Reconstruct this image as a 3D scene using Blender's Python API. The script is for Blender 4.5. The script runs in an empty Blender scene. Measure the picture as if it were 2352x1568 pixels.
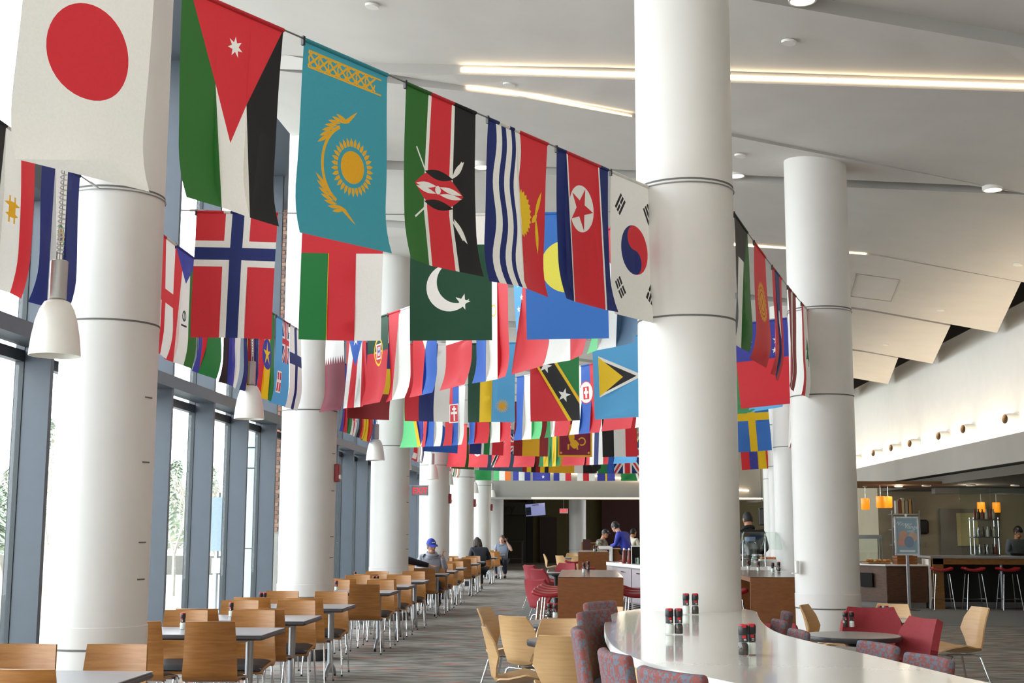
import bpy, bmesh, math, random
from mathutils import Vector, Matrix, Quaternion
from mathutils.geometry import delaunay_2d_cdt
PI = math.pi
random.seed(7)
SC = bpy.context.scene
COL = SC.collection

# ------------------------------------------------------------------ camera
F, CU, CV, EYE = 3000.0, 1176.0, 784.0, 1.55
PSI, TH, ROLL = 0.0538978, 0.1425043, 0.0035
_f = Vector((-math.sin(PSI) * math.cos(TH), math.cos(PSI) * math.cos(TH), math.sin(TH)))
_r = _f.cross(Vector((0, 0, 1))).normalized()
_u = _r.cross(_f)
RT = math.cos(ROLL) * _r + math.sin(ROLL) * _u
UP = -math.sin(ROLL) * _r + math.cos(ROLL) * _u
cd = bpy.data.cameras.new('camera')
cd.sensor_fit = 'HORIZONTAL'
cd.sensor_width = 36.0
cd.lens = F / 2352 * 36.0
cd.clip_end = 500
cam = bpy.data.objects.new('camera', cd)
COL.objects.link(cam)
m3 = Matrix((RT, UP, -_f)).transposed()
cam.matrix_world = Matrix.Translation((0, 0, EYE)) @ m3.to_4x4()
SC.camera = cam
ORG = Vector((0, 0, EYE))

# ------------------------------------------------------------------ world, light, exposure
W = bpy.data.worlds.new('overcast sky')
SC.world = W
W.use_nodes = True
nt = W.node_tree
bg = nt.nodes['Background']
tc = nt.nodes.new('ShaderNodeTexCoord')
sx = nt.nodes.new('ShaderNodeSeparateXYZ')
rmp = nt.nodes.new('ShaderNodeValToRGB')
nt.links.new(tc.outputs['Generated'], sx.inputs[0])
nt.links.new(sx.outputs['Z'], rmp.inputs[0])
rmp.color_ramp.elements[0].position = 0.0
rmp.color_ramp.elements[0].color = (0.94, 0.97, 1.0, 1)
rmp.color_ramp.elements[1].position = 1.0
rmp.color_ramp.elements[1].color = (0.80, 0.89, 1.0, 1)
nt.links.new(rmp.outputs[0], bg.inputs[0])
bg.inputs[1].default_value = 12.5

def light(name, kind, loc, energy, color=(1, 1, 1), **kw):
    d = bpy.data.lights.new(name, kind)
    d.energy = energy
    d.color = color
    for k, v in kw.items():
        if k not in ('rot',):
            setattr(d, k, v)
    o = bpy.data.objects.new(name, d)
    o.location = loc
    if 'rot' in kw:
        o.rotation_euler = kw['rot']
    COL.objects.link(o)
    return o

# the window wall tells the renderer where daylight comes in (portal: gives off no light of its own)
po = light('window_portal', 'AREA', (-5.35, 24, 3.4), 1, rot=(0, -PI / 2, 0), shape='RECTANGLE', size=7.4, size_y=62)
po.data.cycles.is_portal = True
VS = SC.view_settings
SC.display_settings.display_device = 'sRGB'
VS.view_transform = 'Standard'
VS.look = 'None'
VS.gamma = 1
VS.exposure = -0.58
VS.use_curve_mapping = False
CY = SC.cycles
CY.use_denoising = True
CY.max_bounces = 10
CY.diffuse_bounces = 6
CY.glossy_bounces = 3
CY.transmission_bounces = 6
CY.transparent_max_bounces = 16
CY.caustics_reflective = False
CY.caustics_refractive = False
CY.sample_clamp_indirect = 6

# ------------------------------------------------------------------ pixel of the photograph -> point of the place
def ray(u, v):
    return _f + RT * ((u - CU) / F) - UP * ((v - CV) / F)

def atz(u, v, z):
    d = ray(u, v)
    return ORG + d * ((z - EYE) / d.z)

def aty(u, v, y):
    d = ray(u, v)
    return ORG + d * (y / d.y)

def atx(u, v, x):
    d = ray(u, v)
    return ORG + d * (x / d.x)

def atplane(u, v, p, n):
    d = ray(u, v)
    return ORG + d * ((Vector(p) - ORG).dot(Vector(n)) / d.dot(Vector(n)))

# ------------------------------------------------------------------ materials
def lin(c):
    def f(x):
        return x / 12.92 if x <= 0.04045 else ((x + 0.055) / 1.055) ** 2.4
    if isinstance(c, str):
        c = tuple(int(c[i:i + 2], 16) / 255 for i in (0, 2, 4))
    return tuple(f(x) for x in c)

MATS = {}
def mat(name, color, rough=0.6, metal=0.0, var=0.08, scale=30.0, bump=0.0, spec=0.5, emit=0.0, ecol=None,
        stretch=(1, 1, 1), dark=None, thick=None, trans=0.0, coat=0.0):
    """a principled material with noise in its colour and, if asked, its relief"""
    if name in MATS:
        return MATS[name]
    m = bpy.data.materials.new(name)
    m.use_nodes = True
    t = m.node_tree
    b = t.nodes['Principled BSDF']
    c = lin(color)
    b.inputs['Roughness'].default_value = rough
    b.inputs['Metallic'].default_value = metal
    b.inputs['Specular IOR Level'].default_value = spec
    b.inputs['Coat Weight'].default_value = coat
    if trans:
        b.inputs['Transmission Weight'].default_value = trans
    b.inputs['Base Color'].default_value = (*c, 1)
    if var or bump:
        tc = t.nodes.new('ShaderNodeTexCoord')
        mp = t.nodes.new('ShaderNodeMapping')
        mp.inputs['Scale'].default_value = stretch
        nz = t.nodes.new('ShaderNodeTexNoise')
        nz.inputs['Scale'].default_value = scale
        nz.inputs['Detail'].default_value = 3
        t.links.new(tc.outputs['Object'], mp.inputs[0])
        t.links.new(mp.outputs[0], nz.inputs[0])
        if var:
            r = t.nodes.new('ShaderNodeValToRGB')
            d = lin(dark) if dark else tuple(x * (1 - var) for x in c)
            e = tuple(min(1, x * (1 + var * 0.6)) for x in c)
            r.color_ramp.elements[0].position = 0.3
            r.color_ramp.elements[0].color = (*d, 1)
            r.color_ramp.elements[1].position = 0.7
            r.color_ramp.elements[1].color = (*e, 1)
            t.links.new(nz.outputs['Fac'], r.inputs[0])
            t.links.new(r.outputs[0], b.inputs['Base Color'])
        if bump:
            bp = t.nodes.new('ShaderNodeBump')
            bp.inputs['Strength'].default_value = bump
            bp.inputs['Distance'].default_value = 0.01
            t.links.new(nz.outputs['Fac'], bp.inputs['Height'])
            t.links.new(bp.outputs[0], b.inputs['Normal'])
    if emit:
        b.inputs['Emission Color'].default_value = (*(lin(ecol) if ecol else c), 1)
        b.inputs['Emission Strength'].default_value = emit
    MATS[name] = m
    return m

def pane_mat(name, tint=(0.93, 0.97, 0.96), refl=0.09):
    """clear sheet glass: straight-through view with a faint mirror"""
    m = bpy.data.materials.new(name)
    m.use_nodes = True
    t = m.node_tree
    t.nodes.remove(t.nodes['Principled BSDF'])
    out = t.nodes['Material Output']
    tr = t.nodes.new('ShaderNodeBsdfTransparent')
    tr.inputs[0].default_value = (*tint, 1)
    gl = t.nodes.new('ShaderNodeBsdfGlossy')
    gl.inputs['Roughness'].default_value = 0.02
    lw = t.nodes.new('ShaderNodeLayerWeight')
    lw.inputs['Blend'].default_value = 0.5
    pw = t.nodes.new('ShaderNodeMath')
    pw.operation = 'POWER'
    pw.inputs[1].default_value = 5
    mx = t.nodes.new('ShaderNodeMixShader')
    mu = t.nodes.new('ShaderNodeMath')
    mu.operation = 'MULTIPLY_ADD'
    mu.inputs[1].default_value = 0.8
    mu.inputs[2].default_value = refl * 0.5
    t.links.new(lw.outputs['Facing'], pw.inputs[0])
    t.links.new(pw.outputs[0], mu.inputs[0])
    t.links.new(mu.outputs[0], mx.inputs[0])
    t.links.new(tr.outputs[0], mx.inputs[1])
    t.links.new(gl.outputs[0], mx.inputs[2])
    t.links.new(mx.outputs[0], out.inputs[0])
    MATS[name] = m
    return m

M_WHITE = mat('white_paint', 'f0eeea', 0.55, var=0.02, scale=4)
M_COLUMN = mat('column_paint', 'e0ddd9', 0.45, var=0.02, scale=3)
M_BAND = mat('column_band_paint', 'dedad6', 0.5, var=0.02, scale=3)
M_JOINT = mat('joint_shadow_gap', '6b6966', 0.8, var=0.05)
M_CEIL = mat('ceiling_plaster', 'dfdcd8', 0.9, var=0.03, scale=2)
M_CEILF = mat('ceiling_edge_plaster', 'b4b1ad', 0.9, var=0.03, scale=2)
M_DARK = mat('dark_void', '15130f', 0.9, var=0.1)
M_FIN = mat('blue_grey_metal', '495059', 0.45, 0.1, var=0.04, scale=6)
M_GASKET = mat('dark_gasket', '2b3338', 0.5, var=0.05)
M_GLASS = pane_mat('window_glass', (0.97, 0.99, 0.985))
M_CLEAR = pane_mat('clear_glass', (0.93, 0.97, 0.95), 0.11)
M_CHROME = mat('chrome', 'd8dadd', 0.12, 1.0, var=0.03)
M_STEEL = mat('brushed_steel', 'c4c6c9', 0.3, 1.0, var=0.06, scale=60, stretch=(1, 1, 0.05))
M_BLACK = mat('black_plastic', '1b1a1c', 0.4, var=0.05)
M_TUBE = mat('fluorescent_lens', 'fff6e0', 0.5, var=0, emit=12.0, ecol='ffe2b8')
M_TUBE2 = mat('dim_fluorescent_lens', 'fff6e0', 0.5, var=0, emit=9.0, ecol='ffe6c4')
M_LAMPON = mat('lit_lamp_lens', 'fff6e0', 0.5, var=0, emit=9.0, ecol='ffeccb')
M_OPAL = mat('opal_glass', 'f3efe8', 0.3, var=0.02, scale=5, trans=0.0)
M_WIRE = mat('grey_wire', '8a8a88', 0.4, 0.6, var=0.05)

# ------------------------------------------------------------------ mesh helpers
class MB:
    """collects shapes; build() links them as ONE mesh object"""
    def __init__(s):
        s.v, s.f, s.mi, s.mats, s.cur = [], [], [], [], 0
    def use(s, m):
        if m not in s.mats:
            s.mats.append(m)
        s.cur = s.mats.index(m)
        return s
    def add(s, vs, fs):
        o = len(s.v)
        s.v += [tuple(p) for p in vs]
        for f in fs:
            s.f.append([o + i for i in f])
            s.mi.append(s.cur)
        return s
    def box(s, c, d, M=None, bev=0.0):
        x, y, z = d[0] / 2, d[1] / 2, d[2] / 2
        if bev:
            b = min(bev, x * .9, y * .9, z * .9)
            vs = []
            for zz, k in ((-z, b), (-z + b, 0), (z - b, 0), (z, b)):
                X, Y, B = x - k, y - k, b
                vs += [(-X + B, -Y, zz), (X - B, -Y, zz), (X, -Y + B, zz), (X, Y - B, zz), (X - B, Y, zz), (-X + B, Y, zz), (-X, Y - B, zz), (-X, -Y + B, zz)]
            fs = [list(range(7, -1, -1)), list(range(24, 32))]
            for r in range(3):
                for i in range(8):
                    j = (i + 1) % 8
                    fs.append([r * 8 + i, r * 8 + j, r * 8 + 8 + j, r * 8 + 8 + i])
        else:
            vs = [(-x, -y, -z), (x, -y, -z), (x, y, -z), (-x, y, -z), (-x, -y, z), (x, -y, z), (x, y, z), (-x, y, z)]
            fs = [(3, 2, 1, 0), (4, 5, 6, 7), (0, 1, 5, 4), (1, 2, 6, 5), (2, 3, 7, 6), (3, 0, 4, 7)]
        c = Vector(c)
        vs = [((M @ Vector(p)) if M else Vector(p)) + c for p in vs]
        return s.add(vs, fs)
    def bx(s, x0, x1, y0, y1, z0, z1, bev=0.0):
        return s.box(((x0 + x1) / 2, (y0 + y1) / 2, (z0 + z1) / 2), (abs(x1 - x0), abs(y1 - y0), abs(z1 - z0)), None, bev)
    def prism(s, poly, z0, z1):
        n = len(poly)
        return s.add([(x, y, z0) for x, y in poly] + [(x, y, z1) for x, y in poly],
                     [list(range(n - 1, -1, -1)), list(range(n, 2 * n))] + [[i, (i + 1) % n, n + (i + 1) % n, n + i] for i in range(n)])
    def lathe(s, prof, n=16, c=(0, 0, 0), M=None, cap=True):
        c = Vector(c)
        vs, fs = [], []
        for r, z in prof:
            for i in range(n):
                a = 2 * PI * i / n
                p = Vector((r * math.cos(a), r * math.sin(a), z))
                vs.append((M @ p if M else p) + c)
        for k in range(len(prof) - 1):
            for i in range(n):
                j = (i + 1) % n
                fs.append((k * n + i, k * n + j, (k + 1) * n + j, (k + 1) * n + i))
        if cap:
            if prof[0][0] > 1e-5:
                fs.append(list(range(n - 1, -1, -1)))
            if prof[-1][0] > 1e-5:
                fs.append([(len(prof) - 1) * n + i for i in range(n)])
        return s.add(vs, fs)
    def tube(s, pts, r, n=8, closed=False):
        pts = [Vector(p) for p in pts]
        rs = r if isinstance(r, (list, tuple)) else [r] * len(pts)
        vs, fs, prev = [], [], None
        m = len(pts)
        for i, p in enumerate(pts):
            if closed:
                d = pts[(i + 1) % m] - pts[i - 1]
            else:
                d = pts[min(i + 1, m - 1)] - pts[max(i - 1, 0)]
            d.normalize()
            if prev is None:
                a = d.cross(Vector((0, 0, 1)))
                if a.length < 1e-3:
                    a = d.cross(Vector((1, 0, 0)))
            else:
                a = prev - d * prev.dot(d)
                if a.length < 1e-4:
                    a = d.cross(Vector((0, 0, 1)))
            a.normalize()
            prev = a
            b = d.cross(a)
            for k in range(n):
                t = 2 * PI * k / n
                vs.append(p + (a * math.cos(t) + b * math.sin(t)) * rs[i])
        for i in range(m if closed else m - 1):
            i2 = (i + 1) % m
            for k in range(n):
                j = (k + 1) % n
                fs.append((i * n + k, i * n + j, i2 * n + j, i2 * n + k))
        if not closed:
            fs += [list(range(n - 1, -1, -1)), [(m - 1) * n + k for k in range(n)]]
        return s.add(vs, fs)
    def ball(s, c, r, n=10, m=7, M=None):
        if not isinstance(r, (tuple, list)):
            r = (r, r, r)
        c = Vector(c)
        vs = []
        for k in range(1, m):
            a = PI * k / m
            for i in range(n):
                t = 2 * PI * i / n
                p = Vector((r[0] * math.sin(a) * math.cos(t), r[1] * math.sin(a) * math.sin(t), -r[2] * math.cos(a)))
                vs.append((M @ p if M else p) + c)
        b, t = Vector((0, 0, -r[2])), Vector((0, 0, r[2]))
        vs += [(M @ b if M else b) + c, (M @ t if M else t) + c]
        nb = (m - 1) * n
        fs = []
        for i in range(n):
            j = (i + 1) % n
            fs.append((nb, j, i))
            fs.append((nb + 1, (m - 2) * n + i, (m - 2) * n + j))
            for k in range(m - 2):
                fs.append((k * n + i, k * n + j, (k + 1) * n + j, (k + 1) * n + i))
        return s.add(vs, fs)
    def sheet(s, fn, nu, nv, th=0.0):
        """grid fn(i/nu, j/nv) -> point; th gives it thickness along its normal"""
        P = [[Vector(fn(i / nu, j / nv)) for j in range(nv + 1)] for i in range(nu + 1)]
        def idx(i, j):
            return i * (nv + 1) + j
        quads = [(idx(i, j), idx(i + 1, j), idx(i + 1, j + 1), idx(i, j + 1)) for i in range(nu) for j in range(nv)]
        top = [P[i][j] for i in range(nu + 1) for j in range(nv + 1)]
        if not th:
            return s.add(top, quads)
        N = []
        for i in range(nu + 1):
            for j in range(nv + 1):
                a = P[min(i + 1, nu)][j] - P[max(i - 1, 0)][j]
                b = P[i][min(j + 1, nv)] - P[i][max(j - 1, 0)]
                nn = a.cross(b)
                N.append(nn.normalized() if nn.length > 1e-9 else Vector((0, 0, 1)))
        k = len(top)
        bot = [p - q * th for p, q in zip(top, N)]
        fs = quads + [tuple(k + x for x in reversed(q)) for q in quads]
        rim = [idx(i, 0) for i in range(nu + 1)] + [idx(nu, j) for j in range(1, nv + 1)] + [idx(i, nv) for i in range(nu - 1, -1, -1)] + [idx(0, j) for j in range(nv - 1, 0, -1)]
        for a, b in zip(rim, rim[1:] + rim[:1]):
            fs.append((b, a, k + a, k + b))
        return s.add(top + bot, fs)
    def mesh(s, name, m=None, smooth=None):
        me = bpy.data.meshes.new(name)
        me.from_pydata(s.v, [], s.f)
        if m is not None:
            me.materials.append(m)
        else:
            for q in s.mats:
                me.materials.append(q)
            me.polygons.foreach_set('material_index', s.mi)
        if smooth is not None:
            me.polygons.foreach_set('use_smooth', [True] * len(me.polygons))
            me.set_sharp_from_angle(angle=math.radians(smooth))
        me.update()
        return me
    def build(s, name, m=None, parent=None, smooth=None, loc=None):
        o = bpy.data.objects.new(name, s.mesh(name, m, smooth))
        COL.objects.link(o)
        if parent:
            o.parent = parent
        if loc:
            o.location = loc
        return o

def tag(o, label=None, cat=None, group=None, kind=None):
    if label:
        o['label'] = label
    if cat:
        o['category'] = cat
    if group:
        o['group'] = group
    if kind:
        o['kind'] = kind
    return o

def empty(name, loc=(0, 0, 0), rz=0.0, label=None, cat=None, group=None, kind=None):
    o = bpy.data.objects.new(name, None)
    o.empty_display_size = 0.1
    COL.objects.link(o)
    o.location = loc
    o.rotation_euler = (0, 0, rz)
    return tag(o, label, cat, group, kind)

def kids(o):
    return list(o.children)

def dup(o, loc=None, rz=None, label=None, group=None, parent=None):
    c = o.copy()
    COL.objects.link(c)
    if parent:
        c.parent = parent
    if loc is not None:
        c.location = loc
    if rz is not None:
        c.rotation_euler = (0, 0, rz)
    if label:
        c['label'] = label
    if group:
        c['group'] = group
    for k in kids(o):
        dup(k, parent=c)
    return c

def part(name, me, parent, loc=(0, 0, 0), label=None):
    """a part that shares mesh data"""
    o = bpy.data.objects.new(name, me)
    COL.objects.link(o)
    o.parent = parent
    o.location = loc
    if label:
        o['label'] = label
    return o
# ================================================================== the room
XG, XN = -4.93, -4.69            # glass line and nose of the fins
Y0, Y1 = -6.0, 49.0

# ---- floor: carpet with streaks, a plain strip beside the island
def carpet(name, base, dark, light_, red):
    m = bpy.data.materials.new(name)
    m.use_nodes = True
    t = m.node_tree
    b = t.nodes['Principled BSDF']
    b.inputs['Roughness'].default_value = 0.95
    b.inputs['Specular IOR Level'].default_value = 0.15
    tc = t.nodes.new('ShaderNodeTexCoord')
    def noise(sc, st, det=2):
        mp = t.nodes.new('ShaderNodeMapping')
        mp.inputs['Scale'].default_value = st
        n = t.nodes.new('ShaderNodeTexNoise')
        n.inputs['Scale'].default_value = sc
        n.inputs['Detail'].default_value = det
        t.links.new(tc.outputs['Object'], mp.inputs[0])
        t.links.new(mp.outputs[0], n.inputs[0])
        return n
    def ramp(n, p0, c0, p1, c1):
        r = t.nodes.new('ShaderNodeValToRGB')
        r.color_ramp.elements[0].position, r.color_ramp.elements[1].position = p0, p1
        r.color_ramp.elements[0].color = (*c0, 1)
        r.color_ramp.elements[1].color = (*c1, 1)
        t.links.new(n.outputs['Fac'], r.inputs[0])
        return r
    r1 = ramp(noise(1.0, (2.4, 8, 1), 5), 0.38, lin(dark), 0.60, lin(light_))
    r2 = ramp(noise(1.0, (3.6, 19, 1), 2), 0.57, (0, 0, 0), 0.6, (1, 1, 1))
    r3 = ramp(noise(1.0, (0.9, 3.2, 1), 1), 0.56, (0, 0, 0), 0.61, (1, 1, 1))
    mu = t.nodes.new('ShaderNodeMath')
    mu.operation = 'MULTIPLY'
    t.links.new(r2.outputs[0], mu.inputs[0])
    t.links.new(r3.outputs[0], mu.inputs[1])
    mx = t.nodes.new('ShaderNodeMix')
    mx.data_type = 'RGBA'
    t.links.new(mu.outputs[0], mx.inputs[0])
    t.links.new(r1.outputs[0], mx.inputs[6])
    mx.inputs[7].default_value = (*lin(red), 1)
    t.links.new(mx.outputs[2], b.inputs['Base Color'])
    return m

M_CARPET = carpet('streaked_carpet', '6f6c68', '6c6862', '9c978f', 'b8604a')
M_PLAIN = mat('plain_carpet', '807f7d', 0.95, var=0.12, scale=80, spec=0.15)
mb = MB()
mb.bx(-5.3, 14.0, Y0, 62, -0.2, 0)
tag(mb.build('floor', M_CARPET), kind='structure')
mb = MB()
mb.bx(-1.15, 0.9, 23.6, 49, 0.0, 0.006)
mb.bx(4.3, 14.0, 22.2, 30, 0.0, 0.006)
tag(mb.build('floor_plain_strip', M_PLAIN), kind='structure')

# ---- ceiling: hung panels whose edges lift to show slots
def zb(x):
    return 6.3 - 0.128 * (x + 3.35)

def onplane(u, v, e=0.0):
    n = Vector((0.128, 0, 1))
    return atplane(u, v, (-3.35, 0, 6.3 + e), n)

def atX(poly, x):
    """point of a polyline (sorted by x) at x, extending its ends"""
    ps = sorted(poly, key=lambda p: p.x)
    for a, b in zip(ps, ps[1:]):
        if x <= b.x or b is ps[-1]:
            t = (x - a.x) / (b.x - a.x)
            return a.lerp(b, t)

CEIL_X0 = -3.62
ceil_root = empty('ceiling', (0, 0, 0), kind='structure')
def panel(near, far, e_far, xr_near=None, xr_far=None, x0=CEIL_X0, name='ceiling_panel', raw=False):
    """near, far: pixel polylines (or points); e_far = lift of the far edge at its left and right end"""
    if raw:
        N, Fr = near, far
    else:
        N = [onplane(*p) for p in near]
        Fr = []
        us = [p[0] for p in far]
        for p in far:
            t = (p[0] - min(us)) / max(1, (max(us) - min(us)))
            Fr.append(onplane(p[0], p[1], e_far[0] * (1 - t) + e_far[1] * t))
    xn = xr_near if xr_near is not None else max(p.x for p in N)
    xf = xr_far if xr_far is not None else max(p.x for p in Fr)
    n = 14
    lo, hi = [], []
    for i in range(n + 1):
        a = atX(N, x0 + (xn - x0) * i / n)
        b = atX(Fr, x0 + (xf - x0) * i / n)
        lo.append(a)
        hi.append(b)
    mb = MB().use(M_CEIL)
    k = n + 1
    T = Vector((0, 0, 0.28))
    vs = lo + hi + [p + T for p in lo] + [p + T for p in hi]
    mb.add(vs, [(i, i + 1, k + i + 1, k + i) for i in range(n)])
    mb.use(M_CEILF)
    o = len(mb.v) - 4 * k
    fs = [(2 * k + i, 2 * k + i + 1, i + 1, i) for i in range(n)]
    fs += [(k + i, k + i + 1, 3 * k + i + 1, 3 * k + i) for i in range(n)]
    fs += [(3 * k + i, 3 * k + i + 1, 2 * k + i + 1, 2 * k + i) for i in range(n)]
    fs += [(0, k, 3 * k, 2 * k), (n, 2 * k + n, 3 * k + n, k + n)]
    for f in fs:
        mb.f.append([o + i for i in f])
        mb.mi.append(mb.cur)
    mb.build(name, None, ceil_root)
    return lo, hi

LN = {}
L0u = [(1872, 3), (2352, 88)]
L0l = [(1734, 1.6), (2352, 110)]
L1u = [(825, 146), (1458, 156), (2352, 185)]
L1l = [(879, 166), (1682, 190), (2352, 211)]
L2u = [(879, 166.5), (1070, 201), (1456, 267), (1945, 364), (2352, 443)]
L2l = [(889, 190), (1202, 224.5), (1456, 269.5), (1945, 365), (2352, 444)]
L3u = [(885, 368), (1461, 391), (2262, 427), (2352, 443)]
L3l = [(889, 389), (1461, 408), (1690, 419), (2352, 447)]
L4u = [(885, 505), (1690, 553), (2004, 582), (2345, 647)]
L4l = [(885, 522), (1690, 565), (2004, 585), (2345, 648)]
L5u = [(885, 628), (1700, 672), (1961, 704), (2290, 764)]
L5l = [(885, 646), (1700, 686), (1961, 708), (2183, 748)]
L6u = [(885, 722), (1700, 765), (1961, 801), (2142, 835)]
L6l = [(885, 738), (1700, 777), (1961, 804), (2063, 822)]
L7u = [(885, 800), (1700, 830), (1961, 868), (2040, 882)]
panel([Vector((-3.62, -6, zb(-3.62))), Vector((7.2, -6, zb(7.2)))], [Vector((-3.62, 7.2, zb(-3.62) + .1)), Vector((7.2, 9.0, zb(7.2) + .1))], None, 7.2, 7.2, raw=True)
panel([(1734, -240), (2352, -130)], L0u, (0.12, 0.12), 7.2, 7.2)
panel(L0l, L1u, (0.1, 0.11), 7.2, 7.2)
e1 = panel(L1l, L2u, (0.08, 0.0), 7.2, None)
panel(L2l, L3u, (0.1, 0.0), None, None, x0=CEIL_X0)
panel(L3l, L4u, (0.08, 0.0), 7.2, 7.1)
panel(L4l, L5u, (0.08, -0.02), None, None)
panel(L5l, L6u, (0.08, -0.02), None, None)
panel(L6l, L7u, (0.08, -0.02), None, None)
# farther panels, edges along the room's width
ys = [29.2, 33.2, 37.2, 41.2, 45.2, 49.0]
def line3(y, e, skew=1.4):
    return [Vector((x, y + skew * (x + 4.6) / 11.0, zb(x) + e)) for x in (-3.62, 1.0, 6.6)]
for a, b in zip(ys, ys[1:]):
    panel(line3(a, 0.0), line3(b, 0.07), None, 6.2, 7.1, raw=True)

# light strips set in the slot faces
ORDL = ['first', 'second', 'third']
def strip(name, line, u0, u1, dv0, dv1, n=8, label=None):
    """a lit lens along the near face of a panel: pixel line shifted up by dv into the face"""
    P = [onplane(*p) for p in line]
    a, b = onplane_line(P, u0), onplane_line(P, u1)
    mb = MB().use(M_TUBE)
    vs, fs = [], []
    for i in range(n + 1):
        t = i / n
        p = atX(P, a + (b - a) * t)
        lo = dv0[0] * (1 - t) + dv1[0] * t
        hi = dv0[1] * (1 - t) + dv1[1] * t
        for dy, dz in ((-0.012, lo), (-0.012, hi), (0.02, hi), (0.02, lo)):
            vs.append(p + Vector((0, dy, dz)))
    for i in range(n):
        for k in range(4):
            j = (k + 1) % 4
            fs.append((i * 4 + k, i * 4 + j, i * 4 + 4 + j, i * 4 + 4 + k))
    fs += [(3, 2, 1, 0), (n * 4, n * 4 + 1, n * 4 + 2, n * 4 + 3)]
    mb.add(vs, fs)
    o = mb.build(name, M_TUBE)
    return tag(o, label, 'light', 'linear ceiling lights in the panel slots')

def onplane_line(P, u):
    best = None
    for i in range(2001):
        x = -5 + 13 * i / 2000
        p = atX(P, x)
        d = p - ORG
        z = d.dot(_f)
        uu = CU + F * d.dot(RT) / z
        if best is None or abs(uu - u) < best[0]:
            best = (abs(uu - u), x)
    return best[1]

strip('linear_light', L1l, 1058, 1900, (0.03, 0.07), (0.034, 0.068), label='long lit strip light crossing behind the big column, left length')
strip('linear_light', L1l, 1904, 2500, (0.034, 0.068), (0.034, 0.068), label='long lit strip light at the right edge beyond the big column')
strip('linear_light', L2l, 1071, 1452, (0.028, 0.075), (0.006, 0.012), label='lit strip light tapering to a point left of the big column')
strip('linear_light', L4l, 1500, 1990, (0.012, 0.05), (0.004, 0.012), label='lit strip light passing behind the second column')

# unseen strips added as warm fill light over the camera end
for i, y in enumerate((5.2, 1.2, -2.8)):
    mb = MB()
    for x0, x1 in ((-3.0, 1.9), (2.0, 6.9)):
        mb.add([(x0, y, zb(x0) - 0.03), (x1, y, zb(x1) - 0.03), (x1, y + 0.09, zb(x1) - 0.03), (x0, y + 0.09, zb(x0) - 0.03),
                (x0, y, zb(x0)), (x1, y, zb(x1)), (x1, y + 0.09, zb(x1)), (x0, y + 0.09, zb(x0))], [(3, 2, 1, 0), (4, 5, 6, 7), (0, 1, 5, 4), (1, 2, 6, 5), (2, 3, 7, 6), (3, 0, 4, 7)])
    tag(mb.build('linear_light', M_TUBE2), 'added fill light strip, out of view over the camera end of the hall, %s of three' % ORDL[i], 'light', 'linear ceiling lights in the panel slots')

# roof over the plenum, side and back walls
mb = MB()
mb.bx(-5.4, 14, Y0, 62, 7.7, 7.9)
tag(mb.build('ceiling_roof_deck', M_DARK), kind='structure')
mb = MB()
mb.bx(7.3, 7.5, Y0, 49, 3.03, 5.3)
tag(mb.build('wall_right', M_WHITE), kind='structure')
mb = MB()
mb.bx(7.28, 7.5, Y0, 49, 5.3, 7.7)  # upper wall coloured dark to stand in for the shade above the panels
tag(mb.build('wall_right_painted_shade', M_DARK), kind='structure')
mb = MB()
mb.bx(-5.4, 14, Y0 - 0.2, Y0, 0, 7.7)
tag(mb.build('wall_back', M_WHITE), kind='structure')
mb = MB()
mb.bx(13.8, 14, Y0, 4, 0, 7.7)
tag(mb.build('wall_right_near', M_WHITE), kind='structure')
# grey bulkhead under the right wall, over the servery
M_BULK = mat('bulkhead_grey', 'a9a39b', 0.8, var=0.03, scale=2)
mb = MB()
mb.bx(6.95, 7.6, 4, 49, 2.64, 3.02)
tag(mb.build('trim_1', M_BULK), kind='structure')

# ---- columns
def ring(mb, r, z, t=0.012, n=48):
    mb.lathe([(r + 0.001, z - t / 2), (r + 0.0035, z - t / 2), (r + 0.0035, z + t / 2), (r + 0.001, z + t / 2)], n, cap=False)

def column(x, y, ztop, label, r=0.337, group=None, cable=True, reveals=0):
    c = empty('column', (x, y, 0), 0, label, 'column', group, 'thing')
    mb = MB()
    mb.lathe([(r, 0), (r, ztop)], 64)
    mb.build('shaft', M_COLUMN, c, 40)
    mb = MB()
    mb.lathe([(r + 0.012, 0), (r + 0.012, 0.13)], 48)
    mb.build('base', mat('dark_rubber_base', '3c3d40', 0.6), c, 40)
    mb = MB()
    mb.lathe([(r + 0.002, 0.745), (r + 0.005, 0.75), (r + 0.005, 0.885), (r + 0.002, 0.89)], 64, cap=False)
    mb.build('band', M_BAND, c, 30)
    for z in (0.74, 2.97, 3.91):
        mb = MB()
        ring(mb, r, z)
        mb.build('joint', M_JOINT, c, 30)
    if cable:
        mb = MB()
        mb.tube([(math.cos(a) * (r + 0.008), math.sin(a) * (r + 0.008), 3.885) for a in [2 * PI * i / 40 for i in range(40)]], 0.004, 6, True)
        mb.build('cable_loop', M_WIRE, c, 60)
    # short access seams on the side that faces the room
    for k, z in enumerate((2.45, 2.0, 1.45, 1.2)[:reveals]):
        mb = MB()
        a0 = -0.38
        pts = [(math.cos(a0 + i * 0.06) * (r + 0.002), math.sin(a0 + i * 0.06) * (r + 0.002), z) for i in range(5)]
        mb.tube(pts, 0.005, 5)
        mb.build('seam', M_JOINT, c, 60)
    return c

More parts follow.
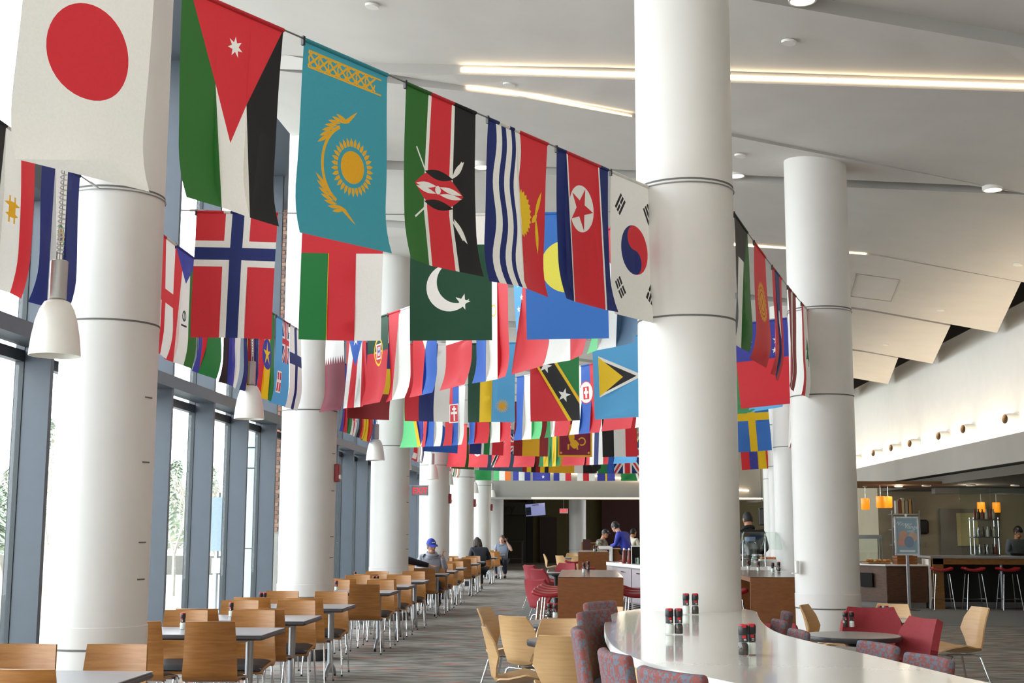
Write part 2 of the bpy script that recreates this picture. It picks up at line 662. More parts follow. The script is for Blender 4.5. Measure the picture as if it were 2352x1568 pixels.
COLS = []
NTH = ['nearest', 'second', 'third', 'fourth', 'fifth', 'sixth', 'seventh']
for i in range(7):
    y = 9.03 + 6.87 * i
    COLS.append(column(-3.35, y, 6.5 if i else 6.6, NTH[i] + ' white round column of the row along the windows', reveals=4 if i < 3 else 0, group='columns along the windows'))
column(0.725, 9.0, 5.95, 'big white round column rising through the curved white counter', group='columns through the middle', reveals=0)
column(2.585, 14.2, 5.62, 'white round column with warm light on its top, beside the red chairs', group='columns through the middle')
column(3.66, 23.0, 5.5, 'white round column just behind the salad bar, right of the dark-coated man', group='columns through the middle')
column(4.55, 30.0, 5.4, 'slim-looking white column behind the one at the salad bar', group='columns through the middle')
column(5.45, 37.5, 5.3, 'farthest white column showing behind the two at the salad bar', group='columns through the middle')
column(-0.2, 52.5, 2.7, 'white round column standing in the dark far cafe', group='columns through the middle', cable=False)

# ---- window wall: fins, panes, transoms, one window to each bay between two fins
SP = 1.7175
fy0 = 14.70 - SP * 11
nbay = 33
pane_lo = MB(); pane_lo.box((0, 0, 0), (0.03, SP - 0.12, 2.87)); me_lo = pane_lo.mesh('pane')
pane_md = MB(); pane_md.box((0, 0, 0), (0.03, SP - 0.12, 1.12)); me_md = pane_md.mesh('pane')
pane_hi = MB(); pane_hi.box((0, 0, 0), (0.03, SP - 0.12, 2.4)); me_hi = pane_hi.mesh('pane')
for me in (me_lo, me_md, me_hi):
    me.materials.append(M_GLASS)
fin = MB(); fin.bx(XG, XN, -0.035, 0.035, 0, 7.2); me_fin = fin.mesh('fin'); me_fin.materials.append(M_FIN)
gk = MB(); gk.bx(XG - 0.08, XG, -0.045, 0.045, 0, 7.2); me_gk = gk.mesh('gasket'); me_gk.materials.append(M_GASKET)
tr = MB()
tr.bx(XG, XN + 0.03, -SP / 2, SP / 2, -0.07, 0.07)
me_tr = tr.mesh('transom'); me_tr.materials.append(M_FIN)
tg = MB(); tg.bx(XG - 0.09, XG, -SP / 2, SP / 2, -0.05, 0.05); me_tg = tg.mesh('transom_gasket'); me_tg.materials.append(M_GASKET)
sp = MB(); sp.bx(XG - 0.05, XN - 0.02, -SP / 2, SP / 2, -0.14, 0.14); me_sp = sp.mesh('spandrel'); me_sp.materials.append(M_FIN)
sl = MB(); sl.bx(XG - 0.12, XN + 0.02, -SP / 2, SP / 2, 0, 0.1); me_sl = sl.mesh('sill'); me_sl.materials.append(M_FIN)
for i in range(nbay):
    y = fy0 + SP * i
    w = empty('window_%d' % (i + 1), (0, y, 0), kind='structure')
    part('fin', me_fin, w)
    part('gasket', me_gk, w)
    part('sill', me_sl, w, (0, SP / 2, 0))
    part('transom', me_tr, w, (0, SP / 2, 3.2))
    part('transom_gasket', me_tg, w, (0, SP / 2, 3.05))
    part('spandrel', me_sp, w, (0, SP / 2, 4.6))
    part('pane', me_lo, w, (XG - 0.05, SP / 2, 0.1 + 1.435))
    part('pane', me_md, w, (XG - 0.05, SP / 2, 3.27 + 0.6))
    part('pane', me_hi, w, (XG - 0.05, SP / 2, 4.74 + 1.2))
mb = MB()
mb.bx(-5.3, -3.5, Y0, Y1, 7.05, 7.7)
tag(mb.build('wall_left', M_FIN), kind='structure')

# ---- far end: lowered bulkhead, the dark cafe beyond it
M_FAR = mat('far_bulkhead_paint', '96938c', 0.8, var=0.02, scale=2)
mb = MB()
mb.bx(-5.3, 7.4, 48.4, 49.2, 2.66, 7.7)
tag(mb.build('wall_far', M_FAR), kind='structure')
M_OLIVE = mat('olive_brown_wall', '4f4526', 0.8, var=0.08, scale=3)
M_MAROON = mat('dark_maroon_wall', '3a1712', 0.8, var=0.1, scale=3)
mb = MB()
mb.bx(-6.0, 12.0, 61.8, 62.0, 0, 3.2)
tag(mb.build('wall_cafe', M_OLIVE), kind='structure')
mb = MB()
mb.bx(-6, 14, 49.2, 62, 2.95, 3.1)
tag(mb.build('ceiling_cafe', mat('cafe_dark_ceiling', '1d1b18', 0.9)), kind='structure')
mb = MB(); mb.bx(-6.2, -5.3, 49, 62, 0, 3.2)
tag(mb.build('wall_cafe_left', M_OLIVE), kind='structure')
# ================================================================== flags on their ropes
CL = {'r': 'd42e38', 'w': 'efece6', 'b': '1d2b6b', 'k': '1e1c1d', 'g': '1f7a3c', 'y': 'efc51c', 'lb': '5aa9dc', 'dg': '17462f',
      'o': 'e2742a', 'mr': '7c1c33', 'bl': '2f5fb8', 'tl': '3d97a8', 'gd': 'e0a51f', 'dr': '8c1f24', 'sl': '4d6a86', 'gn': '2f6a2c',
      'pb': '3b74c4', 'py': 'e8e05a', 'vb': '3a3f9a', 'sg': '6ccf86'}
NMC = {'r': 'red', 'w': 'white', 'b': 'navy', 'k': 'black', 'g': 'green', 'y': 'yellow', 'lb': 'light_blue', 'dg': 'dark_green', 'o': 'orange',
       'mr': 'maroon', 'bl': 'blue', 'tl': 'teal', 'gd': 'gold', 'dr': 'dark_red', 'sl': 'slate', 'gn': 'leaf_green', 'pb': 'sky_blue',
       'py': 'pale_yellow', 'vb': 'violet_blue', 'sg': 'light_green'}
def cloth(k):
    n = NMC[k] + '_flag_cloth'
    if n in MATS:
        return MATS[n]
    m = bpy.data.materials.new(n)
    m.use_nodes = True
    t = m.node_tree
    t.nodes.remove(t.nodes['Principled BSDF'])
    out = t.nodes['Material Output']
    c = lin(CL[k])
    tc = t.nodes.new('ShaderNodeTexCoord')
    wv = t.nodes.new('ShaderNodeTexNoise')
    wv.inputs['Scale'].default_value = 90
    wv.inputs['Detail'].default_value = 2
    r = t.nodes.new('ShaderNodeValToRGB')
    r.color_ramp.elements[0].position = 0.3
    r.color_ramp.elements[1].position = 0.7
    r.color_ramp.elements[0].color = (*[x * 0.975 for x in c], 1)
    r.color_ramp.elements[1].color = (*[min(1, x * 1.02) for x in c], 1)
    t.links.new(tc.outputs['Object'], wv.inputs[0])
    t.links.new(wv.outputs['Fac'], r.inputs[0])
    d = t.nodes.new('ShaderNodeBsdfPrincipled')
    d.inputs['Roughness'].default_value = 0.6
    d.inputs['Specular IOR Level'].default_value = 0.4
    tl = t.nodes.new('ShaderNodeBsdfTranslucent')
    mx = t.nodes.new('ShaderNodeMixShader')
    mx.inputs[0].default_value = 0.13
    t.links.new(r.outputs[0], d.inputs[0])
    t.links.new(r.outputs[0], tl.inputs[0])
    t.links.new(d.outputs[0], mx.inputs[1])
    t.links.new(tl.outputs[0], mx.inputs[2])
    t.links.new(mx.outputs[0], out.inputs[0])
    MATS[n] = m
    return m

# a flag is drawn in units 2 wide, 3 high, origin at its top left as the photo shows it, y down
def R_(x0, y0, x1, y1):
    return [(x0, y0), (x1, y0), (x1, y1), (x0, y1)]
def V(*cs):            # vertical stripes
    n = len(cs)
    return [(c, R_(2 * i / n, 0, 2 * (i + 1) / n, 3)) for i, c in enumerate(cs)]
def H(*cs):
    n = len(cs)
    return [(c, R_(0, 3 * i / n, 2, 3 * (i + 1) / n)) for i, c in enumerate(cs)]
def VW(*cw):           # stripes with widths
    t = sum(w for _, w in cw)
    o, x = [], 0
    for c, w in cw:
        o.append((c, R_(2 * x / t, 0, 2 * (x + w) / t, 3)))
        x += w
    return o
def DISC(x, y, r, n=28, ry=None):
    return [(x + r * math.cos(2 * PI * i / n), y + (ry or r) * math.sin(2 * PI * i / n)) for i in range(n)]
def STAR(x, y, r, n=5, q=0.39, a=-90):
    a = math.radians(a)
    return [(x + (r if i % 2 == 0 else r * q) * math.cos(a + PI * i / n), y + (r if i % 2 == 0 else r * q) * math.sin(a + PI * i / n)) for i in range(2 * n)]
def RAYS(x, y, r0, r1, n, w=0.45, a0=0):
    o = []
    for i in range(n):
        a = a0 + 2 * PI * i / n
        d = PI / n * w
        o.append([(x + r0 * math.cos(a - d), y + r0 * math.sin(a - d)), (x + (r0 + r1) / 2 * math.cos(a - d), y + (r0 + r1) / 2 * math.sin(a - d)), (x + r1 * math.cos(a), y + r1 * math.sin(a)),
                  (x + (r0 + r1) / 2 * math.cos(a + d), y + (r0 + r1) / 2 * math.sin(a + d)), (x + r0 * math.cos(a + d), y + r0 * math.sin(a + d))])
    return o
def BAR(x0, y0, x1, y1, w):
    dx, dy = x1 - x0, y1 - y0
    l = math.hypot(dx, dy)
    nx, ny = -dy / l * w / 2, dx / l * w / 2
    return [(x0 + nx, y0 + ny), (x1 + nx, y1 + ny), (x1 - nx, y1 - ny), (x0 - nx, y0 - ny)]
def CROSS(x, y, w, x0=0, y0=0, x1=2, y1=3):
    a = w / 2
    return [(x - a, y0), (x + a, y0), (x + a, y - a), (x1, y - a), (x1, y + a), (x + a, y + a), (x + a, y1), (x - a, y1), (x - a, y + a), (x0, y + a), (x0, y - a), (x - a, y - a)]
def ARC(cx, cy, r, a0, a1, w, n=14):
    o = []
    for s_, k in ((1, range(n + 1)), (-1, range(n, -1, -1))):
        for i in k:
            a = math.radians(a0 + (a1 - a0) * i / n)
            q = r + s_ * w / 2
            o.append((cx + q * math.cos(a), cy + q * math.sin(a)))
    return o
def CRES(cx, cy, r, dx, dy, r2):
    """crescent: disc minus a shifted disc"""
    d = math.hypot(dx, dy)
    a = math.atan2(dy, dx)
    x = (d * d + r * r - r2 * r2) / (2 * d)
    h = math.sqrt(max(0, r * r - x * x))
    t1 = math.atan2(h, x)
    t2 = math.atan2(h, x - d)
    o = [(cx + r * math.cos(a + t1 + (2 * PI - 2 * t1) * i / 24), cy + r * math.sin(a + t1 + (2 * PI - 2 * t1) * i / 24)) for i in range(25)]
    o += [(cx + dx + r2 * math.cos(a - t2 - (2 * PI - 2 * t2) * i / 20), cy + dy + r2 * math.sin(a - t2 - (2 * PI - 2 * t2) * i / 20)) for i in range(1, 20)]
    return o
def LENS(x0, y0, x1, y1, w, n=7):
    dx, dy = x1 - x0, y1 - y0
    l = math.hypot(dx, dy)
    ux, uy = -dy / l, dx / l
    t = [(i / n) for i in range(n + 1)]
    a = [(x0 + dx * q + ux * w / 2 * math.sin(PI * q), y0 + dy * q + uy * w / 2 * math.sin(PI * q)) for q in t]
    return a + [(x0 + dx * q - ux * w / 2 * math.sin(PI * q), y0 + dy * q - uy * w / 2 * math.sin(PI * q)) for q in t[-2:0:-1]]
def UNION(x0, y0, x1, y1, red='r', blue='b'):
    """union cross filling a box"""
    W_, H_ = x1 - x0, y1 - y0
    cx, cy = (x0 + x1) / 2, (y0 + y1) / 2
    m = min(W_, H_)
    o = [(blue, R_(x0, y0, x1, y1))]
    e = 0.002
    for c, w in (('w', 0.2), (red, 0.075)):
        for s_ in (1, -1):
            b = w * m / 2
            dx, dy = W_ / 2, H_ / 2
            l = math.hypot(dx, dy)
            kx, ky = b * l / dy, b * l / dx
            ya, yb = (y0, y1) if s_ > 0 else (y1, y0)
            q = 1 if s_ > 0 else -1
            o.append((c, [(x0, ya), (x0 + kx, ya), (x1, yb - q * ky), (x1, yb), (x1 - kx, yb), (x0, ya + q * ky)]))
    o.append(('w', CROSS(cx, cy, 0.34 * m, x0, y0, x1, y1)))
    o.append((red, CROSS(cx, cy, 0.2 * m, x0, y0, x1, y1)))
    return o

FW, FH = 0.61, 0.955
def flag_mesh(spec, seed, curl=0.05, sway=0.02):
    """plane partition of the drawing, bent like hanging cloth; exact edges between colours"""
    vs, fs, cols = [], [], []
    def addp(poly):
        o = len(vs)
        for x, y in poly:
            vs.append(Vector((min(2, max(0, x)), min(3, max(0, y)))))
        fs.append(list(range(o, o + len(poly))))
    cols.append(spec[0][0])
    addp(R_(0, 0, 2, 3))
    for c, p in spec:
        addp(p)
        cols.append(c)
    for i in range(1, 6):
        for j in range(1, 16):
            vs.append(Vector((2 * i / 6 + 0.001, 3 * j / 16 + 0.0007)))
    for j in range(1, 16):
        for x in (0, 2):
            vs.append(Vector((x, 3 * j / 16)))
    es = [(f[i], f[(i + 1) % len(f)]) for f in fs for i in range(len(f))]
    ov, oe, of, _, _, _ = delaunay_2d_cdt(vs, es, [], 0, 1e-5, False)
    polys = [(c, p, min(q[0] for q in p), max(q[0] for q in p), min(q[1] for q in p), max(q[1] for q in p)) for c, p in spec]
    rnd = random.Random(seed)
    p1, p2, k1 = rnd.uniform(0, 6), rnd.uniform(0, 6), rnd.uniform(0.6, 1.4)
    mb = MB()
    keys = []
    for c in cols:
        if c not in keys:
            keys.append(c)
    for c in keys:
        mb.use(cloth(c))
    pts = []
    for q in ov:
        x, y = q.x / 2, q.y / 3
        d = sway * y * math.sin(2.2 * k1 * x * 2 + p1) * 1.2 + 0.012 * y * math.sin(5 * y + p2)
        d += curl * (max(0, y - 0.72) / 0.28) ** 2 - curl * 0.35 * y
        pts.append(((x - 0.5) * FW, d, -y * FH))
    mb.v = pts
    for f in of:
        gx, gy = sum(ov[i].x for i in f) / 3, sum(ov[i].y for i in f) / 3
        c = cols[0]
        for cc, pp, ax, bx_, ay, by in reversed(polys):
            if ax <= gx <= bx_ and ay <= gy <= by and inside(gx, gy, pp):
                c = cc
                break
        # outward face towards the viewer (-y)
        a, b, cc = (ov[i] for i in f[:3])
        s_ = (b.x - a.x) * (cc.y - a.y) - (b.y - a.y) * (cc.x - a.x)
        f = list(f)
        if s_ < 0:
            f.reverse()
        mb.f.append(f)
        mb.mi.append(keys.index(c))
    return mb, keys

NFLAG = [0]
ROPES = {}
def rope(key, a, b, sag, label):
    a, b = Vector(a), Vector(b)
    ROPES[key] = (a, b, sag)
    mb = MB()
    mb.tube([rp(key, i / 16) for i in range(17)], 0.0045, 6)
    o = mb.build('rope', M_WIRE, None, 60)
    for t0, t1 in ((0.0, 0.16), (1.0, -0.16)):
        p, q = rp(key, t0), rp(key, 0.5)
        d = (q - p).normalized()
        tb = MB()
        tb.tube([p + d * 0.05, p + d * 0.07, p + d * 0.17, p + d * 0.19], [0.004, 0.009, 0.009, 0.004], 8)
        tb.tube([p, p + d * 0.06], 0.006, 6)
        tb.build('turnbuckle', M_STEEL, o, 60)
    tag(o, label, 'rope', 'ropes the flags hang on', 'thing')
def rp(key, t):
    a, b, s_ = ROPES[key]
    p = a.lerp(b, t)
    p.z -= s_ * 4 * t * (1 - t)
    return p

def flag(key, u, v, spec, label, group, curl=0.05, sway=0.02, w=1.0, clip=True, swing=0.0):
    """hang a flag on a rope so that its middle is seen in the direction of pixel (u, v)"""
    a, b, s_ = ROPES[key]
    d = (b - a)
    d.z = 0
    n = Vector((-d.y, d.x, 0))
    p = atplane(u, v, a, n)
    t = (p - a).dot(d) / d.dot(d)
    q = rp(key, t)
    sl = (-s_ * 4 * (1 - 2 * t)) / d.length
    dd = d.normalized()
    # keep the drawing's left at the picture's left
    if dd.dot(RT) < 0:
        dd = -dd
        sl = -sl
    ang = math.atan2(dd.y, dd.x)
    NFLAG[0] += 1
    mb, keys = flag_mesh(spec, NFLAG[0] * 13, curl, sway)
    o = mb.build('flag', None, None, 50)
    o.location = q
    o.rotation_euler = (swing, -math.atan(sl), ang)
    o.scale = (w, 1, 1)
    tag(o, label, 'flag', group)
    # the sleeve the rope runs through, in the colours of the flag's top edge
    top = []
    m = 12
    for i in range(m):
        x = 2 * (i + 0.5) / m
        c = spec[0][0]
        for cc, poly in spec:
            if inside(x, 0.06, poly):
                c = cc
        top.append(c)
    sm = MB()
    i = 0
    while i < m:
        j = i
        while j < m and top[j] == top[i]:
            j += 1
        sm.use(cloth(top[i]))
        x0, x1 = (i / m - 0.5) * FW, (j / m - 0.5) * FW
        sm.tube([(x0, 0, -0.004), (x1, 0, -0.004)], 0.011, 8)
        i = j
    sm.build('sleeve', None, o, 60)
    if clip:
        cm = MB()
        cm.box((-FW / 2 - 0.006, 0, -0.012), (0.014, 0.016, 0.045))
        cm.build('clip', M_BLACK, o)
    return o

def inside(x, y, poly):
    r = False
    n = len(poly)
    for i in range(n):
        x0, y0 = poly[i]
        x1, y1 = poly[i - 1]
        if (y0 > y) != (y1 > y) and x < (x1 - x0) * (y - y0) / (y1 - y0) + x0:
            r = not r
    return r

ZR = 3.885
# rope ends
C = {i: Vector((-3.35, 9.03 + 6.87 * i, ZR)) for i in range(-1, 7)}
CM, CR_, CA, CB, CC_ = Vector((0.725, 9.0, ZR)), Vector((2.585, 14.2, ZR)), Vector((3.66, 23, ZR)), Vector((4.55, 30, ZR)), Vector((5.45, 37.5, ZR))
def edge(p, q, r=0.345):
    """point on the column's skin on the way to q"""
    d = Vector((q.x - p.x, q.y - p.y, 0)).normalized()
    return p + d * r
def span(key, p, q, sag, label, rp_=0.345, rq=0.345):
    rope(key, edge(p, q, rp_), edge(q, p, rq), sag, label)

R1a = atz(655, 70, ZR)
R1b = atz(1508, 437, ZR)
dR1 = (R1b - R1a)
rope('one', R1a - dR1 * 0.95, R1b, 0.0, 'thin wire carrying the nearest line of flags to the big column')
span('two', CM + Vector((0.25, 0, 0)), CR_ + Vector((-0.1, 0, 0)), 0.03, 'wire with flags between the big column and the second column', 0.24)
span('near', C[-1], C[0], 0.02, 'wire with flags arriving from the left at the nearest window column')
for i in range(0, 6):
    span('win%d' % i, C[i], C[i + 1], 0.03, 'wire along the windows between the %s and %s column' % (NTH[i], NTH[i + 1]))
span('four', C[0] + Vector((0, 0.4, 0.03)), CM + Vector((0, 0.6, 0.03)), 0.03, 'wire from the nearest window column across to the big column')
span('five', C[1], CM + Vector((0, .1, 0)), 0.06, 'slanting wire from the second window column to the big column')
span('six', C[1] + Vector((0, 0.45, 0)), CR_ + Vector((0, .2, 0)), 0.12, 'wire from the second window column to the column by the red chairs')
span('seven', C[2], CR_ + Vector((0, .3, 0)), 0.08, 'slanting wire from the third window column to the column by the red chairs')
span('eight', C[2] + Vector((0, 0.4, 0)), CA, 0.12, 'wire from the third window column to the column at the salad bar')
span('nine', C[3], CA + Vector((0, .3, 0)), 0.1, 'slanting wire from the fourth window column to the column at the salad bar')
span('ten', C[3] + Vector((0, 0.4, 0)), CB, 0.12, 'wire from the fourth window column across the far room')
rope('eleven', (-3.35, 42.0, 4.05), (5.2, 41.2, 4.05), 0.03, 'farthest wire of flags, close to the end bulkhead')

# ---- front line
G1 = 'front line of large flags'
flag('one', 206, 140, [('w', R_(0, 0, 2, 3)), ('r', DISC(1.0, 1.38, 0.62, 40))], 'white flag with a large red disc, first of the front line', G1, -0.06, 0.03)
flag('one', 531, 270, [('gn', R_(0, 0, .68, 3)), ('w', R_(.68, 0, 1.34, 3)), ('k', R_(1.34, 0, 2, 3)), ('r', [(0.15, 0), (2, 0), (1.02, 1.97)]), ('w', STAR(1.05, .55, .155, 7, 0.45))],
     'flag with red triangle and small white star over green, white and black stripes', G1, -0.07, 0.03)
kz = [('tl', R_(0, 0, 2, 3))]
for i in range(7):
    x = 0.25 + i * 0.22
    kz += [('gd', ARC(x, .27, .12, 0, 300, .03, 8)), ('gd', BAR(x - .13, .16, x + .13, .38, .035)), ('gd', BAR(x - .13, .38, x + .13, .16, .035)), ('gd', DISC(x, .27, .035, 6))]
kz += [('gd', BAR(.12, .145, 1.85, .145, .025)), ('gd', BAR(.12, .40, 1.85, .40, .025))]
kz += [('gd', DISC(1.2, 1.74, .26, 30))] + [('gd', p) for p in RAYS(1.2, 1.74, .33, .47, 30, .75)]
for q in (-1, 1):
    kz += [('gd', ARC(1.2, 1.74, .66, 180 - 5 * q, 180 + 62 * q, .055, 10))]
    for i in range(7):
        a = math.radians(180 + q * (35 + 7 * i))
        b = a - q * 0.35
        kz.append(('gd', LENS(1.2 + .64 * math.cos(a), 1.74 + .72 * math.sin(a), 1.2 + .92 * math.cos(b) + .1, 1.74 + .92 * math.sin(b), .06, 4)))
    for i in range(5):
        x0, y0 = 1.2 - .28 + .03 * i, 1.74 + q * .66
        kz.append(('gd', LENS(x0 - .05, y0, x0 + .2 + .01 * i, y0 + q * (.05 + .05 * i), .05, 4)))
flag('one', 793, 340, kz, 'teal flag with gold sun, eagle and ornamental band', G1, -0.06, 0.02)
kn = VW(('gn', .62), ('w', .09), ('r', .58), ('w', .09), ('k', .62))
kn += [('w', BAR(.36, 1.0, .7, 1.42, .035)), ('w', BAR(1.3, 2.0, 1.62, 2.4, .035)), ('w', BAR(1.62, 1.0, 1.3, 1.42, .035)), ('w', BAR(.36, 2.2, .7, 1.95, .035)),
       ('w', LENS(1.36, 1.35, 1.68, .98, .12)), ('w', LENS(1.4, 2.05, 1.72, 2.45, .12)),
       ('r', LENS(.34, 1.62, 1.66, 1.62, .68, 14)), ('k', LENS(.62, 1.36, 1.4, 1.36, .17, 8)), ('k', LENS(.62, 1.88, 1.4, 1.88, .17, 8)),
       ('w', LENS(.38, 1.62, .96, 1.56, .1)), ('w', LENS(.38, 1.66, .96, 1.69, .09)), ('w', LENS(1.04, 1.56, 1.62, 1.6, .1)), ('w', LENS(1.04, 1.69, 1.62, 1.67, .09)), ('w', DISC(1.0, 1.62, .075, 12))]
flag('one', 1013, 420, kn, 'flag with a shield and crossed spears over green, red and black stripes', G1, -0.05, 0.02)
def wavy(x, w, c):
    a = [(x + .05 * math.sin(2 * PI * y / 1.5 / 1.0), y) for y in [3 * i / 24 for i in range(25)]]
    return (c, a + [(p + w, y) for p, y in reversed(a)])
ki = [('b', R_(0, 0, 1.0, 3)), ('r', R_(.92, 0, 2, 3)), wavy(.24, .17, 'w'), wavy(.56, .17, 'w'), wavy(.86, .17, 'w'), wavy(.73, .13, 'b')]
def half(x, y, r, n=14):
    return [(x + r * math.cos(-PI / 2 + PI * i / n), y + r * math.sin(-PI / 2 + PI * i / n)) for i in range(n + 1)]
ki += [('y', half(1.02, 1.55, .3))] + [('y', [(max(1.02, x), y) for x, y in p]) for p in RAYS(1.02, 1.55, .28, .47, 26, 1.5) if p[2][0] > 1.05]
ki += [('y', LENS(1.62, 1.55, 1.86, .98, .11)), ('y', LENS(1.66, 1.5, 1.8, 2.2, .12)), ('y', LENS(1.5, 1.65, 1.72, 1.45, .12)), wavy(.86, .17, 'w')]
flag('one', 1191, 485, ki, 'flag with wavy white and navy stripes and a yellow half sun on red', G1, -0.06, 0.025)
nk = VW(('b', .36), ('w', .05), ('r', 1.18), ('w', .05), ('b', .36)) + [('w', DISC(1.0, 1.02, .47, 32)), ('r', STAR(1.0, 1.02, .45, 5, .38, 0))]
flag('one', 1340, 536, nk, 'flag with a red star on a white disc between navy side stripes', G1, -0.06, 0.02)
def tri(cx, cy, ang, pat):
    o = []
    ca, sa = math.cos(ang), math.sin(ang)
    for k, full in enumerate(pat):
        off = (k - 1) * .1
        segs = [(-.2, .2)] if full else [(-.2, -.02), (.02, .2)]
        for a, b in segs:
            p = [(a, off - .034), (b, off - .034), (b, off + .034), (a, off + .034)]
            o.append(('k', [(cx + x * ca - y * sa, cy + x * sa + y * ca) for x, y in p]))
    return o
sk = [('w', R_(0, 0, 2, 3)), ('r', DISC(1.0, 1.5, .53, 36)), ('b', [(1.0 + .53 * math.cos(a), 1.5 + .53 * math.sin(a)) for a in [PI / 2 + PI * i / 18 for i in range(19)]]),
      ('r', DISC(1.0, 1.235, .265, 22)), ('b', DISC(1.0, 1.765, .265, 22))]
sk += tri(.42, .62, -.95, (1, 0, 1)) + tri(1.6, .62, .95, (1, 1, 1)) + tri(.42, 2.38, .95, (0, 0, 0)) + tri(1.6, 2.38, -.95, (0, 1, 0))
flag('one', 1459, 578, sk, 'white flag with red and blue swirl disc and four black bar groups', G1, -0.04, 0.015)

# ---- between the big column and the second column
G2 = 'flags between the two middle columns'
flag('two', 1706, 715, VW(('k', .6), ('w', .7), ('gn', .7)) + [('k', [(0, 0), (2, 0), (1.4, .9), (0.6, .9)])], 'dark-topped flag with white and green stripes touching the big column', G2)
flag('two', 1749, 745, [('r', R_(0, 0, 2, 3)), ('gd', DISC(1.0, 1.4, .36, 24))] + [('gd', p) for p in RAYS(1.0, 1.4, .4, .55, 26, .9)] + [('r', ARC(1.0, 1.4, .27, 0, 359, .04, 20)), ('r', BAR(.8, 1.2, 1.2, 1.6, .04)), ('r', BAR(1.2, 1.2, .8, 1.6, .04))],
     'red flag with a yellow rayed sun', G2)
flag('two', 1788, 775, VW(('r', .5), ('b', 1), ('r', .5)) + [('w', DISC(1.0, 1.5, .4, 24))], 'flag with a white disc on navy between red stripes', G2)
flag('two', 1822, 800, VW(('dr', .8), ('w', .4), ('dr', .8)), 'dark red flag with one white stripe down its middle', G2)
flag('two', 1852, 825, VW(('r', .5), ('w', 1), ('r', .5)) + [('g', [(1.0, 1.0), (1.35, 1.5), (1.1, 1.45), (1.45, 1.8), (1.08, 1.75), (1.08, 2.0), (.92, 2.0), (.92, 1.75), (.55, 1.8), (.9, 1.45), (.65, 1.5)])],
     'flag with a green tree on white between red stripes', G2)

# ---- along the windows
G3 = 'flags along the window columns'
eg = VW(('k', .66), ('w', .68), ('r', .66)) + [('gd', LENS(.7, 1.4, 1.3, 1.4, .1)), ('gd', LENS(.75, 1.6, 1.25, 1.6, .1)), ('gd', BAR(.9, 1.25, .9, 1.75, .06)), ('gd', BAR(1.1, 1.25, 1.1, 1.75, .06)), ('gd', DISC(1.0, 1.5, .12, 10))]
flag('near', 20, 500, eg, 'flag with a small gold eagle on black, white and red stripes', G3)
es = V('b', 'w', 'b') + [('g', ARC(1.0, 1.5, .2, 0, 359, .05, 16)), ('gd', DISC(1.0, 1.5, .15, 14)), ('bl', DISC(1.0, 1.52, .07, 8))]
flag('near', 132, 570, es, 'navy, white, navy flag with a small round crest, by the nearest pendant lamp', G3)
flag('win0', 372, 660, [('w', R_(0, 0, 2, 3)), ('r', CROSS(1.0, 1.5, .36))], 'white flag with a red cross half hidden by the nearest column', G3)
gq = VW(('r', .66), ('w', .68), ('gn', .66)) + [('vb', [(0, 0), (2, 0), (1.0, .85)]), ('k', DISC(1.0, 1.72, .15, 10)), ('w', DISC(1.0, 1.72, .1, 10)), ('g', BAR(1.0, 1.6, 1.0, 1.85, .06)), ('k', BAR(.8, 1.98, 1.2, 1.98, .05))]
flag('win0', 424, 700, gq, 'flag with a blue triangle on red, white and green stripes', G3)
flag('win0', 480, 760, [('g', R_(0, 0, 2, 3)), ('vb', R_(0, 0, .5, 3)), ('r', [(.3, 0), (1.4, 0), (.5, 2.9)])], 'green flag with a long red wedge, left of the second pendant lamp', G3)
flag('win0', 536, 775, VW(('k', .6), ('vb', .7), ('w', .7)), 'black, blue and white striped flag left of the second pendant lamp', G3)
sw = [('b', R_(0, 0, 2, 3)), ('y', R_(.45, 0, 1.55, 3)), ('dr', R_(.55, 0, 1.45, 3)), ('k', LENS(1.0, .5, 1.0, 2.5, .6)), ('w', LENS(1.0, .7, 1.0, 2.3, .3)), ('w', BAR(.75, .4, .75, 2.6, .05)), ('w', BAR(1.25, .4, 1.25, 2.6, .05))]
flag('win0', 577, 800, sw, 'flag with a shield on dark red behind the second pendant lamp', G3)
et = V('r', 'y', 'g') + [('vb', DISC(1.0, 1.5, .52, 24)), ('y', STAR(1.0, 1.5, .42, 5, .3))]
flag('win0', 612, 810, et, 'red, yellow and green flag with a blue disc and star', G3)
fj = [('lb', R_(0, 0, 2, 3))] + UNION(1.0, 0, 2, 1.5) + [('w', R_(.55, 1.85, 1.05, 2.6)), ('r', R_(.6, 1.9, 1.0, 2.55)), ('w', CROSS(.8, 2.2, .1, .6, 1.9, 1.0, 2.55))]
flag('win0', 646, 835, fj, 'pale blue flag with a union cross corner and small shield', G3)
flag('win0', 676, 850, [('w', R_(0, 0, 2, 3)), ('b', CROSS(1.0, 1.2, .42))], 'white flag with a blue cross at the second column', G3)
W1 = [('window flag with purple, red and green stripes, first past the second column', V('vb', 'r', 'g')),
      ('white flag with thin red crosses, past the second column', [('w', R_(0, 0, 2, 3)), ('r', CROSS(1, 1.5, .2)), ('r', CROSS(.5, .7, .1, .3, .4, .7, 1.0)), ('r', CROSS(1.5, .7, .1, 1.3, .4, 1.7, 1.0)), ('r', CROSS(.5, 2.3, .1, .3, 2, .7, 2.6)), ('r', CROSS(1.5, 2.3, .1, 1.3, 2, 1.7, 2.6))]),
      ('yellow, red and black flag by the windows, past the second column', V('k', 'r', 'y')),
      ('green, yellow and red flag by the windows, near the third column', V('g', 'y', 'r')),
      ('blue and white striped flag by the windows, at the third column', VW(('bl', 1), ('w', 1), ('bl', 1), ('w', 1), ('bl', 1)))]
for (lb, sp_), u in zip(W1, (797, 813, 829, 844, 856)):
    flag('win1', u, 980, sp_, lb, G3)
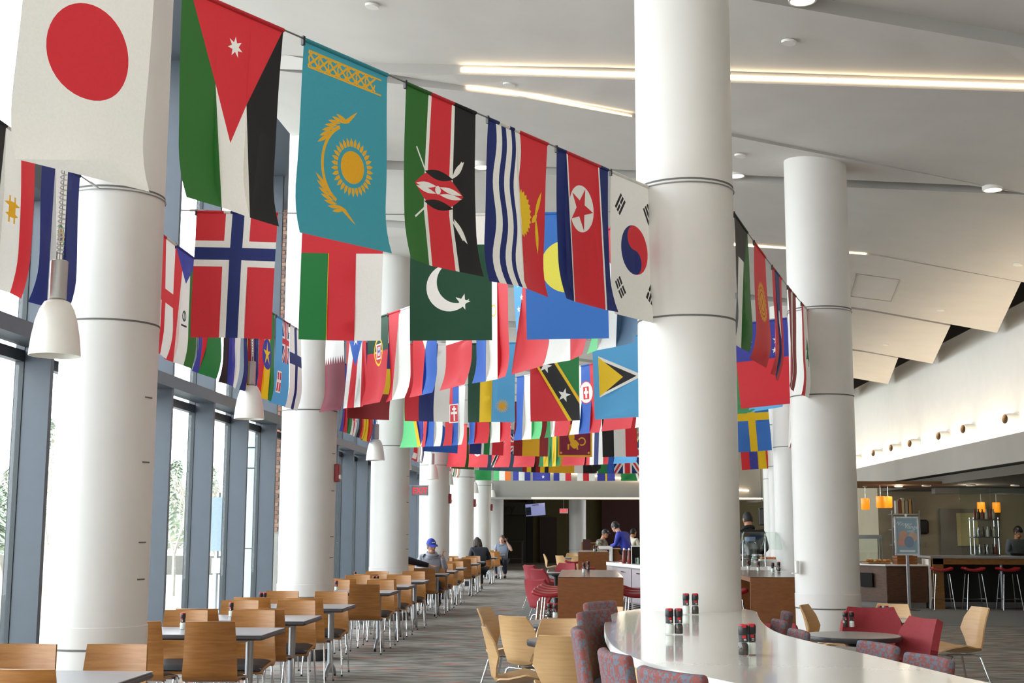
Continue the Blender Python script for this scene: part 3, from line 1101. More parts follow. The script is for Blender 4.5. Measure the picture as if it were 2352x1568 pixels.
W2 = [('orange flag with red and white bars, past the third column', [('o', R_(0, 0, 2, 3)), ('r', R_(.5, 0, 2, 3))] + [('w', R_(.5, .3 + .75 * i, 2, .65 + .75 * i)) for i in range(4)]),
      ('red, white and green flag just left of the fourth column', V('r', 'w', 'g')),
      ('white and purple flag touching the fourth column', V('w', 'vb', 'w'))]
for (lb, sp_), u in zip(W2, (950, 961, 970)):
    flag('win2', u, 1040, sp_, lb, G3)
for (lb, sp_), u in zip([('narrow red and white flag past the fourth column', V('r', 'w', 'r')), ('narrow green and white flag past the fourth column', V('g', 'w', 'o')), ('narrow orange and green flag past the fourth column', V('o', 'w', 'dg'))], (1038, 1045, 1053)):
    flag('win3', u, 1080, sp_, lb, G3)

# ---- first cross line
G4 = 'four large flags of the second line'
nw = [('r', R_(0, 0, 2, 3)), ('w', CROSS(1.03, 1.02, .62)), ('b', CROSS(1.03, 1.02, .30))]
flag('four', 541, 620, nw, 'red flag with a white-edged navy cross', G4, 0.03, 0.02)
om = [('r', R_(0, 0, 2, 3)), ('g', R_(0, .95, .66, 3)), ('w', R_(1.34, .95, 2, 3)), ('y', R_(.655, .95, .67, 3))]
flag('four', 786, 625, om, 'red-topped flag with green, red and white stripes below', G4, 0.03, 0.02)
pk = [('dg', R_(0, 0, 2, 3)), ('w', R_(0, 0, 2, .74)), ('w', CRES(.96, 1.76, .56, .19, -.13, .5)), ('w', STAR(1.28, 2.1, .2, 5, .39, -75))]
flag('four', 1035, 628, pk, 'dark green flag with white crescent, star and a white top band', G4, 0.02, 0.012)
flag('four', 1297, 624, [('pb', R_(0, 0, 2, 3)), ('py', DISC(1.0, 1.3, .62, 36))], 'blue flag with a large pale yellow disc', G4, 0.02, 0.012)

# ---- slanting line, lit by the windows
G5 = 'flags of the slanting line lit by the windows'
F5 = []
qa = [('mr', R_(0, 0, 2, 3)), ('w', [(0, 0), (2, 0)] + [(2 - 2 * i / 18, 1.25 if i % 2 else .95) for i in range(19)])]
F5.append((767, 860, qa, 'white flag with a toothed edge over plum cloth'))
pr = VW(*[(c, 1) for c in 'rwrwr']) + [('bl', [(0, 0), (2, 0), (1.0, 1.5)]), ('w', STAR(1.0, .55, .26))]
F5.append((816, 858, pr, 'striped red and white flag with white star on blue triangle'))
pt = [('r', R_(0, 0, 2, 3)), ('dg', R_(0, 0, 2, 1.2)), ('y', ARC(1.0, 1.2, .45, 0, 359, .08, 24)), ('y', BAR(.55, 1.2, 1.45, 1.2, .06)), ('w', R_(.72, .92, 1.28, 1.45)), ('r', R_(.78, .97, 1.22, 1.4)), ('w', R_(.86, 1.03, 1.14, 1.33)), ('bl', CROSS(1, 1.18, .08, .88, 1.05, 1.12, 1.31))]
F5.append((866, 850, pt, 'green over red flag with a yellow ringed shield'))
F5.append((915, 835, V('r', 'w') + [('r', R_(0, 0, 1.1, .12))], 'flag half red half white, hung lengthwise'))
ph = V('r', 'bl') + [('w', [(0, 0), (2, 0), (1, 1.55)])]
F5.append((975, 815, ph, 'red and blue flag with a white triangle at its top'))
pe = [('r', R_(0, 0, 2, 3)), ('w', R_(0, 0, 2, 1.6)), ('y', DISC(1.0, .9, .3, 18)), ('r', DISC(1.0, .92, .2, 14)), ('g', LENS(.7, 1.25, 1.3, 1.25, .16)), ('lb', DISC(1.2, .75, .1, 8))]
F5.append((1051, 795, pe, 'white over red flag with a small crest'))
pg = V('bl', 'w', 'r') + [('y', ARC(1.0, 1.0, .16, 0, 359, .04, 14))]
F5.append((1129, 770, pg, 'blue, white and red flag hung lengthwise, lit by the windows'))
pn = [('lb', R_(0, 0, 2, 3)), ('r', [(2, 0), (2, 3), (0, 3), (.6, 0)]), ('y', LENS(1.25, .4, 1.1, 1.7, .42)), ('y', ARC(.95, 1.75, .25, -30, 200, .05, 10)), ('y', LENS(1.3, .5, 1.7, .3, .15)), ('w', STAR(.25, .5, .12)), ('w', STAR(.4, .9, .1)), ('w', STAR(.2, 1.2, .1))]
F5.append((1217, 735, pn, 'flag with a yellow bird on red beside a pale strip with stars'))
pa = [('w', R_(0, 0, 2, 3)), ('r', R_(1.05, 0, 2, 3)), ('r', STAR(.52, 1.5, .3)), ('bl', R_(0, 0, .3, .6))]
F5.append((1307, 710, pa, 'white and pink-red flag with one star'))
pl = V('sg', 'w', 'sl') + [('r', [(0, 0), (2, 0), (1.0, .95)])]
F5.append((1404, 668, pl, 'pale green, white and grey flag with a red top triangle'))
for u, v, sp_, lb in F5:
    flag('five', u, v, sp_, lb, G5, -0.06, 0.03)

# ---- second cross line
G6 = 'flags of the third line'
flag('six', 858, 860, H('b', 'y', 'dr'), 'navy, yellow and dark red flag of level bands', G6, 0.03)
flag('six', 988, 862, V('r', 'b', 'w'), 'dark red, navy and white striped flag of the third line', G6, 0.03)
rw = [('dg', R_(0, 0, .52, 3)), ('y', R_(.52, 0, 1.05, 3)), ('lb', R_(1.05, 0, 2, 3)), ('gd', DISC(1.5, 2.4, .14, 16))] + [('gd', p) for p in RAYS(1.5, 2.4, .15, .27, 18, .5)]
flag('six', 1130, 862, rw, 'green, yellow and light blue flag with a small sun', G6, 0.03)
kt = [('r', R_(0, 0, 2, 3)), ('g', [(0.4, 0), (2, 0), (2, 2.15)]), ('y', [(0, 0), (.5, 0), (2, 2.25), (2, 3), (1.55, 3), (0, .6)]), ('k', [(0, .12), (.42, 0), (2, 2.38), (2, 3), (1.68, 3), (0, .42)]), ('w', STAR(.62, .95, .27, 5, .4, -75)), ('w', STAR(1.36, 2.05, .27, 5, .4, -75))]
kt[2] = ('y', [(0.05, 0), (.55, 0), (2, 2.2), (2, 3), (1.5, 3), (0, .55), (0, 0.02)])
kt[3] = ('k', [(0.0, .05), (.3, .0), (.42, 0), (2, 2.4), (2, 3), (1.66, 3), (0, .38)])
flag('six', 1274, 860, kt, 'red and green flag with two white stars on a black diagonal', G6, 0.02)
lc = [('lb', R_(0, 0, 2, 3)), ('w', [(.22, .68), (2.0, 1.5), (.22, 2.2)]), ('k', [(.22, .8), (1.72, 1.5), (.22, 2.1)]), ('y', [(.22, .72), (1.18, 1.5), (.22, 2.16)])]
flag('six', 1418, 858, lc, 'light blue flag with a black, white and yellow arrow', G6, 0.02)
sm_ = [('r', R_(0, 0, 2, 3)), ('vb', R_(0, 0, 2, 1.35)), ('w', STAR(.5, .75, .17)), ('w', STAR(1.55, .72, .16)), ('w', STAR(1.45, 1.08, .12)), ('w', STAR(1.0, .3, .13))]
flag('six', 1747, 838, sm_, 'red flag with white stars on a blue upper half', G6, 0.02)

# ---- second slanting line
G7 = 'flags of the fourth, slanting line'
F7 = [(948, 955, [('sg', R_(0, 0, 2, 3)), ('vb', [(.6, 0), (2, 0), (2, 2.9)]), ('y', [(.5, 0), (.8, 0), (2, 2.9), (1.75, 3)])], 'green and blue flag with a yellow diagonal'),
      (994, 955, V('r', 'bl', 'w'), 'red, blue and white flag left of the one with a shield'),
      (1046, 950, V('r', 'bl', 'w') + [('w', R_(.35, .9, 1.25, 1.85)), ('r', R_(.42, .95, 1.18, 1.8)), ('w', CROSS(.8, 1.35, .12, .5, 1.0, 1.1, 1.75)), ('w', BAR(.6, 1.15, 1.0, 1.15, .1))], 'red, blue and white flag with a red shield'),
      (1097, 948, V('bl', 'r'), 'flag half blue half red hung lengthwise'),
      (1150, 946, V('w', 'r'), 'flag half white half pink-red hung lengthwise'),
      (1213, 938, V('bl', 'w', 'sg'), 'blue, white and light green flag'),
      (1278, 932, [('g', R_(0, 0, 2, 3)), ('r', R_(1.0, 0, 2, 3)), ('w', [(.3, 0), (.8, 0), (1.15, 3), (.75, 3)]), ('r', [(.8, 0), (2, 0), (2, 3), (1.15, 3)]), ('y', [(1.7, 0), (2, 0), (2, .9)])], 'flag with slanting green, white and red bands'),
      (1345, 920, V('w', 'bl', 'r') + [('r', DISC(1.0, 1.2, .5, 16)), ('w', DISC(1.0, 1.2, .46, 16)), ('w', DISC(.55, 1.25, .3, 12)), ('r', R_(.8, .95, 1.2, 1.5)), ('w', CROSS(1.0, 1.2, .12, .85, 1.0, 1.15, 1.45))], 'white, blue and red flag with a large pale crest'),
      (1420, 905, [('r', R_(0, 0, 2, 3)), ('w', R_(0, 0, 2, .3))], 'plain pink-red flag in front of the black, white and red one'),
      (1490, 890, V('w', 'bl', 'w'), 'white and blue flag mostly hidden by the big column'),
      (1706, 880, [('g', R_(0, 0, 2, 3))], 'green flag mostly hidden, right of the big column'),
      (1757, 868, H('w', 'lb'), 'white over light blue flag curling behind the red one')]
for u, v, sp_, lb in F7:
    flag('seven', u, v, sp_, lb, G7, -0.05, 0.03, clip=False)

# ---- third cross line
G8 = 'flags of the fifth line'
flag('eight', 1020, 972, [('bl', R_(0, 0, 2, 3)), ('w', STAR(1.0, 1.2, .7))], 'blue flag with a large white star, behind red, blue and white flags', G8, 0.02, clip=False)
za = [('g', R_(0, 0, 2, 3)), ('b', R_(0, 0, .8, 3)), ('r', R_(1.3, 0, 2, 3)), ('w', R_(.72, 0, .86, 3)), ('w', R_(1.2, 0, 1.34, 3)), ('y', [(.6, 0), (1.4, 0), (1.0, .75)]), ('k', [(.75, 0), (1.25, 0), (1.0, .5)])]
flag('eight', 1122, 975, za, 'flag of navy, green and dark red with white edges', G8, 0.02, clip=False)
flag('eight', 1222, 977, VW(('dr', 1), ('gd', 2), ('dr', 1)), 'dark red flag with a broad gold middle', G8, 0.02, clip=False)
sl_ = [('gd', R_(0, 0, 2, 3)), ('g', R_(.1, .1, .95, .7)), ('o', R_(1.0, .1, 1.9, .7)), ('mr', R_(.1, .8, 1.9, 2.9)), ('gd', LENS(.7, 2.3, 1.25, 2.3, .5)), ('gd', LENS(.75, 1.3, .85, 2.4, .35)), ('gd', DISC(.85, 1.35, .18, 10)), ('gd', BAR(.62, 1.15, .7, 1.9, .05)),
       ('gd', BAR(.62, 2.3, .62, 2.6, .09)), ('gd', BAR(1.1, 2.3, 1.15, 2.6, .09)), ('gd', ARC(1.4, 2.15, .2, -150, 120, .07, 10)), ('gd', DISC(.2, 2.78, .07, 6)), ('gd', DISC(1.8, 2.78, .07, 6))]
flag('eight', 1321, 976, sl_, 'gold-bordered maroon flag with a gold lion', G8, 0.02, clip=False)
flag('eight', 1422, 975, V('k', 'w', 'r'), 'black, white and red flag of the fifth line', G8, 0.02, clip=False)
flag('eight', 1723, 968, [('pb', R_(0, 0, 2, 3)), ('y', CROSS(1.0, 1.1, .42))], 'blue flag with a yellow cross', G8, 0.02, clip=False)

# ---- third slanting line
G9 = 'flags of the sixth, slanting line'
F9 = [(1051, [('r', R_(0, 0, 2, 3))], 'small plain red flag above the pendant lamps'),
      (1099, [('r', R_(0, 0, 2, 3)), ('w', DISC(1.0, 1.85, .4, 18)), ('r', CRES(1.0, 1.85, .28, .1, 0, .24))], 'small red flag with a white disc'),
      (1151, [('r', R_(0, 0, 2, 3)), ('w', [(1.9, 0), (2, .3), (.3, 3), (0, 3), (0, 2.8)]), ('k', [(1.95, 0.1), (2, .2), (.2, 3), (0, 3), (0, 2.9)])], 'small red flag with a black and white diagonal'),
      (1204, [('r', R_(0, 0, 2, 3)), ('w', R_(0, 0, 2, .8))], 'small pink-red flag below the gold-striped one'),
      (1264, V('g', 'y', 'g', 'y', 'g'), 'small green and yellow striped flag'),
      (1320, [('r', R_(0, 0, 2, 3)), ('w', R_(0, 0, .8, .8))], 'small red flag below the lion flag'),
      (1372, V('r', 'w', 'b', 'w', 'r'), 'small red, white and navy striped flag'),
      (1437, [('lb', R_(0, 0, 2, 3)), ('g', [(.9, 0), (2, 0), (2, 1.6)]), ('k', [(.6, 0), (1.0, 0), (2, 1.6), (2, 2.6)]), ('y', [(.95, 0), (1.05, 0), (2, 1.6), (2, 1.75)])], 'light blue flag with a black and yellow diagonal and green corner')]
for u, sp_, lb in F9:
    flag('nine', u, 1010, sp_, lb, G9, -0.04, 0.02, clip=False)
G10 = 'flags of the seventh line'
F10 = [(1073, [('gn', R_(0, 0, 2, 3)), ('o', R_(1.2, .3, 1.7, 1.0))], 'dark green flag with an orange patch, between two red ones'),
       (1124, [('sl', R_(0, 0, 2, 3)), ('w', R_(0, 0, .4, 3))], 'slate and white flag, between the red disc and diagonal ones'),
       (1178, [('sl', R_(0, 0, 2, 3))] + UNION(.6, .3, 2, 1.75), 'slate blue flag with a union cross corner'),
       (1233, V('dr', 'y', 'k', 'dr', 'y', 'k'), 'small red, yellow and black striped flag'),
       (1292, [('gd', R_(0, 0, 2, 3)), ('bl', R_(0, 0, 2, 1.5))], 'small gold and blue flag behind the lion flag'),
       (1350, V('w', 'k', 'k'), 'small black and white flag right of the lion flag'),
       (1384, V('w', 'g', 'bl'), 'small white, green and blue flag below the black, white and red one'),
       (1440, UNION(0, 0, 2, 3), 'union cross flag next to the big column'),
       (1728, VW(('r', .62), ('vb', .62), ('y', .62), ('r', .14)) + [('w', STAR(.95 + .17 * math.cos(a), 1.62 + .3 * math.sin(a), .06)) for a in (0.3, -0.5, -1.2)], 'red, navy and yellow flag with small stars, right of the big column')]
for u, sp_, lb in F10:
    flag('ten', u, 1010, sp_, lb, G10, 0.02, 0.02, clip=False)
G11 = 'far line of flags before the bulkhead'
F11 = [(1110, [('g', R_(0, 0, 2, 3))], 'far plain green flag above the last pendant lamps'), (1154, V('sg', 'w', 'o'), 'far green, white and orange flag'), (1199, V('vb', 'w', 'vb'), 'far blue, white and blue flag'),
       (1244, [('vb', R_(0, 0, 2, 3)), ('w', STAR(.35, 2.0, .2)), ('w', STAR(1.6, 2.0, .2)), ('w', STAR(1.2, 2.6, .2))], 'far blue flag with three white stars'),
       (1292, V('vb', 'w', 'r'), 'far blue, white and red flag'), (1346, V('w', 'r', 'w'), 'far white and red flag partly hidden by nearer ones'), (1392, [('vb', R_(0, 0, 2, 3)), ('y', R_(.9, 0, 1.1, 3))], 'far blue flag with a thin yellow stripe'),
       (1446, [('g', R_(0, 0, 2, 3)), ('r', [(1.2, 0), (2, 0), (2, 3), (1.9, 3)]), ('w', [(1.0, 0), (1.25, 0), (2, 2.7), (2, 3), (1.85, 3)])], 'far green flag with a white and red edge')]
for u, sp_, lb in F11:
    flag('eleven', u, 1060, sp_, lb, G11, 0.02, 0.02, w=0.92, clip=False)
# the last one hangs edge-on behind the second column
rope('side', CA + Vector((-.1, -.35, 0)), CR_ + Vector((0.05, .4, 0)), 0.05, 'wire from the salad bar column to the column by the red chairs')
flag('side', 1815, 960, V('w', 'r', 'w', 'r', 'w'), 'white flag with thin red stripes seen edge-on behind the second column', 'flags between the middle columns', clip=False)
# ================================================================== pendant lamps over the window tables
def wood(name, c0, c1, rough=0.38, scale=3.0, st=(18, 1.2, 1.2), coat=0.15):
    m = bpy.data.materials.new(name)
    m.use_nodes = True
    t = m.node_tree
    b = t.nodes['Principled BSDF']
    b.inputs['Roughness'].default_value = rough
    b.inputs['Coat Weight'].default_value = coat
    b.inputs['Coat Roughness'].default_value = 0.25
    tc = t.nodes.new('ShaderNodeTexCoord')
    mp = t.nodes.new('ShaderNodeMapping')
    mp.inputs['Scale'].default_value = st
    n1 = t.nodes.new('ShaderNodeTexNoise')
    n1.inputs['Scale'].default_value = scale
    n1.inputs['Detail'].default_value = 5
    n1.inputs['Distortion'].default_value = 0.4
    r = t.nodes.new('ShaderNodeValToRGB')
    r.color_ramp.elements[0].position = 0.35
    r.color_ramp.elements[1].position = 0.68
    r.color_ramp.elements[0].color = (*lin(c0), 1)
    r.color_ramp.elements[1].color = (*lin(c1), 1)
    t.links.new(tc.outputs['Object'], mp.inputs[0])
    t.links.new(mp.outputs[0], n1.inputs[0])
    t.links.new(n1.outputs['Fac'], r.inputs[0])
    t.links.new(r.outputs[0], b.inputs['Base Color'])
    MATS[name] = m
    return m

M_CHAIRW = wood('honey_bentwood', '98622c', 'ae783e', 0.35, 3.0, (1.5, 1.5, 14))
M_WINGW = wood('pale_oak_ply', 'c59d6b', 'cfa878', 0.4, 3.0, (1.5, 1.5, 18))
M_PAD = mat('black_seat_pad', '232227', 0.5, var=0.08, scale=40)
M_LAM = mat('grey_laminate', '9b9a9d', 0.3, var=0.04, scale=60)
M_EDGE = mat('dark_table_edge', '4a4a4e', 0.45, var=0.05)
M_POST = mat('silver_post', 'a9acb1', 0.35, 0.7, var=0.05)

lamp = empty('pendant_lamp', (0, 0, 0), 0, 'x', 'lamp', 'opal pendant lamps in a line by the windows')
mb = MB()
prof = [(0.053, 0.335), (0.075, 0.325), (0.1, 0.28), (0.122, 0.21), (0.138, 0.12), (0.148, 0.03), (0.150, 0.0)]
mb.lathe(prof, 32, cap=False)
mb.lathe([(r - 0.006, z) for r, z in prof[::-1]], 32, cap=False)
mb.lathe([(0.144, 0.0), (0.150, 0.0)], 32, cap=False)
mb.build('shade', M_OPAL, lamp, 50)
mb = MB()
mb.lathe([(0.03, 0.2), (0.03, 0.25), (0.015, 0.3)], 12)
mb.build('bulb', M_OPAL, lamp, 50)
mb = MB()
mb.lathe([(0.046, 0.34), (0.052, 0.345), (0.052, 0.575), (0.046, 0.58)], 24)
mb.build('socket_cover', mat('satin_nickel', 'b9b8b6', 0.35, 0.6, var=0.04), lamp, 40)
mb = MB()
pts = []
z, a = 0.62, 0.0
while z < 3.55:
    fr = (z - 0.62) / 2.93
    rr = 0.021 * (1 - 0.45 * fr)
    pts.append((rr * math.cos(a), rr * math.sin(a), z))
    a += 2 * PI / 7
    z += (0.026 + 0.075 * fr ** 1.3) / 7
mb.tube(pts, 0.0045, 4)
mb.build('coil_cord', mat('pale_cord', 'cfd3d2', 0.4, var=0.03), lamp, 60)
mb = MB()
mb.tube([(0, 0, 0.58), (0, 0, 3.6)], 0.0025, 5)
mb.tube([(0.018, 0, 0.58), (0.018, 0, 0.63)], 0.004, 5)
mb.tube([(-0.018, 0, 0.58), (-0.018, 0, 0.63)], 0.004, 5)
mb.build('suspension_wire', M_WIRE, lamp, 60)
mb = MB()
mb.lathe([(0.06, 3.62), (0.06, 3.58), (0.02, 3.56)], 20)
mb.build('canopy', M_WHITE, lamp, 40)
LP = [(125, 817), (572, 962), (722, 1011), (862, 1057), (927, 1078), (992, 1101), (1028, 1113), (1067, 1126), (1088, 1132), (1112, 1141), (1130, 1146)]
LORD = ['nearest', 'second', 'third', 'fourth', 'fifth', 'sixth', 'seventh', 'eighth', 'ninth', 'tenth', 'eleventh']
for i, (u, v) in enumerate(LP):
    p = atz(u, v, 2.63)
    p.x = max(-3.5, min(-3.1, p.x))
    q = lamp if i == 0 else dup(lamp)
    q.location = (p.x, p.y, 2.63)
    if i == 0:
        q.location = ORG + (p - ORG) * 0.94
    q['label'] = LORD[i] + ' opal glass pendant lamp of the line by the windows, on a coiled cord'

# ================================================================== tables and chairs along the windows
def mk_chair():
    c = empty('bentwood_chair', (0, 0, 0), 0, 'x', 'chair', 'bentwood chairs at the window tables')
    # back: one bent sheet, from under the seat up
    prof = [(-0.150, 0.425), (-0.195, 0.432), (-0.222, 0.465), (-0.234, 0.53), (-0.246, 0.62), (-0.262, 0.74), (-0.280, 0.862)]
    def back(s, t):
        k = t * (len(prof) - 1)
        i = min(int(k), len(prof) - 2)
        f = k - i
        y = prof[i][0] * (1 - f) + prof[i + 1][0] * f
        z = prof[i][1] * (1 - f) + prof[i + 1][1] * f
        w = 0.206 - 0.024 * max(0, (z - 0.46) / 0.4)
        x = (s * 2 - 1) * w
        e = max(0, (z - 0.45) / 0.4)
        return (x, y + 0.10 * (x * x) / 0.04 * 0.35 * min(1, e * 2.5) - 0.012 * e * 0, z)
    mb = MB()
    mb.sheet(back, 10, 18, -0.012)
    mb.build('backrest', M_CHAIRW, c, 40)
    def seat(s, t):
        y = -0.17 + 0.40 * t
        x = (s * 2 - 1) * (0.2 + 0.008 * math.sin(PI * t))
        z = 0.437 + 0.012 * math.cos(PI * 1.0 * t) - (0.03 * max(0, t - 0.8) / 0.2)
        return (x, y, z + 0.0)
    mb = MB()
    mb.sheet(seat, 6, 10, 0.012)
    mb.build('seat', M_CHAIRW, c, 40)
    mb = MB()
    mb.sheet(lambda s, t: ((s * 2 - 1) * (0.185), -0.155 + 0.37 * t, seat(s, t)[2] + 0.022 - 0.018 * (abs(s * 2 - 1) ** 6)), 8, 10, 0.02)
    mb.build('seat_pad', M_PAD, c, 40)
    mb = MB()
    for y in (-0.17, 0.17):
        mb.tube([(-0.19, y, 0.418), (0.19, y, 0.418)], 0.009, 8)
    for x in (-0.1, 0.1):
        mb.tube([(x, -0.17, 0.418), (x, 0.17, 0.418)], 0.008, 6)
    mb.build('seat_frame', M_CHROME, c, 50)
    for sx_ in (-1, 1):
        for y, yy in ((-0.17, -0.225), (0.17, 0.215)):
            mb = MB()
            mb.tube([(sx_ * 0.18, y, 0.418), (sx_ * 0.193, y * 1.02, 0.41), (sx_ * 0.215, yy, 0.006)], [0.009, 0.010, 0.008], 8)
            l = mb.build('leg', M_CHROME, c, 50)
            mb = MB()
            mb.lathe([(0.011, 0.0), (0.011, 0.015), (0.008, 0.02)], 8, (sx_ * 0.215, yy, 0))
            mb.build('foot_cap', M_BLACK, l)
    return c

def mk_table():
    t = empty('window_table', (0, 0, 0), 0, 'x', 'table', 'grey laminate tables along the windows')
    mb = MB()
    mb.bx(-0.61, 0.61, -0.39, 0.39, 0.734, 0.74)
    mb.build('tabletop', M_LAM, t)
    mb = MB()
    mb.box((0, 0, 0.717), (1.232, 0.792, 0.036), None, 0.012)
    mb.build('edge_band', M_EDGE, t, 30)
    for x in (-0.42, 0.42):
        mb = MB()
        mb.tube([(x, 0, 0.06), (x, 0, 0.70)], 0.032, 14)
        p = mb.build('post', M_POST, t, 40)
        mb = MB()
        mb.bx(x - 0.03, x + 0.03, -0.28, 0.28, 0.675, 0.698)
        mb.build('top_bracket', M_POST, p)
        for s_ in (-1, 1):
            mb = MB()
            pts = [(x, s_ * 0.02, 0.13), (x, s_ * 0.1, 0.115), (x, s_ * 0.2, 0.075), (x, s_ * 0.27, 0.018)]
            mb.tube(pts, [0.03, 0.026, 0.022, 0.018], 10)
            f = mb.build('foot', M_POST, t, 40)
            mb = MB()
            mb.lathe([(0.022, -0.012), (0.022, 0.012)], 12, (x, s_ * 0.265, 0.022), Matrix.Rotation(PI / 2, 3, 'Y'))
            mb.build('glide', M_BLACK, f, 40)
    return t

# salt and pepper mills: glass body, filling, label, black cap with a red top
M_SALT = mat('white_salt', 'f2f0ec', 0.7, var=0.03, scale=200)
M_PEP = mat('peppercorns', '4a3630', 0.8, var=0.4, scale=160, dark='1d1412')
M_MRED = mat('mill_red', 'c2202c', 0.4, var=0.03)
M_LBLK = mat('label_black', '232024', 0.5, var=0.05)
M_LWHT = mat('label_white', 'dcd8d4', 0.5, var=0.03)
def mk_mill(fill, first):
    s = empty('spice_mill', (0, 0, 0), 0, 'x', 'shaker')
    mb = MB()
    mb.lathe([(0.020, 0), (0.0225, 0.004), (0.0225, 0.045), (0.0185, 0.058), (0.0185, 0.088)], 16)
    mb.build('glass_body', M_CLEAR, s, 40)
    mb = MB()
    mb.lathe([(0.0195, 0.004), (0.0213, 0.008), (0.0213, 0.04 if fill is M_PEP else 0.046), (0.0175, 0.052)], 14)
    mb.build('filling', fill, s, 40)
    mb = MB().use(M_LBLK)
    mb.lathe([(0.0195, 0.056), (0.0195, 0.087)], 16, cap=False)
    mb.use(M_MRED)
    for k in range(3):
        a = 2 * PI * k / 3 - PI / 2
        d = 0.42
        mb.add([(0.0199 * math.cos(a + q), 0.0199 * math.sin(a + q), zz) for zz in (0.074, 0.086) for q in (-d, 0, d)], [(0, 1, 4, 3), (1, 2, 5, 4)])
    mb.use(M_LWHT)
    for k in range(3):
        a = 2 * PI * k / 3 - PI / 2 + 0.2
        for zz in (0.062, 0.068):
            mb.add([(0.0199 * math.cos(a + q), 0.0199 * math.sin(a + q), h) for h in (zz, zz + 0.003) for q in (-.3, 0, .3)], [(0, 1, 4, 3), (1, 2, 5, 4)])
    mb.build('printed_label', None, s, 40)
    mb = MB()
    mb.lathe([(0.020, 0.088), (0.0215, 0.092), (0.0215, 0.122), (0.020, 0.126)], 16)
    mb.build('cap', M_BLACK, s, 40)
    mb = MB()
    mb.lathe([(0.0195, 0.126), (0.0195, 0.1295), (0.014, 0.131)], 16)
    mb.add([(-0.008, -0.0218, 0.118), (0.008, -0.0218, 0.118), (0.008, -0.0218, 0.128), (-0.008, -0.0218, 0.128)], [(0, 1, 2, 3)])
    mb.build('cap_top', M_MRED, s, 40)
    return s
mill_s, mill_p = mk_mill(M_SALT, True), mk_mill(M_PEP, True)
used_mill = {'s': False, 'p': False}
def mill(kind, p, label, group='salt and pepper mills on the tables', sc=1.0):
    src = mill_s if kind == 's' else mill_p
    if not used_mill[kind]:
        used_mill[kind] = True
        o = src
    else:
        o = dup(src)
    o.location = p
    o.scale = (sc, sc, sc)
    o.rotation_euler = (0, 0, random.uniform(-0.5, 0.5))
    o['label'] = label
    o['group'] = group
    return o

ORD = ['first', 'second', 'third', 'fourth', 'fifth', 'sixth', 'seventh', 'eighth', 'ninth', 'tenth', 'eleventh', 'twelfth', 'thirteenth', 'fourteenth', 'fifteenth']
TY = [5.15, 7.13, 10.47, 12.01, 13.87, 17.14, 18.95, 20.78, 23.93, 25.6, 27.6, 31.1, 33.0, 37.9, 41.6]
ch0, tb0 = mk_chair(), mk_table()
TX = -3.06
first = True
rnd = random.Random(3)
MILLU = {2: (421,), 3: (531,), 4: (598, 607), 5: (771,), 6: (858, 866), 7: (790,)}
for i, y in enumerate(TY):
    t = tb0 if i == 0 else dup(tb0)
    t.location = (TX, y, 0)
    t['label'] = 'grey laminate window table, %s in the row counted from the front' % ORD[i]
    for k, (dx, far) in enumerate(((0.3, 0), (-0.27, 0), (0.3, 1), (-0.27, 1))):
        if i == 0 and not (far and dx > 0):
            continue
        c = ch0 if first else dup(ch0)
        first = False
        jx, jy, ja = rnd.uniform(-0.03, 0.03), rnd.uniform(-0.04, 0.03), rnd.uniform(-0.06, 0.06)
        c.location = (TX + dx + jx, y + ((0.42 + jy) if far else -(0.42 + jy)), 0)
        c.rotation_euler = (0, 0, (PI if far else 0) + ja)
        c['label'] = 'bentwood chair at the %s window table, %s side, nearer the %s' % (ORD[i], 'far' if far else 'near', 'aisle' if dx > 0 else 'windows')
    for n, u in enumerate(MILLU.get(i, ())):
        p = aty(u, 1400, y + 0.12)
        q = (max(TX - .55, min(TX + .55, p.x)), y + 0.12, 0.741)
        mill('sp'[n % 2], q, '%s mill on the %s window table' % (('salt', 'pepper')[n % 2], ORD[i]))
    if i in (9, 10, 11):
        mill('p', (TX - 0.1, y, 0.741), 'pepper mill on the %s window table' % ORD[i])
# ================================================================== white counter curving past the big column
M_SOLID = mat('white_solid_surface', 'cbc7c0', 0.13, var=0.02, scale=120, coat=0.3)
M_SOLIDE = mat('white_counter_edge', 'eeecea', 0.25, var=0.02)
M_PLY = wood('striped_bamboo_ply', 'a08650', 'cdb57e', 0.5, 2.0, (2, 2, 40))
M_BROWN = wood('brown_veneer', '7a451a', '87501f', 0.42, 4.0, (2.5, 2.5, 9))
M_BROWNT = wood('dark_brown_tabletop', '4e3a2e', '5d4638', 0.18, 4.0, (6, 1, 1), 0.6)
ZB = 1.02
left_px = [(1685, 1568), (1570, 1543), (1480, 1520), (1432, 1500), (1402, 1480), (1389, 1455), (1387, 1435), (1392, 1420), (1404, 1410), (1425, 1403)]
right_px = [(1737, 1399), (1741, 1414), (1752, 1432), (1785, 1453), (1850, 1470), (1920, 1486), (2000, 1503), (2130, 1535), (2270, 1568)]
bl_ = [atz(u, v, ZB) for u, v in left_px]
br_ = [atz(u, v, ZB) for u, v in right_px]
outline = [(1.75, 2.75), (1.2, 3.45), (0.82, 4.1)] + [(p.x, p.y) for p in bl_] + [(0.5, 9.25), (0.85, 9.45)] + [(p.x, p.y) for p in br_] + [(1.72, 4.1), (2.2, 3.4), (2.5, 3.1)]
def smooth_poly(poly, it=2):
    for _ in range(it):
        o = []
        n = len(poly)
        for i in range(n):
            a, b = poly[i], poly[(i + 1) % n]
            o += [(a[0] * .75 + b[0] * .25, a[1] * .75 + b[1] * .25), (a[0] * .25 + b[0] * .75, a[1] * .25 + b[1] * .75)]
        poly = o
    return poly
outline = smooth_poly(outline, 2)
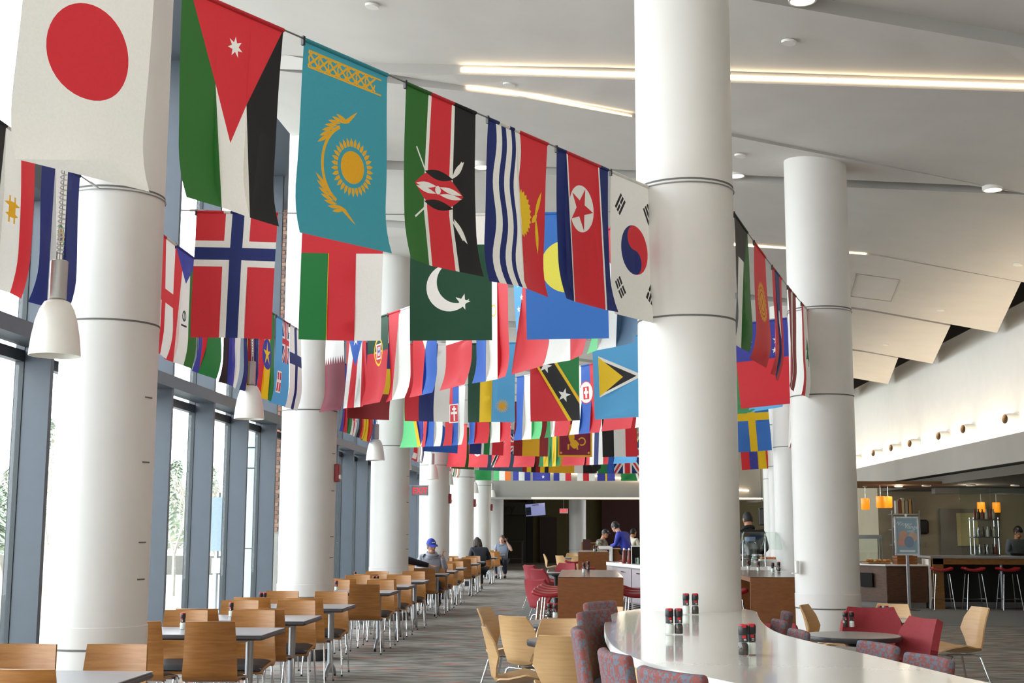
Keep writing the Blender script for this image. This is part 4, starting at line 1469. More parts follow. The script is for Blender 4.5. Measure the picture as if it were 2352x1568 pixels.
def inset(poly, d):
    n = len(poly)
    area = sum(poly[i][0] * poly[(i + 1) % n][1] - poly[(i + 1) % n][0] * poly[i][1] for i in range(n))
    s_ = 1 if area > 0 else -1
    o = []
    for i in range(n):
        a, b, c = Vector(poly[i - 1]), Vector(poly[i]), Vector(poly[(i + 1) % n])
        t = (c - a).normalized()
        nn = Vector((-t.y, t.x)) * s_
        o.append(tuple(b + nn * d))
    return o
bar = empty('curved_counter', (0.9, 6.0, 0), 0, 'long white counter with a curved edge wrapping the big column', 'counter')
def rel(poly):
    return [(x - 0.9, y - 6.0) for x, y in poly]
def ring_prism(mb, o, i, z0, z1):
    n = len(o)
    vs = [(x, y, z) for z in (z0, z1) for x, y in o] + [(x, y, z) for z in (z0, z1) for x, y in i]
    fs = []
    for k in range(n):
        j = (k + 1) % n
        fs += [(k, j, n + j, n + k), (2 * n + j, 2 * n + k, 3 * n + k, 3 * n + j), (n + k, n + j, 3 * n + j, 3 * n + k), (j, k, 2 * n + k, 2 * n + j)]
    mb.add(vs, fs)
ri = inset(outline, 0.004)
mb = MB()
mb.prism(rel(ri), ZB - 0.028, ZB)
mb.build('countertop', M_SOLID, bar)
mb = MB()
ring_prism(mb, rel(outline), rel(inset(outline, 0.0035)), ZB - 0.036, ZB - 0.0015)
mb.build('edge', M_SOLIDE, bar, 30)
mb = MB()
ring_prism(mb, rel(inset(outline, 0.03)), rel(inset(outline, 0.05)), 0.74, ZB - 0.036)
mb.build('apron', M_PLY, bar, 30)
mb = MB()
mb.lathe([(0.345, 0.0), (0.345, ZB - 0.03)], 40, (0.725 - 0.9, 9.0 - 6.0, 0), cap=False)
mb.build('pedestal', M_PLY, bar, 40)
mb = MB()
mb.lathe([(0.09, 0.0), (0.05, 0.02), (0.05, ZB - 0.03)], 20, (0.0, -0.6, 0))
mb.build('post', M_POST, bar, 40)
for k, (u, v, lab) in enumerate(((1538, 1457, 's'), (1559, 1457, 'p'), (1576, 1411, 's'), (1597, 1411, 'p'), (1726, 1504, 's'), (1708, 1506, 'p'))):
    p = atz(u, v, ZB)
    p.z = ZB + 0.001
    w = ['in the middle pair on the white counter', 'in the counter pair touching the big column', 'in the right-hand pair on the white counter'][k // 2]
    o = mill(lab, p, ('salt' if lab == 's' else 'pepper') + ' mill with red-topped cap ' + w, sc=1.0)
    o.rotation_euler.z = 0.1

# ---- patterned bar stools
def patterned():
    m = bpy.data.materials.new('red_and_blue_patterned_fabric')
    m.use_nodes = True
    t = m.node_tree
    b = t.nodes['Principled BSDF']
    b.inputs['Roughness'].default_value = 0.85
    tc = t.nodes.new('ShaderNodeTexCoord')
    def wave(sc, st, dist):
        mp = t.nodes.new('ShaderNodeMapping')
        mp.inputs['Scale'].default_value = st
        n = t.nodes.new('ShaderNodeTexNoise')
        n.inputs['Scale'].default_value = sc
        n.inputs['Detail'].default_value = 1
        t.links.new(tc.outputs['Object'], mp.inputs[0])
        t.links.new(mp.outputs[0], n.inputs[0])
        return n
    ck = t.nodes.new('ShaderNodeTexChecker')
    mpc = t.nodes.new('ShaderNodeMapping')
    mpc.inputs['Scale'].default_value = (27, 27, 21)
    mpc.inputs['Location'].default_value = (0.013, 0.02, 0.03)
    t.links.new(tc.outputs['Object'], mpc.inputs[0])
    t.links.new(mpc.outputs[0], ck.inputs[0])
    ck.inputs['Scale'].default_value = 1.0
    n = wave(1.0, (62, 62, 80), 0)
    ad = t.nodes.new('ShaderNodeMath')
    ad.operation = 'MULTIPLY_ADD'
    ad.inputs[1].default_value = 0.16
    t.links.new(ck.outputs['Fac'], ad.inputs[0])
    t.links.new(n.outputs['Fac'], ad.inputs[2])
    r = t.nodes.new('ShaderNodeValToRGB')
    r.color_ramp.interpolation = 'CONSTANT'
    r.color_ramp.elements[0].color = (*lin('5d626d'), 1)
    r.color_ramp.elements[1].color = (*lin('7d4440'), 1)
    r.color_ramp.elements[1].position = 0.56
    t.links.new(ad.outputs[0], r.inputs[0])
    t.links.new(r.outputs[0], b.inputs['Base Color'])
    return m
M_PATT = patterned()
def mk_barstool():
    s = empty('bar_stool', (0, 0, 0), 0, 'x', 'stool', 'patterned bar stools around the white counter')
    mb = MB()
    def back(a, t):
        x = (a * 2 - 1) * 0.195
        return (x * (1 - 0.06 * t), -0.20 - 0.06 * t + 0.9 * x * x, 0.66 + 0.38 * t)
    mb.sheet(back, 8, 8, -0.045)
    bm_ = mb.build('backrest', M_PATT, s, 35)
    bv = bm_.modifiers.new('soft edge', 'BEVEL')
    bv.width = 0.016
    bv.segments = 3
    bv.limit_method = 'ANGLE'
    mb = MB()
    mb.box((0, 0.0, 0.665), (0.40, 0.40, 0.07), None, 0.03)
    mb.build('seat', M_PAD, s, 40)
    mb = MB()
    mb.tube([(0.2 * math.cos(a), 0.2 * math.sin(a), 0.26) for a in [2 * PI * i / 20 for i in range(20)]], 0.009, 6, True)
    mb.build('footrest', M_CHROME, s, 60)
    for sx_ in (-1, 1):
        for sy in (-1, 1):
            mb = MB()
            mb.tube([(sx_ * 0.13, sy * 0.13, 0.635), (sx_ * 0.2, sy * 0.2, 0.0)], 0.011, 8)
            mb.build('leg', M_CHROME, s, 60)
    return s
bs0 = mk_barstool()
# back centre (x, y), direction the sitter faces, height factor, label
BST = [((0.07, 7.62), (0.9, -0.45), 1.05, 'dark-looking patterned stool at the rounded tip of the white counter'),
       ((0.00, 6.55), (1, 0.0), 1.035, 'patterned stool seen edge-on in front of the dark-looking one'),
       ((0.135, 5.30), (0.97, 0.25), 1.035, 'patterned stool below the big column, second from the nearest on the window side'),
       ((0.31, 4.62), (0.85, 0.52), 1.035, 'nearest patterned stool, cut by the lower frame edge, window side of the counter'),
       ((0.12, 8.6), (0.85, -0.5), 1.05, 'patterned stool of which only the top shows, behind the tip of the counter'),
       ((1.36, 9.1), (-1, 0.1), 0.965, 'patterned stool farthest along the red-chair side of the counter, next to a red chair'),
       ((1.19, 8.25), (-1, 0.0), 0.965, 'patterned stool second farthest on the red-chair side, two tops overlapping'),
       ((1.18, 7.45), (-1, -0.06), 0.965, 'patterned stool on the red-chair side, where the counter starts to widen'),
       ((1.44, 6.66), (-0.96, -0.27), 0.965, 'patterned stool on the red-chair side in front of the round table'),
       ((1.52, 6.02), (-0.96, -0.27), 0.965, 'patterned stool nearest on the red-chair side, left of the oak chair')]
for i, ((x, y), d, k, lab) in enumerate(BST):
    o = bs0 if i == 0 else dup(bs0)
    a = math.atan2(d[1], d[0])
    o.location = (x + 0.24 * math.cos(a), y + 0.24 * math.sin(a), 0)
    o.rotation_euler = (0, 0, a - PI / 2)
    o.scale = (1, 1, k)
    o['label'] = lab

# ---- winged shell chairs in oak and in red upholstery
WPROF = [(0.245, 0.425), (0.16, 0.432), (0.03, 0.418), (-0.10, 0.412), (-0.185, 0.425), (-0.222, 0.47), (-0.235, 0.54), (-0.25, 0.63), (-0.272, 0.73), (-0.30, 0.83)]
WW = [0.15, 0.19, 0.232, 0.195, 0.14, 0.128, 0.162, 0.207, 0.192, 0.152]
WU = [0.01, 0.035, 0.075, 0.05, 0.03, 0.03, 0.045, 0.075, 0.06, 0.025]
def interp(L, t):
    k = t * (len(L) - 1)
    i = min(int(k), len(L) - 2)
    f = k - i
    if isinstance(L[0], tuple):
        return tuple(L[i][q] * (1 - f) + L[i + 1][q] * f for q in range(2))
    return L[i] * (1 - f) + L[i + 1] * f
def wing(a, t, kx=1.0):
    x = a * 2 - 1
    y, z = interp(WPROF, t)
    w = interp(WW, t)
    u = interp(WU, t)
    c = abs(x) ** 1.7 * u
    # wings fold up from the seat and forward from the back
    m = min(1, max(0, (t - 0.42) / 0.14))
    return (x * w * kx, y + c * m, z + c * (1 - m))
def mk_wing(mat_, name, label_group, thick, kx, soft=False, kz=1.0):
    c = empty(name, (0, 0, 0), 0, 'x', 'chair', label_group)
    mb = MB()
    mb.sheet(lambda a, t: wing(a, t, kx), 16, 36, thick)
    o = mb.build('shell', mat_, c, 45)
    if soft:
        bv = o.modifiers.new('soft edge', 'BEVEL')
        bv.width = 0.024
        bv.segments = 3
        bv.limit_method = 'ANGLE'
    mb = MB()
    zz = 0.395 - (thick if soft else 0)
    for y in (-0.14, 0.13):
        mb.tube([(-0.15, y, zz), (0.15, y, zz)], 0.009, 8)
    mb.tube([(0, -0.14, zz), (0, 0.13, zz)], 0.009, 8)
    mb.build('seat_frame', M_CHROME, c, 60)
    for sx_ in (-1, 1):
        for y, yy in ((-0.14, -0.25), (0.13, 0.24)):
            mb = MB()
            mb.tube([(sx_ * 0.14, y, zz), (sx_ * 0.165, y * 1.05, zz - 0.012), (sx_ * 0.235, yy, 0.004)], [0.009, 0.01, 0.008], 8)
            mb.build('leg', M_CHROME, c, 60)
    return c
M_RED = mat('red_upholstery', '952a32', 0.75, var=0.1, scale=60, bump=0.05)
M_REDL = mat('glossy_red_seat', '9c1f28', 0.35, var=0.06, scale=40)
wg0 = mk_wing(M_WINGW, 'winged_oak_chair', 'winged oak shell chairs', 0.013, 1.0)
rd0 = mk_wing(M_RED, 'winged_red_chair', 'red upholstered winged chairs', 0.055, 1.32, True)
NW = [0, 0]
def wchair(kind, x, y, face, label, kz=1.0):
    src = (wg0, rd0)[kind]
    o = src if NW[kind] == 0 else dup(src)
    NW[kind] += 1
    a = math.atan2(face[1], face[0])
    o.location = (x, y, 0)
    o.rotation_euler = (0, 0, a - PI / 2)
    o.scale = (1, 1, kz)
    o['label'] = label
    return o
wchair(0, -0.46, 9.95, (1, 0.08), 'oak winged chair seen from the side at the nearer round table, facing the counter')
wchair(0, -0.42, 11.28, (0.62, 0.78), 'oak winged chair with its back turned, left of the two round tables')
wchair(0, -0.66, 12.15, (0.95, -0.3), 'oak winged chair farthest left, behind the one with its back turned')
wchair(0, -0.12, 9.36, (0.12, 1), 'nearest oak winged chair, its back towards the camera, beside the stools')
wchair(0, -0.17, 10.52, (0.05, -1), 'oak winged chair between the two round tables, facing the camera')
wchair(0, 0.10, 12.3, (-0.55, -0.8), 'pale oak winged chair behind the farther round table, near the counter tip')
wchair(1, 0.42, 9.9, (-1, 0.1), 'red winged chair mostly hidden behind the stools at the counter tip')
wchair(1, 2.42, 11.25, (-0.12, -1), 'red winged chair facing the camera behind the round table with two mills', 1.06)
wchair(1, 2.40, 10.35, (-0.93, -0.3), 'red winged chair in side view at the round table with two mills', 1.04)
wchair(0, 2.38, 12.9, (0.9, -0.42), 'oak winged chair seen edge-on before the second column')
wchair(0, 2.93, 13.05, (-0.45, -0.9), 'oak winged chair facing the camera at the round table with the tent card')
wchair(0, 3.5, 12.75, (-0.95, -0.25), 'oak winged chair farthest right, its legs in full view')
wchair(1, 1.34, 10.0, (-0.35, -1), 'red winged chair of which the shoulder shows behind the patterned stools')
for x, y, f, lab in ((-0.5, 19.0, (0.7, 0.7), 'nearest red winged chair left of the brown communal table'), (-0.62, 23.8, (0.8, 0.6), 'red winged chair with its back turned, middle of the group left of the communal table'),
                     (-0.85, 26.2, (0.8, 0.5), 'red winged chair farthest left by the carpet edge'), (-0.45, 27.6, (-0.5, -0.85), 'red winged chair of the far group, facing the camera'),
                     (-0.1, 25.2, (-0.8, 0.5), 'red winged chair of the far group, nearest the communal table')):
    wchair(1, x, y, f, lab)
for x, y, f, lab in ((-0.85, 38.5, (1, 0), 'far oak winged chair in side view, left of the far group'), (-0.45, 36.5, (0.7, 0.7), 'far oak winged chair with its back turned, middle of the far group'),
                     (-0.1, 36.0, (0.1, 1), 'far oak winged chair next to the small red stool'), (-0.3, 40.0, (0.1, -1), 'far oak winged chair facing the camera, behind the others'),
                     (0.2, 41.5, (-1, -0.3), 'far oak winged chair partly hidden by the second communal table')):
    wchair(0, x, y, f, lab)

# ---- round tables
M_TEDGE = mat('charcoal_table_edge', '38383b', 0.4, var=0.05)
M_LAMB = mat('taupe_laminate', '8e8982', 0.28, var=0.04, scale=50)
def mk_round():
    t = empty('round_table', (0, 0, 0), 0, 'x', 'table', 'round tables of the middle area')
    mb = MB()
    mb.lathe([(0.0, 0.728), (0.366, 0.728), (0.366, 0.7405), (0.0, 0.7405)], 48, cap=False)
    mb.build('tabletop', M_LAMB, t, 40)
    mb = MB()
    mb.lathe([(0.34, 0.70), (0.374, 0.703), (0.378, 0.72), (0.374, 0.738), (0.366, 0.7395)], 48, cap=False)
    mb.build('edge', M_TEDGE, t, 40)
    mb = MB()
    mb.lathe([(0.34, 0.701), (0.0, 0.701)], 48, cap=False)
    mb.build('underside', M_TEDGE, t, 40)
    mb = MB()
    mb.lathe([(0.038, 0.02), (0.038, 0.66), (0.12, 0.70)], 20)
    mb.build('post', M_BLACK, t, 40)
    mb = MB()
    mb.lathe([(0.24, 0.0), (0.235, 0.012), (0.06, 0.03), (0.04, 0.05)], 32)
    mb.build('base', M_BLACK, t, 40)
    return t
rt0 = mk_round()
RTS = [((-0.18, 11.75), 'round table farther from the camera, left of the counter tip'), ((-0.04, 9.88), 'round table nearer the camera, left of the counter tip'),
       ((2.1, 10.55), 'round table with two mills in front of the red chairs'), ((2.76, 12.35), 'round table with a tent card, behind the red chairs'),
       ((1.66, 9.2), 'round table of which a small piece shows beside the white counter'), ((-0.5, 25.0), 'round table among the far red chairs'), ((-0.25, 38.2), 'round table among the far oak chairs')]
for i, ((x, y), lab) in enumerate(RTS):
    o = rt0 if i == 0 else dup(rt0)
    o.location = (x, y, 0)
    o['label'] = lab
for kd, u, v, lab in (('p', 1262, 1418, 'pepper mill on the farther round table left of the counter'), ('s', 1275, 1419, 'salt mill on the farther round table left of the counter'),
                      ('p', 1942, 1441, 'pepper mill on the round table before the red chairs'), ('s', 1957, 1441, 'salt mill on the round table before the red chairs'),
                      ('p', 2009, 1394, 'pepper mill in front of the blue tent card'), ('s', 2024, 1395, 'second mill in front of the blue tent card')):
    p = atz(u, min(v, 1440) if v > 1440 else max(v, 1405), 0.742)
    if v < 1400:
        p = Vector((2.72 + (u - 2016) * 0.004, 12.25, 0.742))
    mill(kd, p, lab)
tc_ = MB()
tc_.add([(-0.06, -0.05, 0), (0.06, -0.05, 0), (0.05, 0, 0.12), (-0.05, 0, 0.12), (-0.06, 0.05, 0), (0.06, 0.05, 0)], [(0, 1, 2, 3), (5, 4, 3, 2), (0, 4, 5, 1)])
tcard = tc_.build('tent_card', mat('pale_blue_card', 'a9cdd6', 0.5, var=0.05))
tcard.location = (2.78, 12.42, 0.742)
tag(tcard, 'pale blue tent card standing on the round table behind the red chairs', 'card')
mb = MB()
for k in range(3):
    mb.bx(-0.035 + 0.004 * k, 0.035 - 0.004 * k, -0.047 + 0.011 * k, -0.046 + 0.011 * k, 0.088 - 0.022 * k, 0.096 - 0.022 * k)
mb.build('printed_line', M_WHITE, tcard)['kind'] = 'stuff'

# ---- tall brown communal tables
def communal(x0, x1, y0, y1, z, label):
    t = empty('communal_table', ((x0 + x1) / 2, (y0 + y1) / 2, 0), 0, label, 'table', 'tall brown communal tables')
    w, d = (x1 - x0) / 2, (y1 - y0) / 2
    mb = MB()
    mb.box((0, 0, z - 0.004), (2 * w, 2 * d, 0.008), None, 0.002)
    mb.build('top_surface', M_BROWNT, t)
    mb = MB()
    mb.bx(-w, w, -d, d, z - 0.06, z - 0.008)
    mb.build('top_slab', M_BROWN, t)
    for s_ in (-1, 1):
        mb = MB()
        mb.bx(-w, w, s_ * d, s_ * (d - 0.06), 0, z - 0.06)
        mb.build('end_panel', M_BROWN, t)
    mb = MB()
    mb.bx(-0.02, 0.02, -d + 0.06, d - 0.06, 0.25, 0.55)
    mb.build('stretcher_panel', M_BROWN, t)
    return t
communal(-0.29, 0.47, 15.4, 18.2, 1.0, 'tall brown communal table beside the low red chairs, left of the big column')
communal(1.97, 2.73, 15.75, 18.5, 1.0, 'tall brown communal table left of the second column')
communal(-0.1, 0.59, 30.0, 32.6, 1.04, 'tall brown communal table in the far middle, before the white counter')
for kd, u, v, z, lab in (('s', 1341, 1316, 1.0, 'salt mill on the near communal table'), ('p', 1351, 1311, 1.0, 'pepper mill on the near communal table'),
                         ('s', 1719, 1309, 1.0, 'mill farthest left on the communal table by the second column'), ('s', 1742, 1312, 1.0, 'second mill on the communal table by the second column'),
                         ('s', 1775, 1315, 1.0, 'salt mill on the communal table, touching the second column'), ('p', 1789, 1313, 1.0, 'pepper mill on the communal table, touching the second column'),
                         ('s', 1364, 1264, 1.04, 'salt mill on the far communal table'), ('p', 1368, 1263, 1.04, 'pepper mill on the far communal table')):
    p = atz(u, v, z)
    p.z = z + 0.001
    if z > 1.03:
        p.y = 31.0
    mill(kd, p, lab)

# ---- red saddle bar stools
def mk_saddle():
    s = empty('saddle_stool', (0, 0, 0), 0, 'x', 'stool', 'red saddle-seat bar stools')
    mb = MB()
    mb.sheet(lambda a, t: ((t * 2 - 1) * 0.215, (a * 2 - 1) * (0.175 - 0.03 * abs(t * 2 - 1) ** 2), 0.745 + 0.05 * abs(t * 2 - 1) ** 2.2), 8, 12, 0.05)
    o = mb.build('seat', M_REDL, s, 40)
    bv = o.modifiers.new('soft edge', 'BEVEL')
    bv.width = 0.018
    bv.segments = 3
    bv.limit_method = 'ANGLE'
    for sx_ in (-1, 1):
        for sy in (-1, 1):
            mb = MB()
            mb.tube([(sx_ * 0.13, sy * 0.11, 0.70), (sx_ * 0.2, sy * 0.18, 0.0)], 0.011, 8)
            mb.build('leg', M_CHROME, s, 60)
    for sx_ in (-1, 1):
        mb = MB()
        mb.tube([(sx_ * 0.178, -0.158, 0.22), (sx_ * 0.178, 0.158, 0.22)], 0.008, 6)
        mb.build('footrest', M_CHROME, s, 60)
    mb = MB()
    mb.tube([(-0.178, -0.158, 0.22), (0.178, -0.158, 0.22)], 0.008, 6)
    mb.build('footrest', M_CHROME, s, 60)
    return s
sd0 = mk_saddle()
SD = [((-0.40, 15.9), 0, 'red saddle stool nearest on the carpet side of the near communal table'), ((-0.40, 16.5), 0, 'second red saddle stool on the carpet side of the near communal table'),
      ((-0.38, 17.1), 0, 'third red saddle stool on the carpet side of the near communal table'), ((-0.36, 17.7), 0, 'farthest red saddle stool on the carpet side of the near communal table'),
      ((0.62, 15.95), 0.2, 'red saddle stool nearest on the counter side of the near communal table'), ((0.66, 16.6), 0.1, 'middle red saddle stool on the counter side of the near communal table'),
      ((0.72, 17.3), 0.1, 'farthest red saddle stool on the counter side of the near communal table'), ((1.83, 16.6), 0, 'red saddle stool peeking out right of the big column'),
      ((-0.22, 31.2), 0, 'small red saddle stool at the far communal table'), ((0.74, 31.4), 0, 'red saddle stool on the servery side of the far communal table')]
for i, ((x, y), a, lab) in enumerate(SD):
    o = sd0 if i == 0 else dup(sd0)
    o.location = (x, y, 0)
    o.rotation_euler = (0, 0, a)
    o['label'] = lab
# ================================================================== kitchen and servery on the right
M_KWALL = mat('beige_kitchen_wall', '9c917a', 0.7, var=0.04, scale=2)
M_KDARK = mat('dark_kitchen_wall', '57524a', 0.7, var=0.06, scale=2)
M_KCEIL = mat('kitchen_ceiling_grey', '5d5850', 0.9, var=0.04)
M_WALNUT = wood('walnut_cabinet', '4c2f1b', '5f3d24', 0.55, 4.0, (2, 2, 10), 0.0)
M_OAKF = wood('oak_fascia', '8a6132', 'a4763f', 0.4, 4.0, (2, 2, 10))
def S(name, x0, x1, y0, y1, z0, z1, m, kind='structure'):
    mb = MB()
    mb.bx(x0, x1, y0, y1, z0, z1)
    return tag(mb.build(name, m), kind=kind)
def text(name, body, size, m, parent=None, loc=(0, 0, 0), rot=(PI / 2, 0, 0), extr=0.002, align='CENTER', shear=0.0, sx_=1.0):
    c = bpy.data.curves.new(name, 'FONT')
    c.body = body
    c.size = size
    c.extrude = extr
    c.align_x = align
    c.align_y = 'CENTER'
    c.shear = shear
    c.resolution_u = 3
    c.materials.append(m)
    o = bpy.data.objects.new(name, c)
    COL.objects.link(o)
    bpy.context.view_layer.update()
    me = bpy.data.meshes.new_from_object(o, depsgraph=bpy.context.evaluated_depsgraph_get())
    bpy.data.objects.remove(o)
    me.name = name
    o = bpy.data.objects.new(name, me)
    COL.objects.link(o)
    o.location = loc
    o.rotation_euler = rot
    o.scale = (sx_, 1, 1)
    if parent:
        o.parent = parent
    return o

S('ceiling_kitchen', 7.0, 14, 12, 49, 2.45, 2.6, M_KCEIL)
S('ceiling_side', 7.0, 14, 4, 12, 2.66, 2.78, M_KCEIL)
S('wall_kitchen_back', 7.15, 14, 31.2, 31.4, 0, 2.66, M_KWALL)
S('wall_kitchen_side', 13.8, 14, 4, 49, 0, 2.66, M_KDARK)
S('wall_kitchen_near', 7.6, 14, 11.8, 12.0, 0, 2.66, M_KDARK)
S('wall_kitchen_far', 6.9, 7.15, 31.2, 49, 0, 2.66, M_KWALL)
S('trim_2', 7.55, 13.8, 28.6, 28.9, 2.33, 2.45, mat('light_soffit', '8d8a84', 0.8, var=0.03))
# bar with stools in front of the glazed kitchen
kb = empty('kitchen_bar', (7.0, 26.9, 0), 0, 'long wood-framed bar with grey top before the glazed kitchen', 'counter')
def kpart(name, x0, x1, y0, y1, z0, z1, m, lab=None, bev=0):
    mb = MB()
    mb.bx(x0, x1, y0, y1, z0, z1, bev)
    o = mb.build(name, m, kb)
    if lab:
        o['label'] = lab
    return o
kpart('countertop', -0.06, 6.2, -0.05, 1.35, 1.0, 1.04, M_LAM)
kpart('fascia', 0.0, 6.2, 0.0, 0.03, 0.88, 1.0, M_OAKF)
kpart('end_panel', 0.0, 0.2, 0.0, 0.55, 0.0, 1.0, M_OAKF)
kpart('back_panel', 0.2, 6.2, 0.5, 0.53, 0.12, 1.0, mat('dark_back_panel', '2a2b28', 0.2, var=0.05, coat=0.3))
kpart('kick_plate', 0.0, 6.2, 0.42, 0.5, 0.0, 0.12, M_STEEL)
for x in (1.37, 3.6):
    mb = MB()
    mb.lathe([(0.035, 0), (0.035, 0.9)], 16, (x, 0.12, 0))
    mb.build('post', M_POST, kb, 40)
# sheets of glass standing on the bar
for i, (x0, x1) in enumerate(((7.75, 8.35), (8.38, 10.2), (10.23, 12.2))):
    mb = MB()
    mb.bx(x0, x1, 27.5, 27.515, 1.04, 2.44)
    tag(mb.build('glass_screen', M_CLEAR), ['narrow glass screen at the left end of the kitchen bar', 'middle glass screen on the kitchen bar', 'glass screen at the right end of the kitchen bar'][i], 'glass screen', 'glass screens on the kitchen bar')
for i, u in enumerate((2167, 2240, 2320)):
    p = aty(u, 1388, 26.7)
    o = dup(sd0)
    o.location = (p.x, 26.72, 0)
    o.rotation_euler = (0, 0, 0.1 * (i - 1))
    o['label'] = 'red saddle stool at the kitchen bar, %s' % ['left of three', 'middle of three', 'rightmost'][i]
# walnut cabinet left of the bar, its end set at an angle
cb = empty('servery_cabinet', (6.9, 27.0, 0), 0, 'walnut cabinet with pale top left of the kitchen bar, behind the poster stand', 'cabinet')
front = [(0.02, 0.0), (-0.82, 0.0), (-1.35, 0.75), (-1.35, 2.2), (0.02, 2.2)]
mb = MB(); mb.prism(inset(front, 0.03), 0.12, 0.84); mb.build('body', M_WALNUT, cb)
mb = MB(); mb.prism(inset(front, -0.02), 0.84, 0.87); mb.build('countertop', M_WHITE, cb)
mb = MB(); mb.prism(inset(front, 0.06), 0.0, 0.12); mb.build('plinth', mat('grey_plinth', '77756f', 0.7, var=0.05), cb)
for x0, x1 in ((-0.80, -0.41), (-0.39, 0.0)):
    mb = MB(); mb.bx(x0, x1, 0.005, 0.028, 0.15, 0.82); d = mb.build('door', M_WALNUT, cb)
    mb = MB(); mb.lathe([(0.012, -0.012), (0.012, 0.012)], 10, (x1 - 0.05, 0.0, 0.77), Matrix.Rotation(PI / 2, 3, 'X')); mb.build('stud', M_CHROME, d)
mb = MB(); mb.bx(0.03, 0.075, -0.02, 0.5, 0.0, 0.98); mb.build('end_trim', M_WHITE, cb)
mb = MB()
mb.box((-1.13, 0.42, 0.55), (0.36, 0.03, 0.28), Matrix.Rotation(math.atan2(0.75, -0.53) + PI, 3, 'Z'))
sh = mb.build('open_shelf', M_DARK, cb)
def thing_box(name, label, cat, x0, x1, y0, y1, z0, z1, m, group=None):
    e = empty(name, ((x0 + x1) / 2, (y0 + y1) / 2, z0), 0, label, cat, group)
    return e
# crate, basket and bread case on the cabinet
cr = empty('wooden_crate', (6.55, 27.35, 0.871), 0.1, 'small wooden crate on the walnut cabinet, right of the poster', 'crate')
for k in range(3):
    for s_ in (-1, 1):
        mb = MB(); mb.bx(-0.2, 0.2, s_ * 0.15 - 0.006, s_ * 0.15 + 0.006, 0.01 + 0.055 * k, 0.055 + 0.055 * k); mb.build('slat', M_BROWN, cr)
        mb = MB(); mb.bx(s_ * 0.2 - 0.006, s_ * 0.2 + 0.006, -0.15, 0.15, 0.01 + 0.055 * k, 0.055 + 0.055 * k); mb.build('slat', M_BROWN, cr)
mb = MB(); mb.bx(-0.2, 0.2, -0.15, 0.15, 0, 0.012); mb.build('bottom', M_BROWN, cr)
bt = empty('bread_tray', (6.0, 27.5, 0.871), 0.3, 'wooden tray of bread on the walnut cabinet, left of the poster pole', 'tray')
mb = MB(); mb.box((0, 0, 0.02), (0.5, 0.34, 0.03), None, 0.01); mb.build('tray', M_OAKF, bt)
M_BREAD = mat('baked_crust', 'c9924e', 0.7, var=0.2, scale=20)
for k in range(6):
    mb = MB(); mb.ball((0, 0, 0.0), (0.06, 0.035, 0.03), 10, 6)
    l = mb.build('bread_loaf', M_BREAD, None, 60)
    l.location = (5.83 + 0.085 * k, 27.45 + 0.04 * (k % 2), 0.871 + 0.066)
    l.rotation_euler = (0, 0, 0.4 + 0.5 * k)
    tag(l, 'small bread loaf on the wooden tray left of the poster pole', 'bread', 'bread on the tray')
cs = empty('display_case', (5.95, 28.4, 0.871), 0, 'glass display case with steel frame behind the poster', 'case')
mb = MB(); mb.bx(-0.25, 0.35, -0.2, 0.2, 0.0, 0.03); mb.build('base', M_STEEL, cs)
for x in (-0.25, 0.35):
    for y in (-0.2, 0.2):
        mb = MB(); mb.bx(x - 0.012, x + 0.012, y - 0.012, y + 0.012, 0.03, 0.5); mb.build('upright', M_STEEL, cs)
mb = MB(); mb.bx(-0.27, 0.37, -0.22, 0.22, 0.5, 0.58); mb.build('hood', M_STEEL, cs)
mb = MB(); mb.bx(-0.24, 0.34, -0.2, -0.194, 0.03, 0.5); mb.build('pane', M_CLEAR, cs)
# wall shelving with dishes
sv = empty('steel_shelving', (7.45, 30.9, 0), 0, 'steel shelves with dishes on the kitchen wall, right of the poster', 'shelf')
for z in (1.2, 1.55, 1.9):
    mb = MB(); mb.bx(-0.35, 0.28, -0.2, 0.2, z, z + 0.03); mb.build('shelf', M_STEEL, sv)
for x in (-0.34, 0.27):
    mb = MB(); mb.bx(x - 0.015, x + 0.015, -0.2, -0.17, 0.9, 2.0); mb.build('upright', M_STEEL, sv)
M_DISH = mat('white_dish', 'cfcdc8', 0.3, var=0.03)
dsh = MB(); dsh.lathe([(0.03, 0), (0.07, 0.01), (0.085, 0.05), (0.08, 0.052), (0.03, 0.015)], 14); me_d = dsh.mesh('bowl', M_DISH, 40)
n = 0
for z in (1.23, 1.58):
    for x in (-0.2, 0.0, 0.18):
        for k in range(2):
            o = bpy.data.objects.new('bowl', me_d); COL.objects.link(o)
            o.location = (7.45 + x, 30.85, z + 0.022 * k)
            tag(o, 'white bowl in a small stack on the %s steel shelf right of the poster' % ('lower' if z < 1.4 else 'middle'), 'bowl', 'bowls on the %s steel shelf' % ('lower' if z < 1.4 else 'middle'))
for k, (x, c) in enumerate(((7.24, 'b9b0a0'), (7.31, '8c4b34'), (7.38, 'c8b58c'), (7.46, '9b9383'), (7.54, 'b98a4d'), (7.62, '7b6f5e'))):
    mb = MB(); mb.bx(-0.03, 0.03, -0.08, 0.08, 0, 0.30 + 0.03 * (k % 3), 0.006)
    o = mb.build('binder', mat('binder_cover_%s' % 'abcdef'[k], c, 0.6, var=0.05))
    o.location = (x, 30.85, 1.93)
    tag(o, ['pale', 'rust red', 'cream', 'grey', 'ochre', 'brown'][k] + ' tall folder standing on the top steel shelf', 'folder', 'folders on the top steel shelf')
td = empty('towel_dispenser', (7.86, 31.08, 1.46), 0, 'black paper towel dispenser on the beige kitchen wall', 'dispenser')
mb = MB(); mb.box((0, 0, 0.17), (0.29, 0.2, 0.34), None, 0.04); mb.build('housing', M_BLACK, td, 40)
mb = MB(); mb.bx(-0.11, 0.11, -0.105, -0.095, 0.02, 0.05); mb.build('slot', M_DARK, td)
